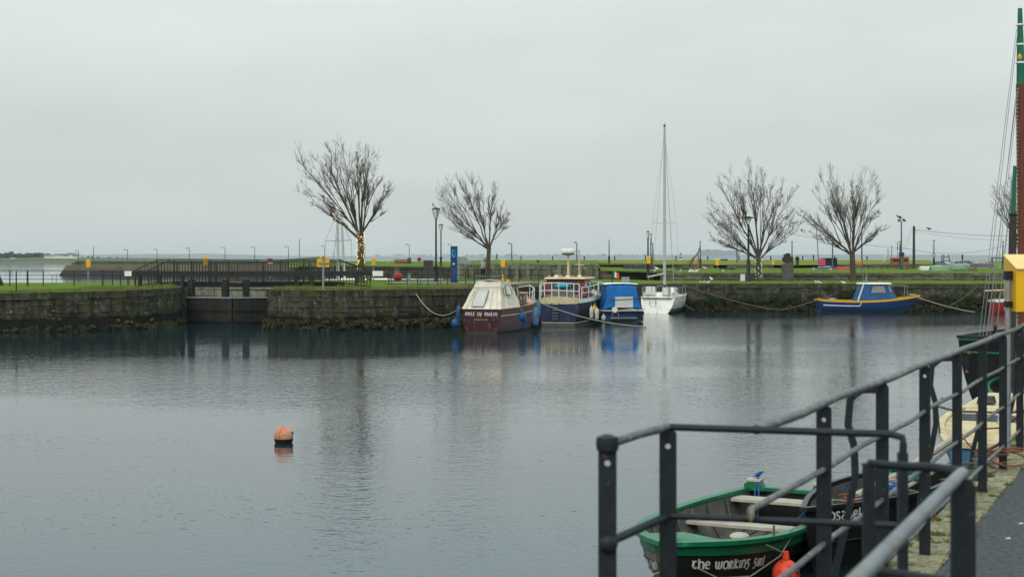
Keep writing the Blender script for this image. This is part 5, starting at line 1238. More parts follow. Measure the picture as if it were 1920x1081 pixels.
# ---- stroke lettering (uncial hand)
def arc(cx, cy, rx, ry, a0, a1, n=8): return [(cx + rx * math.cos(math.radians(a0 + (a1 - a0) * i / n)), cy + ry * math.sin(math.radians(a0 + (a1 - a0) * i / n))) for i in range(n + 1)]
GL = {
 'o': (.75, [arc(.37, .5, .37, .5, 0, 360, 14)]), 'i': (.22, [[(.1, 1), (.1, 0)]]),
 'n': (.68, [[(.05, 1), (.05, 0)], [(.05, .7)] + arc(.34, .6, .29, .4, 160, 0, 7) + [(.63, 0)]]),
 'm': (1.05, [[(.1, 0), (.02, .45)] + arc(.27, .6, .24, .4, 170, 0, 6) + [(.51, 0)], [(.51, .6)] + arc(.76, .6, .25, .4, 170, 0, 6) + [(.98, .35), (.9, 0)]]),
 's': (.55, [[(.5, .85), (.38, .98), (.18, .98), (.05, .8), (.12, .58), (.4, .42), (.5, .2), (.38, .03), (.15, .0), (0, .14)]]),
 't': (.65, [[(0, .97), (.62, 1.0)], [(.3, .97)] + arc(.42, .4, .3, .4, 150, 300, 7)]),
 'f': (.6, [[(.15, -.25), (.15, .8), (.28, 1.0), (.55, 1.0)], [(.0, .52), (.5, .52)]]),
 'a': (.72, [[(.05, .92), (.25, 1.0), (.5, .75), (.62, .0)], [(.52, .55), (.2, .5), (.03, .25), (.2, .0), (.56, .25)]]),
 'l': (.52, [[(.08, 1.25), (.08, .15), (.25, .0), (.48, .1)]]),
 'h': (.7, [[(.05, 1.3), (.05, 0)], [(.05, .6)] + arc(.35, .55, .3, .4, 160, 0, 6) + [(.6, -.05)]]),
 'e': (.62, [[(.05, .5), (.55, .56), (.52, .82), (.32, 1.0), (.1, .85), (.0, .5), (.1, .12), (.32, .0), (.56, .14)]]),
 'w': (.95, [[(.0, 1), (.04, .25), (.2, .0), (.4, .15), (.45, .95)], [(.45, .2), (.6, .0), (.82, .15), (.9, 1)]]),
 'r': (.62, [[(.05, 1), (.05, -.05)], [(.05, .8), (.25, 1.0), (.48, .85), (.42, .6), (.15, .5), (.58, .0)]]),
 'k': (.62, [[(.05, 1.2), (.05, 0)], [(.55, 1), (.08, .5), (.58, .0)]]),
 'g': (.6, [[(.0, 1.0), (.55, 1.0)], [(.2, 1.0), (.1, .58), (.42, .52), (.52, .2), (.35, -.2), (.05, -.12)]]),
 'b': (.65, [[(.05, 1.3), (.05, .2), (.25, .0), (.5, .1), (.58, .35), (.42, .6), (.08, .5)]]),
 'j': (.35, [[(.22, 1), (.22, .0), (.0, -.25)]]), 'u': (.68, [[(.05, 1), (.05, .25), (.25, .0), (.55, .2)], [(.6, 1), (.6, 0)]]),
 'p': (.62, [[(.05, 1), (.05, -.3)], [(.05, .8), (.35, 1.0), (.55, .6), (.35, .2), (.05, .3)]]), 'v': (.6, [[(0, 1), (.3, 0), (.58, 1)]]),
 'c': (.58, [arc(.35, .5, .33, .5, 50, 310, 9)]), ' ': (.42, []), "'": (.2, [[(.1, 1.2), (.05, .95)]]),
}
def lettering(text, place, height, total, wt, mat, parent, name='name_lettering'):
    adv = sum(GL[c][0] + .2 for c in text) - .2; k = total / adv; x = 0.0
    for ch in text:
        w, st_ = GL[ch]; mb = MB()
        for s_ in st_:
            pts = [Vector(((x + q[0]) * k, q[1] * height)) for q in s_]
            Ls, Rs = [], []
            for i in range(len(pts)):
                d = pts[min(i + 1, len(pts) - 1)] - pts[max(i - 1, 0)]
                d = d.normalized() if d.length > 1e-9 else Vector((1, 0)); nn = Vector((-d.y, d.x))
                ww = wt * (.65 + .55 * abs(d.y))
                Ls.append(pts[i] + nn * ww / 2); Rs.append(pts[i] - nn * ww / 2)
            mb.loft([[place(a.x, a.y), place(b.x, b.y)] for a, b in zip(Ls, Rs)])
        x += w + .2
        if st_: mb.build('letter', M[mat], parent, fix=False)

# ================================================================== 1. maroon wheelhouse cruiser with canvas tent
b1 = boat('motor_cruiser', 'maroon wooden cruiser with a cream canvas tent over its stern', 903.5, 67.6, 17.5)
H = Hull(b1, 8.0, 1.18, lambda u: 1.10 + .38 * u ** 2.2 + .03, zk=-.5, p=.5, q=1.15, rake=.5, srake=.12, fine=2.3, stern=.86, flare=.05)
H.shell('maroon_side'); 
rows = [[H.pt(0, j / 9, 1) + V(-.004, 0, 0) for j in range(10)], [H.pt(0, j / 9, -1) + V(-.004, 0, 0) for j in range(10)]]
MB().loft(rows).build('transom', M['maroon'], b1)
H.shell('wood', 'rubbing_strake', .86, 1.0, .02)
H.shell('navy', 'boot_top', .0, .37, .004)
H.rail('wood', 'gunwale', .1, .06)
H.rail('white', 'stripe', .03, .035, .84, 0, 1)
H.deck('tan', .06, .02); H.growth()
tz = lambda u, v: V(-.11 - .0, .82 - u, .66 + v)
lettering('mist of malin', lambda u, v: V(H.pt(0, .83, 1).x - .03, .78 - u, .83 + v), .15, 1.58, .027, 'letter_white', b1)
lettering('inspiration', lambda u, v: V(H.pt(0, .6, 1).x - .045, .36 - u, .60 + v), .075, .70, .014, 'letter_gold', b1, 'port_lettering')
for y, z in ((.8, .62), (.35, .5), (-.4, .42), (-.42, .3), (.7, .2), (-.75, .2), (-.62, .64)):
    MB().tube([V(-.1, y + .035 * math.cos(k * .9), z + .035 * math.sin(k * .9)) for k in range(8)], .008, 4, False).build('fitting_ring', M['galv'], b1)
# canvas tent stretched over hoops: wrinkled bilinear panels
def panel(a, b, c, d, nu=8, nv=8, sagv=V(0, 0, 0), amp=.03, seed=0):
    a, b, c, d = (Vector(q) for q in (a, b, c, d)); rows = []
    nrm = (b - a).cross(d - a).normalized()
    for i in range(nu + 1):
        u = i / nu; row = []
        for j in range(nv + 1):
            v = j / nv; p = (a.lerp(b, u)).lerp(d.lerp(c, u), v); k = 16 * u * (1 - u) * v * (1 - v)
            c0 = V(1.0, 0, 1.6); p = p + sagv * k; hb = min(1, max(.15, (p.z - 1.13) * 3)); q = V(p.x, p.y, p.z * .55)
            w = (mnoise.noise(q * 1.7) * .11 + mnoise.noise(q * 4.2 + V(7, 0, 0)) * .05) * hb
            row.append(p + (p - c0).normalized() * w)
        rows.append(row)
    return rows
BL, BR, TL, TR = V(-.17, 1.0, 1.13), V(-.17, -1.02, 1.13), V(.42, .46, 2.42), V(.42, -.80, 2.46)
FL, FR, UL, UR = V(2.25, 1.12, 1.16), V(2.45, -1.2, 1.16), V(1.9, .62, 2.46), V(1.85, -.82, 2.42)
tm = MB(); tm.loft(panel(BL, BR, TR, TL, 22, 16, V(.09, 0, 0), .15, 1)); tm.loft(panel(BR, FR, UR, TR, 22, 16, V(0, .12, 0), .17, 2)); tm.loft(panel(FL, BL, TL, UL, 8, 8, V(0, -.04, 0), .06, 3))
tm.loft(panel(TL, TR, UR, UL, 12, 12, V(0, 0, .03), .10, 4)); tm.loft(panel(FR, FL, UL, UR, 6, 6))
tent = tm.build('canvas_tent', M['canvas'], b1, False)
bm = bmesh.new(); bm.from_mesh(tent.data); bmesh.ops.remove_doubles(bm, verts=bm.verts[:], dist=.03); bmesh.ops.smooth_vert(bm, verts=bm.verts[:], factor=.5, use_axis_x=True, use_axis_y=True, use_axis_z=True); bmesh.ops.recalc_face_normals(bm, faces=bm.faces[:]); bm.to_mesh(tent.data); bm.free()
tent.data.polygons.foreach_set('use_smooth', [True] * len(tent.data.polygons))
def on_rear(u, v, off=.06): q = BL.lerp(BR, u).lerp(TL.lerp(TR, u), v); return q + V(-off + .05 * 16 * u * (1 - u) * v * (1 - v), 0, .01)
def on_side(u, v, off=.06): q = BR.lerp(FR, u).lerp(TR.lerp(UR, u), v); return q + V(0, -off, .01)
pane(b1, [on_rear(.24, .10), on_rear(.56, .10), on_rear(.60, .70), on_rear(.22, .70)], 'vinyl_window', 'vinyl', 'seam', tent)
pane(b1, [on_side(.30, .52), on_side(.68, .50), on_side(.66, .84), on_side(.30, .86)], 'vinyl_window', 'canvas', 'seam', tent)
MB().tube([on_rear(u / 8, .78, .03) for u in range(9)] + [on_side(u / 6, .74 - .06 * u / 6, .035) for u in range(7)], .014, 4).build('seam', M['seam'], tent)
for u0 in (.12, .72, .88): MB().tube([on_rear(u0, .0, .05), on_rear(u0 + .01, .3, .025), on_rear(u0 - .01, .75, .02)], .018, 4).build('fold', M['canvas'], tent)
for u0 in (.2, .75): MB().tube([on_side(u0, .0, .05), on_side(u0 + .03, .3, .06), on_side(u0 - .03, .9, .03)], .02, 4).build('fold', M['canvas'], tent)
MB().tube([V(0, 0, .02) + q for q in (TL, TL.lerp(TR, .5) + V(0, 0, .05), TR)], .025, 5).build('hoop', M['canvas'], tent)
MB().box((1.0, -.1, 2.68), (1.3, 1.5, .05)).build('solar_panel', M['glass'], b1)
# wheelhouse and fore cabin
cabin(b1, 'wheelhouse', 'wood', 2.3, 3.7, .86, .78, 1.2, 2.28, .05, .2)
MB().box((3.0, 0, 2.31), (1.7, 1.6, .07), 0, .96).build('wheelhouse_roof', M['tan'], b1)
for x0, x1 in ((2.42, 2.85), (2.98, 3.4)):
    pane(b1, [V(x0, -.84, 1.68), V(x1, -.815, 1.68), V(x1, -.745, 2.16), V(x0, -.76, 2.16)], 'window', 'pane', 'wood')
MB().box((3.2, -.3, 2.42), (.25, .12, .16)).build('searchlight', M['yellow'], b1)
MB().tube([(3.1, -.05, 2.33), (3.1, -.05, 2.75)], .05, 6).build('horn_post', M['yellow'], b1)
cabin(b1, 'fore_cabin', 'wood', 3.7, 5.4, .72, .6, 1.25, 1.78, 0, .15)
MB().box((4.55, 0, 1.81), (1.85, 1.36, .06), 0, .95).build('fore_cabin_roof', M['tan'], b1)
for x0, x1 in ((3.95, 4.35), (4.55, 4.95)): pane(b1, [V(x0, -.70, 1.45), V(x1, -.68, 1.45), V(x1, -.63, 1.7), V(x0, -.64, 1.7)], 'window', 'pane', 'wood')
MB().box((5.6, -.35, 1.55), (.7, .5, .35), .2, .7).build('deck_bundle', M['canvas'], b1)
rp = [H.pt(u, 1, -1) + V(0, .06, .62) for u in (.52, .6, .7, .8, .9, .99)] 
MB().tube(rp, .02, 5).build('pulpit_rail', M['white'], b1)
for q in rp: MB().tube([q, q - V(0, 0, .62)], .016, 5).build('stanchion', M['white'], b1)
rp = [H.pt(u, 1, 1) + V(0, -.06, .62) for u in (.6, .7, .8, .9, .99)]
MB().tube(rp, .02, 5).build('pulpit_rail', M['white'], b1)
MB().tube([(2.2, -1.1, 1.15), (2.25, -1.05, 1.85)], .014, 5).build('stanchion', M['galv'], b1)
MB().tube([(3.2, -1.12, 1.2), (3.2, -1.1, 1.6), (2.2, -1.1, 1.5)], .012, 4).build('grab_wire', M['galv'], b1)
for i in range(5): MB().tube([(.0, 1.02, 1.1), (-.15 + .04 * i, 1.05 + .05 * i, 1.5 + .05 * i)], .012, 4).build('rod', M['mast_wood'], b1)
M4 = lambda o, x, y, z: Matrix.Translation(o.location) @ Matrix.Rotation(o.rotation_euler.z, 4, 'Z') @ V(x, y, z)
fender(P(853.5, 606, 67.2), .19, .44, 'fender_blue', 'round blue fender at the port quarter of the maroon cruiser', P(862, 577, 67.4))
fender(P(859.5, 588, 67.6), .09, .75, 'fender_blue', 'slim dark blue fender above the round one on the maroon cruiser', P(863, 575, 67.6))
fender(P(979, 593.5, 67.8), .17, .44, 'fender_blue', 'round blue fender hanging amidships on the maroon cruiser', P(974.5, 570, 68.3))
fender(P(983, 606, 68.0), .10, .55, 'fender_blue', 'slim blue fender under the round one amidships', P(976, 578, 68.4))
fender(P(1004.5, 594, 69.3), .165, .92, 'fender_pale', 'long pale blue fender at the bow of the maroon cruiser', P(1000, 570, 70.4))
fender(P(1009.5, 578, 70.6), .11, .8, 'fender_pale', 'second long pale blue fender between maroon and navy boats', P(1003, 562, 71.6))
rope('mooring_rope', sag(P(777, 545, 72.3), P(862, 576, 67.4), .75), .022, M['rope'], 'slack pale rope from the rounded quay to the maroon cruiser')

# ================================================================== 2. navy trawler yacht with red wheelhouse
b2 = boat('trawler', 'navy steel boat with red wheelhouse and white rails', 1046, 77.0, 14.0)
H = Hull(b2, 8.6, 1.42, lambda u: 1.10 + .42 * u ** 2 , zk=-.6, p=.55, q=1.2, rake=.6, fine=2.4, stern=.80, flare=.04)
H.shell('navy', transom='navy'); H.shell('navy_dark', 'darker_side', .3, .97, .006, .03, 1.0, (-1,))  # thin darker skin over the starboard side only
H.rail('navy_dark', 'gunwale', .1, .07); H.rail('cream', 'waterline_stripe', .03, .04, .46, 0, 1, 0, True)
H.deck('cream', .05, .0); H.growth()
# raised cream stern bulwark
secs = []
for j in range(15):
    a = -1 + j / 7; yy = a * 1.10; xx = -.06 + .35 * abs(a) ** 3; hh = 1.36 + .10 * (1 - a * a)
    secs.append([V(xx, yy, 1.08), V(xx - .02, yy, hh), V(xx + .1, yy, hh + .01), V(xx + .12, yy, 1.08)])
MB().loft(secs, True, True).build('bulwark', M['cream'], b2, True)
for sd in (1, -1):
    q = [H.pt(u, 1, sd) for u in (.02, .15, .3, .45, .6, .75, .9, .99)]
    MB().loft([[p + V(0, -sd * .04, -.02), p + V(0, -sd * .06, .26)] for p in q]).build('bulwark', M['cream' if sd > 0 else 'white'], b2)
MB().loft([[V(1.0, 1.22, 1.12), V(1.0, 1.15, 1.5)], [V(6, 1.2, 1.2), V(6, 1.1, 1.6)]]).build('side_plate', M['grey_plank'], b2)
for y in (.33, -.06): MB().beam((-.05, y, .25), (-.05, y, 1.15), .03, .03).build('ladder_rail', M['black_metal'], b2)
for k in range(6): MB().beam((-.05, .33, .3 + k * .15), (-.05, -.06, .3 + k * .15), .025, .025).build('ladder_rung', M['galv'], b2)
cabin(b2, 'wheelhouse', 'red', 1.9, 4.6, 1.12, 1.02, 1.4, 2.42, .04, .25, .94)
MB().box((3.2, 0, 2.46), (3.0, 2.34, .09), 0, .96).build('wheelhouse_roof', M['cream'], b2)
cabin(b2, 'lower_cabin', 'grey_plank', 1.2, 6.0, 1.12, .95, 1.1, 1.55, 0, .2)
for y0, y1, m in ((.92, .42, 'glass'), (.38, -.22, 'glass'), (-.30, -.75, 'glass')):
    pane(b2, [V(1.91, y0, 1.72), V(1.91, y1, 1.72), V(1.925, y1, 2.28), V(1.925, y0, 2.28)], 'window', m, 'galv')
MB().ball((1.6, .1, 2.02), .32, 12, 7, (1.2, 1.4, .45)).build('blue_cover', M['sign_cyan'], b2, True)
MB().box((1.75, .05, 1.72), (.25, 1.3, .3)).build('deck_locker', M['grey_plank'], b2)
for x0, x1 in ((2.2, 3.0), (3.2, 4.1)): pane(b2, [V(x0, -1.11, 1.75), V(x1, -1.09, 1.75), V(x1, -1.05, 2.28), V(x0, -1.06, 2.28)], 'window', 'glass', 'galv')
# white stern and side rails
def rails2(pts, hs, r=.025):
    for h in hs: MB().tube([p + V(0, 0, h) for p in pts], r, 5).build('guard_rail', M['white'], b2)
    for p in pts: MB().tube([p, p + V(0, 0, max(hs))], r, 5).build('stanchion', M['white'], b2)
sr = [V(.3, 1.05, 1.4), V(.0, .75, 1.42), V(-.05, .33, 1.44), V(-.05, -.06, 1.44), V(0, -.5, 1.42), V(.15, -.85, 1.4), V(.4, -1.1, 1.38)]
rails2(sr, (.38, .78))
rails2([H.pt(u, 1, -1) + V(0, .08, .2) for u in (.1, .25, .4, .55, .7)], (.35, .66))
rails2([H.pt(u, 1, 1) + V(0, -.08, .2) for u in (.05, .15, .3)], (.4, .76))
for p, q in ((V(.4, -1.1, 2.1), V(1.9, -1.15, 1.5)), (V(1.6, -1.2, 2.1), V(3.2, -1.3, 1.45))): MB().tube([p, q], .03, 5).build('handrail', M['white'], b2)
mst = MB().tube([(3.0, .05, 2.45), (3.0, .05, 3.72)], .055, 8).build('radar_mast', M['cream'], b2, True)
MB().tube([(3.2, .05, 2.45), (3.05, .05, 3.4)], .025, 5).build('strut', M['cream'], mst)
MB().lathe([(.1, 3.72), (.34, 3.78), (.36, 3.84), (.34, 3.86)], (3.0, .05, 0), 14).build('radar_base', M['grey_plank'], b2)
MB().lathe([(.42, 3.87), (.43, 4.02), (.38, 4.08), (.05, 4.1)], (3.0, .05, 0), 16).build('radar_dome', M['white'], b2, True)
MB().tube([(3.4, -.5, 2.5), (3.4, -.5, 3.95)], .035, 6).build('signal_mast', M['cream'], b2); MB().beam((3.4, -.25, 3.2), (3.4, -.8, 3.2), .04, .04).build('crosstree', M['cream'], b2); MB().ball((3.4, -.5, 3.98), .07).build('mast_light', M['cream'], b2)
for i in range(9): MB().box((2.1 + (i % 3) * .9, .95 - i * .22, 2.55), (.22, .12, .1 + .05 * (i % 2)), i).build('roof_fitting', M[('tan', 'white', 'rust')[i % 3]], b2)
fender(P(1109, 586, 75.6), .1, .62, 'fender_white', 'white fender between the navy boat and the blue canopy boat', P(1108, 566, 76))
fender(P(1119, 589, 75.6), .11, .6, 'fender_white', 'second white fender beside the blue canopy boat', P(1116, 566, 76))
fender(P(1114.5, 580, 75.8), .09, .4, 'yellow', 'yellow fender between the navy boat and the blue canopy boat', P(1113, 562, 76))
rope('mooring_rope', sag(P(1008, 565, 76.6), P(1212, 612, 73.5), .28, 18), .026, M['rope'], 'long pale rope from the navy boat sinking into the water')
rope('mooring_rope', sag(P(1100, 536, 91), P(1127, 549, 84), .2), .018, M['rope_dark'], 'dark rope from the quay to the navy boat')

# ================================================================== 3. small cruiser with blue canvas hood
b3 = boat('small_cruiser', 'small boat with a bright blue canvas hood and flag', 1167.5, 79.9, -9.0)
H = Hull(b3, 5.6, 1.20, lambda u: .62 + .35 * u ** 1.6, zk=-.3, p=.5, q=1.1, rake=.6, fine=2.3, stern=.94)
H.shell('blue_hull', transom='blue_hull'); H.shell('gel_white', 'topsides', .75, 1.0, .008, .1); H.rail('gel_white', 'gunwale', .1, .07, across=True); H.deck('gel_white', .04); H.growth()
MB().box((-.12, 0, .62), (.3, 2.3, .05)).build('swim_platform', M['thwart'], b3)
MB().box((-.2, .0, .22), (.14, 1.5, .08)).build('step', M['grey_plank'], b3)
MB().box((-.03, -1.02, .3), (.05, .3, .5)).build('corner_patch', M['navy_dark'], b3)
for y in (.65, .3): MB().beam((-.2, y, .1), (-.2, y, .6), .03, .03).build('ladder_rail', M['galv'], b3)
MB().lathe([(.16, -.04), (.16, .04)], (-.26, .52, .68), 12, Matrix.Rotation(PI / 2, 3, 'Y')).build('mooring_eye', M['white'], b3)
hd = []
for x, hw, z1 in ((.05, 1.10, .75), (.08, 1.08, 1.2), (.22, 1.03, 1.9), (.42, .98, 2.02), (1.1, .98, 2.06), (1.7, .98, 2.02)):
    row = []
    for j in range(13):
        a = -1 + j / 6; k = min(1, max(0, (1 - abs(a)) / .12))
        row.append(V(x + .06 * mnoise.noise(V(x * 3, a * 3, 9)), hw * a * (1 + .04 * (1 - k)), .68 + (z1 - .68) * k ** .6 + .045 * mnoise.noise(V(x * 2.5, a * 4, 3)) * k + .05 * (1 - a * a)))
    hd.append(row)
hood = MB().loft(hd).add(hd[-1], [tuple(range(13))]).build('canvas_hood', M['blue_canvas'], b3, True)
pane(b3, [V(-.05, .42, .82), V(-.05, -.58, .82), V(.02, -.58, 1.38), V(.02, .42, 1.38)], 'vinyl_window', 'vinyl', 'white', hood)
MB().tube([(-.05, .8, 1.22), (-.06, 0, 1.25), (-.05, -1.2, 1.32)], .018, 4).build('hood_bar', M['black_metal'], hood)
for y in (.75, -.9): MB().tube([(.06, y, .75), (.1, y * .98, 1.3), (.24, y * .95, 1.9)], .012, 4).build('seam', M['navy'], hood)
MB().loft([[V(.34, s_ * .98, 2.08 + .05 * (1 - s_ * s_)), V(.5, s_ * .98, 2.13 + .05 * (1 - s_ * s_)), V(1.75, s_ * .98, 2.13 + .05 * (1 - s_ * s_))] for s_ in (1, .5, 0, -.5, -1)]).build('hood_top', M['gel_white'], b3)
cabin(b3, 'cabin', 'gel_white', 1.7, 3.9, 1.0, .8, .9, 1.5, .0, .6)
pane(b3, [V(2.0, 1.0, 1.1), V(2.9, .93, 1.1), V(2.9, .86, 1.38), V(2.0, .9, 1.38)], 'window', 'glass', 'galv')
MB().box((1.2, -.45, 2.33), (.05, .45, .32)).build('small_panel', M['galv'], b3); MB().tube([(1.2, -.45, 2.05), (1.2, -.45, 2.2)], .03, 5).build('panel_post', M['galv'], b3)
fp = MB().tube([(.9, .38, 2.05), (.9, .40, 2.86)], .025, 5).build('flag_staff', M['black_metal'], b3)
for i, m in enumerate(('flag_green', 'flag_white', 'flag_orange')):
    secs = [[V(.9 + .05 * math.sin(k * 1.7), .38 - k * .062, z - .02 * k) for z in (2.52, 2.68, 2.84)] for k in (2 * i, 2 * i + 1, 2 * i + 2)]
    MB().loft(secs).build('flag_stripe', M[m], b3)
MB().tube([(2.2, 1.05, .98), (2.3, 1.0, 1.5), (4.6, .5, 1.6), (5.5, 0, 1.55)], .018, 5).build('bow_rail', M['galv'], b3)
fender(P(1131.5, 596, 79.6), .13, .34, 'fender_white', 'round white fender at the port side of the blue canopy boat', P(1126, 580, 80))

# ================================================================== 4. white sailing yacht
b4 = boat('sailing_yacht', 'white sailing yacht with a tall mast moored by the quay corner', 1229, 92.2, 17.0)
H = Hull(b4, 7.6, 1.28, lambda u: 1.02 + .25 * u ** 1.5, zk=-.35, p=.45, q=1.1, rake=.7, srake=.0, fine=2.2, stern=.86)
H.srake = -.75; H.shell('gel_white', transom='gel_white'); H.shell('navy', 'boot_stripe', .40, .48, .006); H.rail('gel_white', 'toe_rail', .06, .07, across=True); H.deck('gel_white', .03, .0)
H.shell('navy_dark', 'bottom_paint', .0, .37, .004)
cabin(b4, 'coachroof', 'gel_white', 2.6, 5.8, .86, .6, 1.05, 1.6, .1, .7, .8)
pane(b4, [V(3.0, -.86, 1.25), V(4.4, -.80, 1.25), V(4.3, -.74, 1.42), V(3.1, -.78, 1.42)], 'window', 'glass')
cabin(b4, 'cockpit_coaming', 'gel_white', .5, 2.7, 1.0, 1.0, 1.0, 1.35, .3, .0, .95)
MB().box((.62, .45, 1.45), (.2, .7, .55), 0, .85).build('stern_seat', M['gel_white'], b4); MB().box((.62, -.62, 1.42), (.2, .6, .5), 0, .85).build('stern_seat', M['gel_white'], b4)
MB().box((1.4, 0, 1.5), (.1, .8, .7)).build('companionway', M['glass'], b4)
MB().tube([V(1.1, math.cos(k * PI / 8) * .28 - .1, 1.5 + math.sin(k * PI / 8) * .28) for k in range(17)], .02, 4, False).build('steering_wheel', M['galv'], b4)
MB().tube([(.28, .45, .55), (.36, .45, .92), (.36, .05, .92), (.28, .05, .55)], .022, 5).build('swim_ladder', M['grey_plank'], b4)
for p in ((.2, .3, .45), (.2, .1, .45)): MB().ball(p, .035).build('fitting', M['navy'], b4)
mh = Zc(232, 93.6) - WZ
mst = P(1247, 545, 94.5)
mx, my = 3.1, .0
mast = MB().tube([(mx, my, 1.55), (mx, my, mh * .6), (mx, my, mh)], [.10, .095, .07], 8).build('mast', M['alu'], b4, True)
MB().tube([(mx, my, mh), (mx, my, mh + .25)], .015, 4).build('antenna', M['galv'], mast); MB().ball((mx, my, mh + .02), .09, 6, 5, (1.6, 1, .8)).build('masthead_fitting', M['net_dark'], mast)
zsp = Zc(417, 94) - WZ
MB().beam((mx, my + .82, zsp), (mx, my - .82, zsp), .05, .03).build('spreader', M['alu'], mast); MB().lathe([(.16, 0), (.16, .05)], (mx, my + .05, zsp + .35), 10).build('radar_reflector', M['white'], mast)
for y in (.82, -.82): MB().tube([(mx, my, mh - .6), (mx, my + y, zsp), (mx - .1, my + y * 1.25, 1.3)], .006, 4).build('shroud', M['wire'], b4)
MB().tube([(mx, my, mh - .1), (.0, .3, 1.2)], .009, 4).build('backstay', M['wire'], b4)
MB().tube([(mx, my, mh - .2), (6.6, 0, 1.35)], [.012, .024], 5).build('furled_forestay', M['alu'], b4)
MB().tube([(mx, my, 2.55), (.6, .62, 2.35)], .06, 6).build('boom', M['alu'], b4)
for s_ in (1, -1):
    rp = [H.pt(u, 1, s_) + V(0, -s_ * .06, .58) for u in (.02, .2, .4, .6, .8, .97)]
    MB().tube(rp, .01, 4).build('guard_wire', M['galv'], b4)
    for p in rp: MB().tube([p, p - V(0, 0, .56)], .016, 4).build('stanchion', M['galv'], b4)
pp = [H.pt(.86, 1, 1) + V(0, 0, .6), H.pt(.99, 1, 1) + V(0, 0, .68), H.pt(.86, 1, -1) + V(0, 0, .6)]
MB().tube(pp, .03, 5).build('pulpit', M['galv'], b4)
for y0 in (.85, -.85): MB().tube([V(.1, y0, 1.05), V(.0, y0, 1.65), V(.45, y0, 1.7), V(.5, y0, 1.1)], .025, 5).build('pushpit', M['galv'], b4)
rope('mooring_rope', sag(P(1282, 535, 96.8), P(1448, 580, 95.2), .12), .03, M['rope_dark'], 'dark mooring rope slanting down the right quay wall')
rope('mooring_rope', sag(P(1278, 566, 94), P(1300, 581, 92), .02), .022, M['rope_dark'], 'short rope from the yacht bow to the water')

# ================================================================== 5. blue fishing boat with yellow gunwale
b5 = thing('fishing_boat', 'blue cabin boat with a yellow gunwale along the right quay', 'boat', (X(1533, 94.6), 94.4, WZ), math.radians(1.0))
H = Hull(b5, 6.75, 1.05, lambda u: .72 + .10 * (1 - min(1, u / .4)) ** 2 + .36 * max(0, (u - .35) / .65) ** 2, zk=-.35, p=.5, q=1.15, rake=.9, fine=2.3, stern=.85)
H.shell('blue_hull', transom='blue_hull'); H.rail('yellow', 'gunwale', .1, .13, across=True); H.deck('maroon_side', .1); H.growth()
H.shell('maroon', 'bulwark_lining', .93, 1.0, -.05, 0, .4)
for sd in (-1,):
    a = [H.pt(u, .76, sd) + V(0, sd * .02, 0) for u in (.02, .12, .24, .37)]; a.append(H.pt(.39, .99, sd) + V(0, sd * .02, 0))
    MB().tube(a, .035, 5).build('white_trim', M['white'], b5)
sec = lambda y: [V(2.45, y, .72), V(2.85, y * .92, 1.86), V(4.55, y * .92, 1.86), V(5.05, y, .9)]
solid([sec(.8), sec(-.8)], 'cabin', 'blue_cabin', b5)
MB().beam((2.42, -.815, .74), (2.82, -.755, 1.85), .07, .07).build('corner_trim', M['white'], b5)
MB().box((3.7, 0, 1.91), (1.95, 1.66, .1), 0, .94).build('cabin_roof', M['gel_white'], b5)
pane(b5, [V(3.25, -.79, 1.28), V(4.32, -.79, 1.28), V(4.18, -.755, 1.76), V(3.45, -.755, 1.76)], 'window', 'pane', 'blue_hull')
pane(b5, [V(4.52, -.79, 1.3), V(4.78, -.79, 1.3), V(4.58, -.755, 1.78), V(4.42, -.755, 1.78)], 'window', 'pane', 'blue_hull')
pane(b5, [V(4.62, -.6, 1.77), V(4.62, .6, 1.77), V(4.86, .62, 1.3), V(4.86, -.62, 1.3)], 'windscreen', 'pane', 'blue_hull')
MB().tube([(5.85, -.3, 1.0), (5.85, -.3, 1.75), (4.6, -.3, 1.78)], .025, 5).build('bow_frame', M['galv'], b5); MB().tube([(5.85, .3, 1.0), (5.85, .3, 1.75), (5.85, -.3, 1.75)], .025, 5).build('bow_frame', M['galv'], b5)
MB().tube([(3.25, .1, 1.9), (3.25, .1, 3.0)], .018, 4).build('aerial', M['galv'], b5); MB().tube([(3.0, -.3, 1.9), (3.15, -.3, 2.55)], .018, 4).build('aerial', M['galv'], b5); MB().tube([(2.9, -.4, 1.9), (2.88, -.4, 2.75)], .014, 4).build('aerial', M['galv'], b5)
MB().box((.35, 0, .82), (.5, 1.2, .12)).build('stern_thwart', M['maroon_side'], b5)
MB().ball((.85, -.4, .86), .18, 8, 6, (1.6, 1, .5)).build('rope_coil', M['rope'], b5); MB().ball((.0, -.2, .88), .07).build('stern_cleat', M['yellow'], b5)
MB().box((6.25, -.05, 1.16), (.4, .3, .07)).build('bow_plate', M['thwart'], b5)
rope('mooring_rope', sag(P(1532, 562, 94.5), P(1463, 581, 92.5), .06), .03, M['rope_dark'], 'dark rope from the stern of the blue boat into the water')
rope('mooring_rope', sag(P(1463, 581, 92.5), P(1437, 579, 93), -.05, 6), .025, M['rope_dark'], 'short floating rope end left of the blue boat')
rope('mooring_rope', sag(P(1718, 556, 94.5), P(1828, 585, 91), .1), .03, M['rope'], 'pale rope from the bow of the blue boat into the water')
rope('mooring_rope', sag(P(1833, 536, 96.2), P(1780, 573, 94.5), .12), .024, M['rope_dark'], 'dark rope hanging on the right quay wall near the red boat')

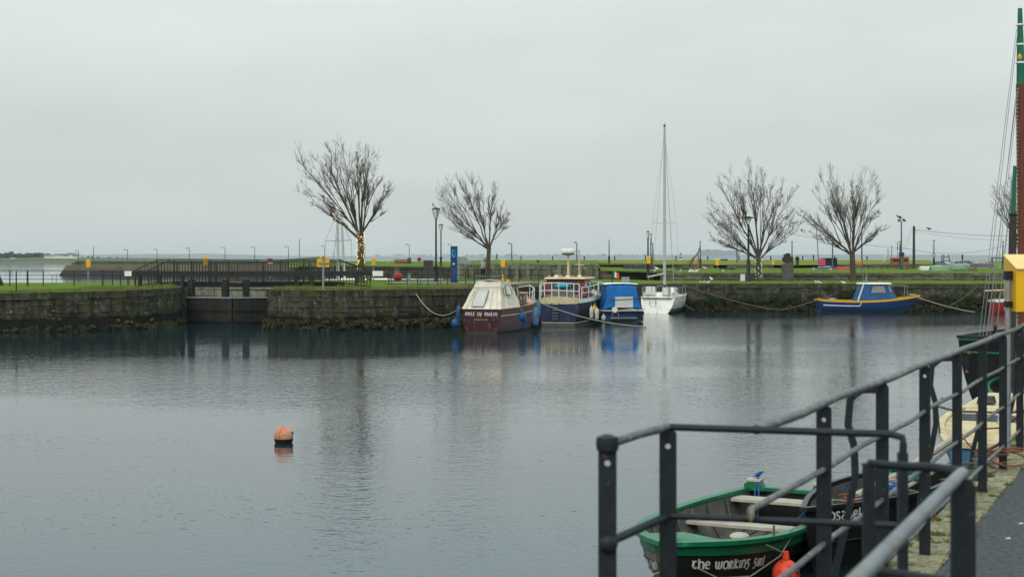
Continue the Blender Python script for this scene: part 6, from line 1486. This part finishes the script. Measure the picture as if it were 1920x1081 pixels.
# ================================================================== 6. red open boat at the right
b6 = thing('fishing_boat', 'red hulled boat with white deck behind the stays at far right', 'boat', (X(1866, 92.5), 93.0, WZ), math.radians(-2))
H = Hull(b6, 5.2, .95, lambda u: .78 + .2 * u, zk=-.3, p=.5, q=1.1, rake=.5, fine=2.3, stern=.9)
H.shell('red_hull', transom='red_hull'); H.rail('gel_white', 'gunwale', .08, .14, across=True); H.deck('gel_white', .02)
MB().tube([(-.62, -.3, 1.45), (.6, -.3, 1.5), (2.6, -.3, 1.55)], .06, 6).build('spar', M['cream'], b6)
for x in (.2, .55, .9, 1.25): MB().tube([(x, -.6, .85), (x + .12, -.55, 1.3), (x + .35, -.5, 1.3)], .022, 4).build('rail_hoop', M['galv'], b6)
cabin(b6, 'cabin', 'gel_white', 1.4, 3.2, .7, .6, .9, 1.45, .2, .4)

# ================================================================== 7. yacht in the outer basin behind the footbridge
b7 = boat('moored_yacht', 'white yacht behind the footbridge with two tall masts', 640, 108.5, 82.0)
H = Hull(b7, 9.0, 1.3, lambda u: 1.95, zk=-.4, p=.45, q=1.1, rake=.6, fine=2.2, stern=.8)
b7.location = (X(610, 108.5), 108.5, WZ)
H.shell('gel_white', transom='gel_white'); H.rail('white', 'toe_rail', .06, .08); H.deck('gel_white', .03)
cabin(b7, 'coachroof', 'gel_white', 1.0, 5.2, .8, .6, 1.9, 2.05, .1, .5)
inv = lambda o, p: Matrix.Rotation(-o.rotation_euler.z, 4, 'Z') @ (Vector(p) - o.location)
for a, b, nm in (((634, 529), (633, 396), 'mainmast'), ((646.5, 529), (640, 400), 'mizzenmast')):
    MB().tube([inv(b7, P(*a, 108.5)) - V(0, 0, .3), inv(b7, P(*b, 108.5))], [.11, .08], 8).build('mast', M['alu'], b7, True)
MB().tube([inv(b7, P(610, 451.5, 108.4)), inv(b7, P(659, 450, 108.6))], .045, 5).build('spreader', M['alu'], b7)
for a, b in (((633, 398), (610, 451)), ((610, 451), (608, 528)), ((633, 398), (659, 450)), ((659, 450), (660, 528)), ((634, 430), (616, 528)), ((633, 400), (622, 528)), ((640, 402), (654, 450))):
    MB().tube([inv(b7, P(*a, 108.5)), inv(b7, P(*b, 108.5))], .012, 4).build('stay', M['wire'], b7)
# ------------------------------------------------------------------ orange buoy on the water
ob_ = thing('mooring_buoy', 'faded orange ball buoy floating in the open water', 'buoy', (X(532, 27.2), 27.2, WZ))
MB().ball((0, 0, .135), .182, 24, 16, (1, 1, .94)).build('float', M['orange'], ob_, True)
MB().lathe([(.150, -.02), (.176, .035), (.1838, .078), (.15, .08)], n=24).build('slime_ring', M['slime'], ob_, True)
MB().tube([V(.003 + .184 * math.sin(a) * .35, -.184 * math.sin(a) * .94, .135 - .173 * math.cos(a)) + V(-.13 * math.sin(a), 0, 0) for a in [PI * k / 12 for k in range(1, 12)]], .004, 4).build('seam', M['rope_dark'], ob_)
MB().lathe([(.03, 0), (.028, .02), (.012, .03)], (.168, -.04, .18), 8).build('plug', M['slime'], ob_)

# ------------------------------------------------------------------ near quay
TH = math.atan(1280.0 / F); DX, DY = math.sin(TH), math.cos(TH)
O0 = V(1.27, 5.79, 0)                                    # foot of the first long-rail post
D_ = V(DX, DY, 0); N_ = V(DY, -DX, 0)                    # along the quay, inland
def Q(s, n, z=0.0): return O0 + D_ * s + N_ * n + V(0, 0, z)
def QI(p): d = Vector(p) - O0; return d.dot(D_), d.dot(N_), p[2]
ED = -.17; AS = .14
quay = MB()
quay.loft([[Q(-30, ED + .02, WZ - 1), Q(-30, ED + .02, -.22), Q(-30, AS + .02, -.22), Q(-30, 40, -.22)], [Q(105, ED + .02, WZ - 1), Q(105, ED + .02, -.22), Q(105, AS + .02, -.22), Q(105, 40, -.22)]])
qo = struct(quay.build('near_quay', M['stone']))
asp = [Q(-30, AS, 0), Q(105, AS, 0), Q(105, 40, 0), Q(-30, 40, 0)]
struct(MB().prism(asp, (0, 0, -.2), (0, 0, 0)).build('quay_asphalt', M['asphalt']))
cst = []
for i in range(6):
    r = random.Random(60 + i); bm = bmesh.new(); bmesh.ops.create_cube(bm, size=1.0)
    bmesh.ops.bevel(bm, geom=bm.edges[:], offset=.045, segments=2, affect='EDGES')
    for v in bm.verts: v.co += V(r.uniform(-.012, .012), r.uniform(-.02, .02), r.uniform(-.03, .02))
    me = bpy.data.meshes.new('coping_stone'); bm.to_mesh(me); bm.free(); me.materials.append(M['coping']); cst.append(me)
s_ = -4.0; r = random.Random(9)
while s_ < 30:
    ln = r.uniform(.24, .46)
    w = AS - ED - .01 + r.uniform(-.02, .0)
    o = inst(r.choice(cst), qo, Q(s_ + ln / 2, (ED + AS) / 2 + r.uniform(-.012, .004), -.107 + r.uniform(-.012, .006)), PI / 2 - TH, (ln - r.uniform(.008, .022), w, .21), 'coping_stone')
    s_ += ln
mb = MB()
mo_sp = []
for i in range(170):
    s_ = r.uniform(1.0, 22); n_ = r.choice((ED + r.uniform(.0, .09), AS + r.uniform(-.06, .02), r.uniform(ED, AS)))
    if mnoise.noise(V(s_ * 1.1, n_ * 3, 0)) > -.05: mo_sp.append((Q(s_, n_, -.005), r.uniform(.02, .06)))
vs, fs = [], []
for p, rad in mo_sp:
    for k in range(60):
        a, q = r.uniform(0, 2 * PI), r.random() ** .5 * rad * 1.4; h = r.uniform(.004, .022); b = p + V(math.cos(a) * q, math.sin(a) * q, 0)
        i = len(vs); d = V(r.gauss(0, 1), r.gauss(0, 1), 0).normalized() * .006; vs += [b - d, b + d, b + V(r.gauss(0, .006), r.gauss(0, .006), h)]; fs.append((i, i + 1, i + 2))
stuff(MB().add(vs, fs).build('moss', M['moss'], None, fix=False), 'bright moss tufts between the coping stones of the near quay', 'moss')

# ------------------------------------------------------------------ near railings
def bar_post(parent, p, h, w=.06, d=.016, hole=True, base=0.0, face=None, rot=0.0):
    """flat bar post with rounded shoulders and a bolt hole near the top, broad face towards the quay end"""
    u = N_.copy(); u.rotate(Matrix.Rotation(rot, 3, 'Z')); v = V(-u.y, u.x, 0)
    prof = [(-w / 2, base), (w / 2, base), (w / 2, h - .02), (w / 2 - .012, h), (-w / 2 + .012, h), (-w / 2, h - .02)]
    if not hole:
        return MB().prism([Vector(p) + u * a + V(0, 0, z) for a, z in prof], v * -d / 2, v * d / 2).build('post', M['paint_rail'], parent, world=True)
    bm = bmesh.new(); zc = h - .055; R_ = .0105; n = 10
    outer = [(a, z) for a, z in prof]
    hole_ = [(R_ * math.cos(2 * PI * k / n), zc + R_ * math.sin(2 * PI * k / n)) for k in range(n)]
    # quads: post below, ring round the hole, cap above
    mb = MB(); lz = zc - .03; hz = zc + .03
    def slab(poly): mb.prism([Vector(p) + u * a + V(0, 0, z) for a, z in poly], v * -d / 2, v * d / 2)
    slab([(-w / 2, base), (w / 2, base), (w / 2, lz), (-w / 2, lz)])
    slab([(-w / 2, hz), (w / 2, hz), (w / 2, h - .008), (w / 2 - .01, h), (-w / 2 + .01, h), (-w / 2, h - .008)])
    sq = [(w / 2, zc), (w / 2, hz), (0, hz), (-w / 2, hz), (-w / 2, zc), (-w / 2, lz), (0, lz), (w / 2, lz)]
    hp = [(R_ * math.cos(PI / 4 * k), zc + R_ * math.sin(PI / 4 * k)) for k in range(8)]
    for k in range(8):
        a, b, c, e = sq[k], sq[(k + 1) % 8], hp[(k + 1) % 8], hp[k]
        slab([a, b, c, e])
    return mb.build('post', M['paint_rail'], parent, world=True)
RH = 1.065
lr = thing('quay_railing', 'long grey-blue quay railing receding along the edge at right', 'railing', tuple(O0))
TOPN = 0.0
posts = list(range(0, 26))
def rail_pts(z, s0, s1, wob=.012, st=.6, n0=0.0):
    k = max(2, int((s1 - s0) / st)); return [Q(s0 + (s1 - s0) * i / k, n0 + .006 * math.sin(i * 1.7), z + wob * math.sin(i * 2.1 + z * 9) * (0 if i in (0, k) else 1)) for i in range(k + 1)]
for k in posts:
    bar_post(lr, Q(k * 1.2, .0), RH - .012, rot=math.radians(rnd.uniform(-3, 3)), hole=(k % 2 == 0))
for z, rr, s0 in ((RH, .0175, -.99), (.80, .0125, -1.06), (.49, .0125, -1.06), (.18, .0125, -1.0)):
    MB().tube(rail_pts(z, s0, 31.2, .005 if z == RH else .006), rr, 10).build('top_rail' if z == RH else 'mid_rail', M['worn_rail'], lr, True, world=True)
for k in posts[:14]:
    for z in (.80, .49): MB().lathe([(.022, -.012), (.024, 0), (.022, .012)], Q(k * 1.2, 0, z), 10, Matrix.Rotation(-TH, 3, 'Z') @ Matrix.Rotation(PI / 2, 3, 'X')).build('collar', M['paint_rail'], lr, world=True)
for k in posts[1:18:2]:
    b = [Q(k * 1.2, -.01, RH - .045), Q(k * 1.2, -.10, RH - .05), Q(k * 1.2, -.155, RH - .10), Q(k * 1.2, -.165, RH - .22), Q(k * 1.2, -.135, .74), Q(k * 1.2, -.13, .6), Q(k * 1.2, -.17, .38), Q(k * 1.2, -.23, .12), Q(k * 1.2, -.27, -.3)]
    m_ = MB()
    # flat bar bent outwards over the edge
    secs = []
    for i, p in enumerate(b):
        d = (b[min(i + 1, len(b) - 1)] - b[max(i - 1, 0)]).normalized(); n2 = d.cross(D_).normalized()
        secs.append([p + D_ * .012 + n2 * .016, p - D_ * .012 + n2 * .016, p - D_ * .012 - n2 * .016, p + D_ * .012 - n2 * .016])
    m_.loft(secs, True, True).build('brace', M['paint_rail'], lr, world=True)
# outer bay of the ladder opening
fr = thing('gate_railing', 'dark blue railing bay standing out over the water in front', 'railing', (.543, 4.96, 0))
pA, pB, pC = V(.302, 4.50, 0), V(.545, 4.97, 0), V(1.300, 4.76, 0)
bar_post(fr, pA, RH - .004, .058, .016, True, -.6, rot=.35); bar_post(fr, pB, RH - .012, .06, .016, True, -.6, rot=.35)
MB().lathe([(.034, -.02), (.037, 0), (.034, .022), (.012, .03)], pA + V(0, 0, RH + .002), 12).build('post_cap', M['paint_rail'], fr, True, world=True)
zt = V(0, 0, RH); 
MB().tube([pA + zt, pA.lerp(pB, .5) + zt + V(0, 0, .004), pB + zt], .0145, 10).build('top_rail', M['worn_rail'], fr, True, world=True)
cr_ = [pB + zt, pB.lerp(pC, .06) + zt, pB.lerp(pC, .5) + zt, pB.lerp(pC, .96) + zt, pC + zt + V(.006, -.004, -.01), pC + zt + V(.008, -.006, -.035), pC + V(.006, -.005, RH - .09)]
MB().tube(cr_, .0125, 12).build('top_rail', M['paint_rail'], fr, True, world=True)
MB().beam(pC + V(.006, -.005, RH - .06), pC + V(.006, -.005, 0.0), .03, .03).build('end_post', M['paint_rail'], fr, world=True)
zm = V(0, 0, .755)
MB().tube([pA + zm, pB + zm], .0145, 10).build('mid_rail', M['paint_rail'], fr, True, world=True); MB().tube([pB + zm, pC + zm + V(0, 0, .005)], .0115, 10).build('mid_rail', M['paint_rail'], fr, True, world=True)
zl = V(0, 0, .44)
MB().tube([pA + zl, pB + zl], .0165, 10).build('low_rail', M['paint_rail'], fr, True, world=True); MB().tube([pB + zl, pC + zl], .0145, 10).build('low_rail', M['paint_rail'], fr, True, world=True)
for z in (.755, .44): MB().ball(pA + V(0.002, -.02, z), .03, 10, 7, (1, .7, 1)).build('bolt_head', M['paint_rail'], fr, True, world=True)
MB().ball(Q(-1.06, 0, .785), .02, 12, 8, (.75, .75, 1.4)).build('joint_knob', M['worn_rail'], fr, True, world=True)
# inner bay, nearest the camera
ir = thing('inner_railing', 'out of focus railing nearest the camera with a thick worn top tube', 'railing', (1.23, 3.9, 0))
pc = V(1.235, 3.90, 0); pb = V(1.03, 4.09, 0); pd = V(.379, 2.06, 0); pe = V(-.54, .09, 0)
MB().tube([pd + zt, pc.lerp(pd, .35) + zt, pc + zt + V(-.02, -.04, 0), pc + zt], .0168, 14).build('top_rail', M['near_tube'], ir, True, world=True)
MB().tube([pe + zt, pd + zt], .0168, 14).build('top_rail', M['near_tube'], ir, True, world=True)
MB().tube([pc + zt, pc.lerp(pb, .35) + zt + V(.02, .02, .002), pc.lerp(pb, .75) + zt, pb + zt, pb + zt + V(-.01, .01, -.02)], [.0165, .0135, .012, .012, .010], 12).build('return_rail', M['paint_rail'], ir, True, world=True)
bar_post(ir, pc + V(-.002, -.012, 0), RH - .015, .064, .02, False, 0, rot=.45); bar_post(ir, pd, RH - .015, .064, .02, False, 0, rot=.45)
MB().beam(pb + V(-.004, 0, 0), pb + V(-.004, 0, RH), .034, .02).build('post', M['paint_rail'], ir, world=True)
for z in (.76, .44):
    MB().tube([pb + V(0, 0, z), pc + V(0, 0, z)], .014, 8).build('mid_rail', M['paint_rail'], ir, True, world=True)
    MB().tube([pc + V(0, 0, z), pe + V(0, 0, z)], .016, 8).build('mid_rail', M['paint_rail'], ir, True, world=True)

# ------------------------------------------------------------------ near rowing boat
B = V(1.53, 14.25, WZ); S_ = V(3.58, 18.4, WZ); ax = (B - S_); LL = ax.length
bw = thing('rowing_boat', 'black and green wooden rowing boat lying below the railing', 'boat', S_, math.atan2(ax.y, ax.x))
H = Hull(bw, LL, .86, lambda u: .47 + .17 * u ** 2.6 + .03 * (1 - u) ** 2, zk=-.28, p=.6, q=1.1, rake=.30, fine=2.9, stern=.60, n=22, m=9, flare=.05)
H.shell('pitch', 'hull', sides=(1,)); H.shell('grey_plank', 'far_side_planking', sides=(-1,), t0=.45, t1=1.0); H.shell('peel', 'far_side_bottom', sides=(-1,), t0=0, t1=.45)
rows = [[H.pt(0, j / 9, 1) for j in range(10)], [H.pt(0, j / 9, -1) for j in range(10)]]
MB().loft(rows).build('transom', M['pitch'], bw)
H.shell('green', 'sheer_strake', .86, 1.0, .014)
for t_ in (.58, .72, .86): H.rail('pitch', 'plank_edge', .022, .014, t_, .02, .99)
H.rail('green', 'gunwale', .11, .045, 1.0, 0, .995, .015, across=True)
H.shell('grey_inner', 'lining', .25, .98, -.05, .03, .93)
fl = []
for i in range(12):
    u = .03 + .88 * i / 11; h = max(.02, H.half(u) * .78); fl.append([V(u * LL, h, .05), V(u * LL, -h, .05)])
MB().loft(fl).build('floor', M['grey_inner'], bw)
for k in range(7):
    y = -.45 + k * .15; MB().box((LL * .42, y, .075), (LL * .62, .12, .025)).build('floor_board', M['grey_inner'], bw)
for i, u in enumerate((.15, .25, .35, .45, .55, .65, .75)):
    for sd in (1, -1): MB().tube([H.pt(u, t_, sd) + V(0, -sd * .075, 0) for t_ in (.3, .5, .75, .97)], .018, 4).build('rib', M['grey_inner'], bw)
dk_ = []
for i in range(9):
    u = .87 + .12 * i / 8; h = max(.012, H.half(u) - .02); z = H.zs(u) + .03; dk_.append([V(H.pt(u, 1, 1).x, h, z), V(H.pt(u, 1, 1).x, 0, z + .05), V(H.pt(u, 1, 1).x, -h, z)])
MB().loft(dk_).build('foredeck', M['green'], bw)
for u, w, m in ((.10, .3, 'thwart'), (.36, .24, 'thwart'), (.64, .26, 'thwart')):
    h = H.half(u) - .05; z = H.zs(u) - (.05 if u < .2 else .16); MB().box((u * LL, 0, z), (w, 2 * h, .035)).build('thwart', M[m], bw)
for sd in (1, -1):
    kn = MB().prism([V(.0, sd * .30, .50), V(.0, sd * .56, .50), V(.0, sd * .56, .58), V(.0, sd * .5, .62), V(.0, sd * .36, .62)], (-.04, 0, 0), (.12, 0, 0)).build('quarter_knee', M['green'], bw)
    MB().box((.04, sd * .44, .63), (.18, .2, .025)).build('knee_pad', M['thwart'], kn)
MB().beam(H.pt(1, .1, 1) + V(.03, -.012, -.1), H.pt(1, 1, 1) + V(.045, -.012, .06), .06, .07).build('stem_post', M['rope_dark'], bw)
MB().ball((LL * .60, .2, H.zs(.64) - .1), .11, 10, 7, (1.3, 1, .35)).build('rowlock_pad', M['thwart'], bw)
MB().lathe([(.012, 0), (.012, .12)], H.pt(.72, 1, 1) + V(0, 0, .02), 6).build('thole_pin', M['rope_dark'], bw)
def side_place(u0, t0, sd, dirn, off=.02):
    def f(u, v):
        uu = u0 + dirn * u / LL; tt = t0 + v / .75
        return H.pt(uu, tt, sd) + V(0, sd * off, 0) + (V(.6 * off, 0, 0) if uu > .85 else V(0, 0, 0))
    return f
lettering('the working girl', side_place(.955, .69, 1, -1), .075, .95, .017, 'letter_white', bw)
lettering('working girl', side_place(.80, .62, -1, 1), .075, .75, .015, 'letter_white', bw)
MB().tube([H.pt(.955, .72, 1) + V(.0, .03, 0), H.pt(.9, .62, 1) + V(0, .05, -.04), H.pt(.8, .60, 1) + V(0, .05, -.02), H.pt(.7, .78, 1) + V(0, .05, 0), H.pt(.62, 1, 1) + V(0, .03, .05)], .007, 5).build('bow_line', M['rope'], bw)
MB().tube([H.pt(.9, .62, 1) + V(0, .05, -.04), H.pt(.9, .56, 1) + V(0, .06, -.12)], .008, 5).build('line_tail', M['rope'], bw)
MB().tube([H.pt(.985, .6, -1) + V(.05 + .12 * math.sin(k * .55) * .3, -.02, -.12 + .13 * math.cos(k * .55)) + V(0, -.13 * math.sin(k * .55), 0) for k in range(13)], .008, 4).build('rope_ring', M['rope'], bw)
MB().tube([H.pt(.97, .95, -1) + V(0, -.03, .0), H.pt(.97, .4, -1) + V(.0, -.05, -.2)], .008, 4).build('hanging_line', M['rope_dark'], bw)
fender(M4(bw, LL * .735, .90, .19), .15, .33, 'red_fender', 'bright red ball fender hanging on the rowing boat', M4(bw, LL * .775, .74, .52))
# blue lashings
kp = M4(bw, .0, -.40, .68)
rk = thing('rope_lashing', 'blue rope lashing knotted round the far corner of the rowing boat', 'rope', kp)
for i in range(6):
    tl = Matrix.Rotation(rnd.uniform(-1.2, 1.2), 3, 'X') @ Matrix.Rotation(rnd.uniform(-1.2, 1.2), 3, 'Y'); R_ = rnd.uniform(.025, .055)
    MB().tube([tl @ V(R_ * math.cos(a), R_ * math.sin(a) * .8, .006 * math.sin(3 * a)) + V(.008 * i - .02, 0, .008 * i) for a in [k * .6 for k in range(12)]], .008, 5).build('turn', M['rope_blue'], rk)
MB().tube([V(0, 0, 0), V(-.03, -.2, -.12), V(-.1, -.5, -.45), V(-.1, -.6, -.62)], .008, 5).build('tail', M['rope_blue'], rk); MB().tube([V(0, 0, 0), V(-.08, -.2, -.14), V(-.14, -.5, -.5)], .007, 5).build('tail', M['rope_blue'], rk)
rope('painter', sag(M4(bw, LL * .62, .8, .62), M4(bw, .15, .45, .66), .08), .008, M['rope_blue'], 'thin blue line along the near gunwale of the rowing boat')

# ------------------------------------------------------------------ black boat between the rowing boat and the quay
pn, pf_ = V(5.8, 19.5, WZ), V(3.2, 15.6, WZ); ax = pf_ - pn        # stern away, sharp bow towards the rowing boat
br = thing('open_boat', 'black tarred open boat with white lettering close to the quay', 'boat', pn, math.atan2(ax.y, ax.x))
LL2 = ax.length
H = Hull(br, LL2, .60, lambda u: .66 + .10 * u ** 2, zk=-.3, p=.55, q=1.1, rake=.3, fine=1.7, stern=.7, n=20, flare=.04)
H.shell('pitch', transom='pitch'); H.rail('pitch', 'gunwale', .06, .05, across=True); H.shell('grey_inner', 'lining', .3, .98, -.05, .03, .9); H.shell('green', 'stripe', .50, .72, .012, .1, .72)
H.deck('net_dark', .40, .03, .9, 'floor')
lettering('rosabel', lambda u, v: H.pt(.945 - u / LL2, .855 + v / 1.1, 1) + V(.01, .022, 0), .10, .66, .022, 'letter_white', br)
for u in (.3, .62): MB().box((u * LL2, 0, .50), (.22, .8, .035)).build('thwart', M['rope_dark'], br)
MB().tube([(3.1, -.05, .66), (1.6, .0, .74), (-.5, .1, 1.0)], [.045, .055, .045], 8).build('spar', M['thwart'], br, True)
MB().tube([(2.9, .25, .62), (.4, .25, .74)], .028, 6).build('oar', M['thwart'], br, True)
MB().tube([H.pt(.94 - k * .05, 1, 1) + V(0, -.04, .05 + .02 * math.sin(k * 2.1)) for k in range(9)], .010, 5).build('gunwale_rope', M['rope'], br)
rope('stern_line', sag(M4(bw, .05, .45, .66), M4(br, 2.2, -.45, .64), .08), .008, M['rope_blue'], 'blue line from the rowing boat to the black boat beside it')
def coil(name, label, p, R_, n, r_, mat, seed):
    rr = random.Random(seed); t = thing(name, label, 'rope', p)
    for k in range(n):
        a0 = rr.uniform(0, 6.28); R2 = R_ * rr.uniform(.55, 1.1); c = V(rr.uniform(-.08, .08), rr.uniform(-.08, .08), .02 * k + rr.uniform(0, .03)); ti = rr.uniform(-.35, .35)
        MB().tube([c + V(math.cos(a0 + a) * R2, math.sin(a0 + a) * R2, math.sin(a0 + a) * R2 * ti) for a in [i * .45 for i in range(15)]], r_, 5).build('turn', M[mat], t, True)
    return t
coil('rope_coil', 'tangled blue rope coil in the black boat', M4(br, 2.5, .22, .64), .17, 7, .013, 'rope_blue', 71)
coil('rope_coil', 'pale green rope coil in the black boat', M4(br, 2.3, .12, .68), .15, 5, .012, 'rope', 72)
coil('rope_coil', 'rusty rope loops on the gunwale of the black boat', M4(br, 3.55, .1, .68), .08, 5, .010, 'rope_rust', 73)
coil('rope_coil', 'dark green net bundle in the black boat', M4(br, 1.5, .1, .68), .18, 9, .03, 'green', 74)
MB().tube([(2.0, .58, .62), (2.02, .64, .3), (2.04, .66, .05)], .016, 5).build('pink_hose', M['red_hull'], br)

# ------------------------------------------------------------------ cream and blue peeling cruiser along the quay
pn, pf_ = V(7.72, 23.3, WZ), V(10.4, 28.9, WZ); ax = pf_ - pn
by = thing('cabin_cruiser', 'peeling cream and blue cabin boat beside the near quay', 'boat', pn, math.atan2(ax.y, ax.x))
LL3 = ax.length
H = Hull(by, LL3, 1.02, lambda u: .45 + .25 * u, zk=-.3, p=.55, q=1.1, rake=.5, fine=2.4, stern=.55, n=18)
H.shell('peel_blue', transom='peel_blue'); H.shell('cream', 'topsides', .82, 1.0, .012, 0, 1); H.rail('cream', 'gunwale', .12, .1, across=True); H.deck('cream', .0)
cabin(by, 'cabin', 'cream', .55, 4.2, .62, .7, .46, .92, .75, .5, .72)
MB().box((2.7, .0, .95), (2.6, 1.0, .05), 0, .95).build('cabin_roof', M['cream'], by)
pane(by, [V(.93, .6, .66), V(.93, .1, .66), V(1.1, .1, .84), V(1.1, .58, .84)], 'window', 'glass', 'galv')
for y in (-.1, -.5): pane(by, [V(.93, y + .3, .66), V(.93, y, .66), V(1.1, y, .84), V(1.1, y + .3, .84)], 'window', 'glass', 'galv')
MB().box((1.6, .15, 1.06), (.3, .3, .12), 0, .8).build('hatch', M['pitch'], by)
rp = [V(.15, .45, .98), V(.0, .1, 1.0), V(.1, -.4, 1.0), V(.9, -.8, 1.02)]
MB().tube([V(1.6, .9, 1.05), V(.7, .85, 1.0)] + rp, .022, 6).build('guard_rail', M['rope_dark'], by)
for p in [V(.7, .85, 1.0)] + rp: MB().tube([p, V(p.x + .1, p.y * .95, .46)], .018, 5).build('stanchion', M['rope_dark'], by)
MB().tube([(.9, .5, .7), (.95, .5, 1.5)], .012, 4).build('aerial', M['galv'], by)
rope('mooring_rope', [M4(by, .2, .1, .7), M4(by, .1, -.3, .75), Q(15.0, -.2, .02), Q(13.0, -.05, .06), Q(11.6, .02, .04)], .016, M['rope_rust'], 'orange brown rope from the cream boat along the quay edge')
coil('rope_coil', 'orange brown ropes tangled round the railing foot', Q(6.0, -.02, .05), .16, 6, .008, 'rope_rust', 75)
coil('rope_coil', 'weathered dark rope tangle on the quay edge', Q(5.0, -.12, .04), .15, 5, .009, 'rope_dark', 76)
rope('mooring_rope', sag(Q(6.1, 0, .22), M4(by, .15, .4, .7), .2), .014, M['rope_rust'], 'second orange brown rope from railing to the cream boat')

# ------------------------------------------------------------------ black sailing hooker with red mast
ph = V(X(1813, 34.6) + .35, 34.3, WZ)
bh = thing('sailing_hooker', 'black hulled sailing boat with green stripes and a red brown mast', 'boat', ph, math.radians(55))
H = Hull(bh, 8.0, 1.3, lambda u: 1.52 + .12 * (2 * u - 1) ** 2, zk=-.5, p=.7, q=.95, rake=.4, srake=.35, fine=2.6, stern=.42, n=20, flare=.1)
H.shell('pitch', transom='pitch'); H.shell('green', 'stripe', .80, .845, .012); H.shell('green', 'stripe', .955, .995, .014); H.rail('pitch', 'gunwale', .08, .07, across=True); H.deck('mast_wood', .2)
for t_ in (.82, .97): MB().beam(H.pt(0, t_, 1) + V(-.02, 0, 0), H.pt(0, t_, -1) + V(-.02, 0, 0), .03, .04).build('stripe', M['green'], bh)
lettering('an jo', lambda u, v: H.pt(.11 + u / 9.0, .875 + v / 2.2, -1) + V(0, -.03, 0), .15, .8, .034, 'letter_white', bh)
MB().box((1.9, -.98, .75), (.5, .2, .7)).build('red_patch', M['red_hull'], bh)
mt, mbm = P(1912.5, 16, 36.4), P(1919.5, 620, 36.4)
q0, q1 = inv(bh, mbm), inv(bh, mt)
z155 = inv(bh, P(1914, 158, 36.4))
MB().tube([q0 - V(0, 0, .8), q0.lerp(z155, .5), z155], [.13, .13, .125], 12).build('mast', M['mast_red'], bh, True)
MB().tube([z155, z155.lerp(q1, .5), q1], [.11, .09, .055], 12).build('topmast', M['green_mast'], bh, True)
for t_ in (.28, .52, .78): MB().lathe([(.13 - .05 * t_, -.02), (.14 - .05 * t_, 0), (.13 - .05 * t_, .03)], z155.lerp(q1, t_), 10).build('mast_band', M['white'], bh)
for t_, dx in ((.35, -.05), (-.12, .12)): MB().ball(z155.lerp(q1, t_) + V(dx, 0, 0), .1, 10, 7, (.9, .6, 1)).build('pulley_block', M['yellow'], bh, True)
lac = MB(); u_ = (inv(bh, P(1907.3, 600, 36.2)), inv(bh, P(1907.3, 160, 36.2)))
for k in range(60):
    p = u_[0].lerp(u_[1], k / 60); lac.tube([p, p + V(.0, .0, .03)], .025, 4)
stuff(lac.build('sail_lacing', M['rope'], bh))
for a, b in (((1906, 55), (1835, 640)), ((1908, 60), (1840, 655)), ((1907, 175), (1848, 640)), ((1905, 180), (1846, 672)), ((1910, 165), (1856, 632))):
    MB().tube([inv(bh, P(*a, 36.3)), inv(bh, P(*b, 35.0))], .0075, 5).build('shroud', M['wire'], bh)
MB().tube([inv(bh, P(1899, 330, 33)), inv(bh, P(1868, 625, 33))], .011, 4).build('halyard', M['wire'], bh)
for px, py in ((1817, 662), (1813, 697)):
    MB().ball(inv(bh, P(px, py, 34.0)), .05, 10, 7, (1.2, .8, 1)).build('deadeye', M['rope_rust'], bh, True)
for px in (1813.5, 1817.5): MB().tube([inv(bh, P(px, 668, 34)), inv(bh, P(px - 2, 694, 34))], .02, 4).build('lanyard', M['pitch'], bh)
MB().ball(inv(bh, P(1866, 614, 33)), .06, 8, 6, (1, .7, 1.4)).build('pulley_block', M['pitch'], bh)
# second, smaller mast close to the quay
bs = thing('small_sailing_boat', 'small dark boat carrying a slim brown and green mast by the quay', 'boat', V(X(1905, 30.5), 30.5, WZ), math.radians(64))
H = Hull(bs, 4.6, .8, lambda u: .6 + .15 * u, zk=-.3, p=.6, q=1.1, rake=.3, fine=2.6, stern=.6)
H.shell('pitch', transom='pitch'); H.rail('green', 'gunwale', .06, .05); H.deck('mast_wood', .3)
a0, a1, a2 = inv(bs, P(1895, 640, 31)), inv(bs, P(1899.5, 402, 31)), inv(bs, P(1903, 311, 31))
MB().tube([a0 - V(0, 0, 1.0), a0.lerp(a1, .5), a1], [.095, .09, .075], 10).build('mast', M['mast_wood'], bs, True)
MB().tube([a1, a2], [.055, .038], 10).build('topmast', M['green_mast'], bs, True)
MB().lathe([(.085, -.03), (.09, 0), (.085, .03)], a1, 10).build('mast_band', M['black_metal'], bs)
MB().tube([a1 + V(.05, -.05, 0), a0 + V(.05, -.1, -.5)], .012, 4).build('halyard', M['wire'], bs)

# small litter on the asphalt
for px, py, lab in ((1914, 982, 'pale scrap of litter on the asphalt at the right edge'), (1890, 1010, 'small white speck of litter on the asphalt')):
    Yd = EYE * F / (py - HY); t = thing('litter', lab, 'litter', P(px, py, Yd) + V(0, 0, .003))
    MB().box((0, 0, .002), (.03, .012, .004), .4).build('scrap', M['white'], t); MB().box((.01, .006, .005), (.012, .01, .003), 1.1).build('fold', M['white'], t)

# ------------------------------------------------------------------ air
hz = MB().box((0, 5130, 24.5), (13800, 10500, 2 * 28.0))
ho = hz.build('haze', None); stuff(ho, 'thin pale haze over the whole harbour', 'haze')
hm = bpy.data.materials.new('haze_air'); hm.use_nodes = True; hn = hm.node_tree; hn.nodes.clear()
hout = hn.nodes.new('ShaderNodeOutputMaterial'); hv = hn.nodes.new('ShaderNodeVolumePrincipled')
hv.inputs['Color'].default_value = (0.86, 0.93, 0.98, 1); hv.inputs['Density'].default_value = 0.00010
hn.links.new(hv.outputs[0], hout.inputs['Volume']); ho.data.materials.append(hm)
